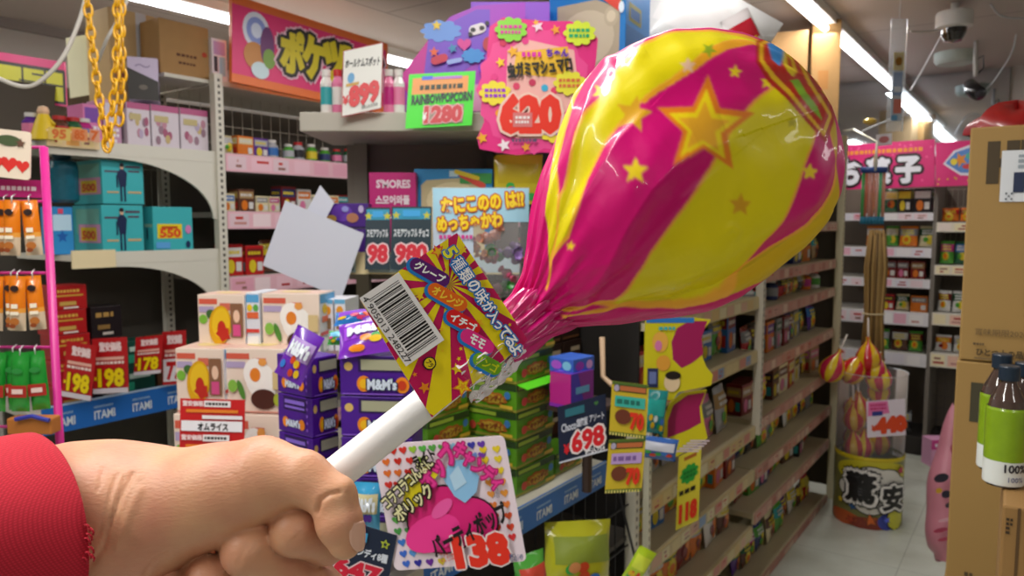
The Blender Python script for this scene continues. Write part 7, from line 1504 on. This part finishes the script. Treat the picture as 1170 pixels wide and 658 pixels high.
b = Card((990, 459), (1034, 455), (1035, 497), (991, 500), d2, 'e8dce8', 0.0015); p = b.p; W_, H_ = b.W, b.H; p.poly([(1, 24), (26, 26), (24, 40), (2, 40)], 'e878b0'); scribble(p, 4, 30, 22, 38, 2, 'c81a6a', 2); p.rect(6, 24, 18, 29, '2a3a8a'); p.text('¥', 8, 10, 5, 6, 'd8502a', off=.08); p.text('440', 27, 13, 32, 15, 'e0481c', 0.05, off=.12)
o = b.place('price_card', 'pale price card with orange figures tied on the lollipop bin', 'price card')
def small_lolly(base, top, r, label, k, name='striped_lollipop'):
    e = empty(name, base, 0, label, 'lollipop', 'striped lollipops in the round bin'); A = Vector((0, 0, 0)); Bv = Vector(top - base); m = MB(); m.tube([A, Bv], 0.0045, mat('d8ccc0', 0.4), n=8); m.build('stick', e, True)
    m = MB(); n = 20; d = (A - Bv).normalized(); sd = d.orthogonal().normalized(); nd = d.cross(sd); c0 = A
    prof = [(0.0, -1.0), (.5, -.86), (.86, -.5), (1, 0), (.9, .45), (.6, .95), (.25, 1.35), (.16, 1.6), (.22, 1.8)]
    P_ = [[c0 + (-d) * (z_q * r) + (sd * math.cos(2 * PI * j / n) + nd * math.sin(2 * PI * j / n)) * (rad * r) for j in range(n)] for rad, z_q in prof]
    cs = ('c81a24', 'e0b41a') if k % 3 else ('c8204a', 'e8c81c')
    m.grid(P_, None, closed_u=True, mfun=lambda i, j: mat(cs[(j // 2 + k) % 2], 0.25, coat=.6)); m.build('wrapper', e, True); return e
LO = [((950, 430), (968, 382), 'leaning left with its stick up, outside rim'), ((992, 418), (992, 363), 'upright at the top of the bin, tallest stick'), ((973, 432), (990, 395), 'red and yellow, between the two upright sticks'), ((1008, 440), (1000, 400), 'top right of the bin'),
      ((985, 470), (978, 430), 'in the middle behind the price card'), ((966, 500), (975, 440), 'low left inside the clear wall'), ((985, 512), (992, 455), 'low centre, yellow side outward'), ((1005, 508), (1014, 450), 'low right below the price card'), ((955, 512), (968, 470), 'lowest left against the clear wall'), ((1012, 448), (1018, 420), 'right rim of the bin, half hidden'), ((950, 480), (962, 430), 'left edge, half way down'), ((973, 468), (985, 420), 'left of centre half way down'), ((1000, 425), (1008, 402), 'behind the tallest stick')]
for i, ((x0, y0), (x1, y1), lb) in enumerate(LO):
    dd_ = db + 0.15 + (0.035 if i % 2 else -0.035)
    x0 = min(max(x0, 976), 1004) if i > 3 else x0; x1 = min(max(x1, 974), 1006) if i > 3 else x1
    if i < 4: dd_ = db + 0.12; y0 -= 7; x0 = min(x0, 1004); x1 = min(x1, 998)
    small_lolly(PD(x0, y0, dd_), PD(x1, y1, dd_ + 0.01), (15 if i < 4 else 13) * kb, 'striped lollipop ' + lb, i)
# pink bags behind the cartons
def plush_bag(pts, d, label):
    m = MB(); 
    for (x, y, rx, ry) in pts[:1]: pass
    rows = []; L0_, R0_, y0, y1 = 1056, 1110, 462, 640
    for i in range(24):
        v = i / 23; y = y0 + (y1 - y0) * v; hw = (6 + 26 * min(1, v * 1.6) ** .8) * (1 if v < .93 else .85) * (1 + .06 * math.sin(v * 17)); cx = 1094 - 6 * math.sin(v * 3.1)
        rows.append([PD(cx + hw * math.cos(2 * PI * j / 24), y + 2 * math.sin(j), d - 0.10 * math.sin(2 * PI * j / 24) * hw / 30) for j in range(24)])
    m.grid(rows, mat('d88a9c', 0.45, noise=.25, scale=14), closed_u=True); q = Print(m, PD(1060, 640, d - .12), (d / F, 0, 0), (0, 0, d / F), 0.001)
    for (x, y, w, h, c) in ((10, 92, 16, 10, '2a2438'), (16, 74, 10, 9, '2a2438'), (8, 78, 7, 6, 'd8a82a'), (20, 62, 9, 6, '3a3040'), (12, 34, 16, 5, 'b03a5a'), (16, 24, 14, 4, 'b03a5a'), (22, 124, 9, 12, 'b04a6a'), (18, 46, 20, 4, 'e8b0c0')): q.ell(x, y, w / 2, h / 2, c, .2); q.k -= .7
    return tag(m.build('pink_snack_bag', None, True), label, 'bag')
plush_bag([(0, 0, 0, 0)], 1.95 + 0.55, 'tall pink bag with dark marks peeping out behind the tall cartons')
b = Px(1064, 1086, 486, 517, 4.3, 0.0, 0.1); m = MB(); b.shell(m, 'd89ac0'); p = b.front(m); p.rect(0, 20, b.W, b.H, 'c83a8a'); scribble(p, 4, 22, 16, 28, 1, 'e8d8e8'); p.ell(8, 8, 4, 4, '3a4a9a'); p.ell(15, 10, 4, 5, 'd8b84a'); b.A[2] = 0.125; b.M = Matrix.Translation(Vector(b.A)); b.place(m, 'sweets_box', 'pink and lilac box at the foot of the back wall beside the aisle end', 'sweets box')
# tall cartons at the right
DC = 1.32
def tall(i, zb, zt, label, pr=None, extra=0.0, x0=1101.0, dd=DC):
    A = PD(x0, 300, dd); e = -0.585; h = zt - zb; m = MB(); m.box(0, 0.46, 0, 0.34, 0.001, h - 0.001, mat('a8864c', 0.7, noise=.06, scale=8), bev=0.003)
    kx = dd / F; p = Print(m, (0, 0, 0), (kx / 1.17, 0, 0), (0, 0, kx), 0.0007, 0.7)
    if pr: pr(p, h / kx)
    return tag(m.build('cardboard_carton', None, M=Matrix.Translation(Vector((A[0], A[1], zb))) @ Matrix.Rotation(e, 4, 'Z')), label, 'cardboard box', 'tall cartons stacked at the right edge')
ztop = float(PD(1103, 147, DC)[2]); zmid = float(PD(1101, 413, DC)[2]); hc = ztop - zmid; zlow = zmid - hc
def pA(p, H_):
    kx = 1.0
    p.rects([(20, H_ - 64, 34, H_ - 17), (34, H_ - 46, 41, H_ - 36), (41, H_ - 64, 55, H_ - 17)], '4a3c26'); p.rects([(56, H_ - 64, 69, H_ - 17)], '4a3c26')
    p.rect(36, H_ - 84, 110, H_ - 28, 'dfe3e8'); p.rects([(54, H_ - 48, 100, H_ - 44), (54, H_ - 42, 96, H_ - 38), (54, H_ - 36, 100, H_ - 33)], '9aa4ae'); p.rect(50, H_ - 74, 62, H_ - 52, '243050'); p.text('080', 68, H_ - 62, 14, 15, '2a3440', off=.05); p.rects([(42 + 3 * (i % 3), H_ - 82 + 3 * (i // 3), 44 + 3 * (i % 3), H_ - 80 + 3 * (i // 3)) for i in range(0, 9, 2)], '4a5460')
    p.text('賞味期限2024', 46, 35, 58, 8, '6a5636', 0, off=0.0); p.text('ひとつ上の品質', 52, H_ * 0 + 9, 62, 9, '4a3a20', off=.02) if False else None
    scribble(p, 16, 19, 28, 23, 1, '5a4830'); p.text('ひとつ上の品質', 50, 12, 60, 8, '4a3a20', off=.04); p.rect(18, 4, 80, 6, '7a6440')
tall(0, zmid, ztop, 'cardboard carton printed with a big dark H and a white label, topmost', pA)
tall(1, zlow, zmid, 'second cardboard carton down, behind the green-labelled bottles', lambda p, H_: (p.rect(18, H_ - 70, 32, H_ - 24, '44402c'), scribble(p, 22, 2, 36, 18, 2, '5a4830')), x0=1099)
if zlow > 0.12: tall(2, max(0.0, zlow - hc), zlow, 'third cardboard carton down, below the picture edge', None, x0=1097)
if zlow - hc > 0.06: tall(3, 0.0, zlow - hc, 'lowest cardboard carton of the right stack', None, x0=1097)
m = MB(); rows = []; Cn = PD(1162, 146, DC + 0.1)
for i in range(10):
    v = i / 9; rows.append([Cn + np.array([(0.085 * (1 - v ** 2.2) ** .5 + .001) * math.cos(2 * PI * j / 20) * (1 + .12 * math.sin(3 * j)), 0.07 * (1 - v ** 2.2) ** .5 * math.sin(2 * PI * j / 20), 0.01 + 0.055 * v * (1 + .2 * math.sin(j * 1.3))]) for j in range(20)])
m.grid(rows, mat('a8201e', 0.35, noise=.5, scale=60, coat=.4), closed_u=True); q = Print(m, Cn + np.array([0.0, -0.085, 0.01]), (0.0012, 0, 0.0004), (-.0004, 0, .0012), 0.001); q.rect(-6, 0, 14, 20, 'c83a34'); q.rect(-4, 6, 12, 16, 'e8dcdc'); q.rects([(-2 + 3 * i, 8, -1 + 3 * i, 14) for i in range(5)], '3a2a2a')
o = m.build('red_net_bag', None, True); o.location.z += ztop - float(Cn[2]) - 0.008; tag(o, 'red bag with a white label lying on top of the tall cartons', 'bag')
# bottles with green labels on an open carton
dbt = 0.86
e_ = PD(1133, 566, dbt)
m = MB(); zbt = float(PD(1140, 568, dbt)[2]); m.box(0, 0.30, 0, 0.26, 0.0, zbt - 0.001, mat('9a7440', 0.75, noise=.15, scale=14), bev=0.003); p = Print(m, (0, 0, 0), (dbt / F, 0, 0), (0, 0, dbt / F), 0.0006, .75); Hc = zbt / (dbt / F); p.rect(14, Hc - 110, 17, Hc - 2, '5a4020'); scribble(p, 4, Hc - 34, 10, Hc - 14, 4, '3a2a18')
tag(m.build('cardboard_carton', None, M=Matrix.Translation(Vector((float(e_[0]), float(e_[1]) - 0.02, 0))) @ Matrix.Rotation(-0.585, 4, 'Z')), 'open brown carton under the green-labelled bottles, right edge', 'cardboard box')
for i, (x, dd_, y) in enumerate(((1152, dbt + 0.075, 418), (1162, dbt + 0.02, 430), (1180, dbt + 0.05, 424))):
    e = empty('juice_bottle', (0, 0, 0), 0, ('green-labelled bottle with a dark cap, leftmost of the group at right', 'green-labelled bottle with a dark cap, middle of the group at right', 'green-labelled bottle cut by the right picture edge')[i], 'bottle', 'green-labelled bottles at the right edge'); g = PD(x, 500, dd_); e.location = (float(g[0]), float(g[1]) + 0.02, zbt); r = 0.0215; ht_ = float(PD(x, y - 12 + i * 2, dd_)[2]) - zbt
    m = MB(); m.lathe([(0, 0), (r * .9, 0), (r, .005), (r, ht_ * .60), (r * .86, ht_ * .72), (r * .42, ht_ * .86), (r * .42, ht_ * .90)], mat('4a3a34', 0.08, coat=.8), 20); m.build('bottle_body', e, True)
    m = MB(); m.lathe([(r * 1.02, ht_ * .02), (r * 1.03, ht_ * .03), (r * 1.03, ht_ * .22)], mat('dfe4e0', 0.35), 20); m.lathe([(r * 1.03, ht_ * .22), (r * 1.03, ht_ * .30), (r * 1.035, ht_ * .64), (r * .98, ht_ * .66)], mat('8fb41a', 0.3, noise=.35, scale=45, coat=.4), 20)
    fnl = lambda xx, yy, ee, r=r: ((r * 1.03 + ee) * math.cos(xx / r - PI / 2), (r * 1.03 + ee) * math.sin(xx / r - PI / 2), yy)
    q = Print(m, (0, 0, 0), (1, 0, 0), (0, 0, 1), .0005, .35, fnl); q.maxe = 0.006; q.text('100%', 0, ht_ * .17, .024, .0095, '2a2a34', off=.03); q.text('100%', 0, ht_ * .08, .016, .006, '3a4a8a'); m.build('label', e, True)
    m = MB(); m.lathe([(r * .50, ht_ * .88), (r * .52, ht_ * .885), (r * .52, ht_ * .99), (r * .48, ht_), (0, ht_)], mat('1a2a3a', 0.35), 20); m.build('cap', e, True)
# ceiling fittings
def ceil_pt(px, py): return PZ(px, py, CEIL)
g = PD(1090, 27, 3.55); e = empty('dome_camera', (float(g[0]), float(g[1]), CEIL), 0, 'white dome security camera with a dark eye, right part of the ceiling', 'security camera', 'security cameras'); zt0 = float(PD(1090, 14, 3.55)[2]) - CEIL; zb0 = float(PD(1090, 46, 3.55)[2]) - CEIL; zm0 = float(PD(1090, 30, 3.55)[2]) - CEIL; R0 = 19 * 3.55 / F
m = MB(); m.tube([(0, 0, 0), (0, 0, zt0)], 0.018, mat('dcd8d4', 0.4), n=12); m.lathe([(0, zt0), (R0 * .94, zt0), (R0, zt0 - .008), (R0, zm0 - .005), (R0 * .7, zm0 - .012)], mat('e2e0de', 0.35), 26); m.build('housing', e, True)
m = MB(); m.lathe([(R0 * .72, zm0 - .008), (R0 * .68, zm0 - .035), (R0 * .45, zb0 - .002), (0, zb0 - .012)], mat('1a1412', 0.08, coat=1.0), 24); m.build('dark_dome', e, True)
g = PD(1113, 96, 4.3); hz = float(PD(1113, 68, 4.3)[2]); e = empty('bullet_camera', (float(g[0]), float(g[1]), CEIL), 0, 'small black security camera hanging below the round ceiling disc', 'security camera', 'security cameras'); 
m = MB(); m.tube([(0, 0, 0), (0, 0, hz - CEIL), (0, -0.01, hz - CEIL - .10)], 0.012, mat('cfccc8', 0.4), n=10); m.tube([(0.01, 0, hz - CEIL), (.045, 0, hz - CEIL + .02), (.05, 0, hz - CEIL - .05), (.02, 0, hz - CEIL - .08)], 0.004, mat('2a2a2a'), n=6); m.build('arm', e, True)
zc_ = float(PD(1113, 100, 4.3)[2]) - CEIL; m = MB(); m.tube([(-.004, -.06, zc_ - .045), (0, 0, zc_ - .015), (.004, .05, zc_ + .03)], [0.040, 0.044, 0.034], mat('191a1e', 0.25, coat=.5), n=16); m.tube([(-.005, -.068, zc_ - .05), (-.004, -.06, zc_ - .045)], 0.026, mat('3a3a42', .1), n=14); m.build('camera_body', e, True)
g = ceil_pt(1092, 60); m = MB(); m.lathe([(0.0, -.07), (.10, -.07), (.115, -.05), (.118, 0), (0, 0)], mat('b9c4bc', 0.5), 26); tag(m.build('smoke_detector', None, True, loc=g), 'round pale ceiling disc between the two security cameras', 'smoke detector')
cable([(1040, 36, 3.4), (1060, 36, 3.45), (1078, 33, 3.5)], 0.004, 'cfc8c0', 'thin cable running to the dome camera from the left')
cable([(1040, 104, 4.2), (1062, 66, 4.1), (1076, 40, 3.7), (1086, 22, 3.6)], 0.0045, 'c8c8cc', 'pale cable looping up to the dome camera')
cable([(1132, 5, 3.5), (1144, 18, 3.6), (1170, 21, 3.7), (1200, 18, 3.8)], 0.005, 'c8c8cc', 'pale cable drooping at the upper right corner')
cable([(1162, 30, 4.1), (1156, 60, 4.2), (1136, 92, 4.35), (1120, 108, 4.32)], 0.004, 'c4c8cc', 'thin pale cable falling to the small black camera')
# hanging clear sleeve with a printed strip
e = empty('hanging_clear_strip', PD(1022, 150, 3.3), 0, 'tall clear plastic strip with a yellow and blue print hanging under the tube light', 'hanging strip'); k = 3.3 / F
m = MB(); m.box(-9 * k, 9 * k, -.004, .004, 0, 125 * k, film((.9, .95, 1), .16, .12)); m.build('clear_sleeve', e)
m = MB(); m.box(-5 * k, 7 * k, -.002, .002, 12 * k, 88 * k, mat('b8c4d0', .4)); p = Print(m, (0, -.002, 0), (k, 0, 0), (0, 0, k), .0005); p.rect(-5, 68, 7, 88, 'e8c81c'); p.rect(-4, 40, 6, 66, '3a7ac0'); p.rect(-3, 44, 5, 50, 'd8e0ea'); p.ell(1, 78, 4, 5, 'd89a1c'); p.rect(-3, 20, 6, 36, 'a85a4a'); p.rect(-5, 12, 2, 18, '4a7a9a'); m.build('printed_strip', e)
m = MB(); m.tube([(0, 0, 125 * k), (0, 0, CEIL - float(PD(1022, 150, 3.3)[2]))], 0.002, mat('d0d0d0'), n=5); m.build('hanging_wire', e)
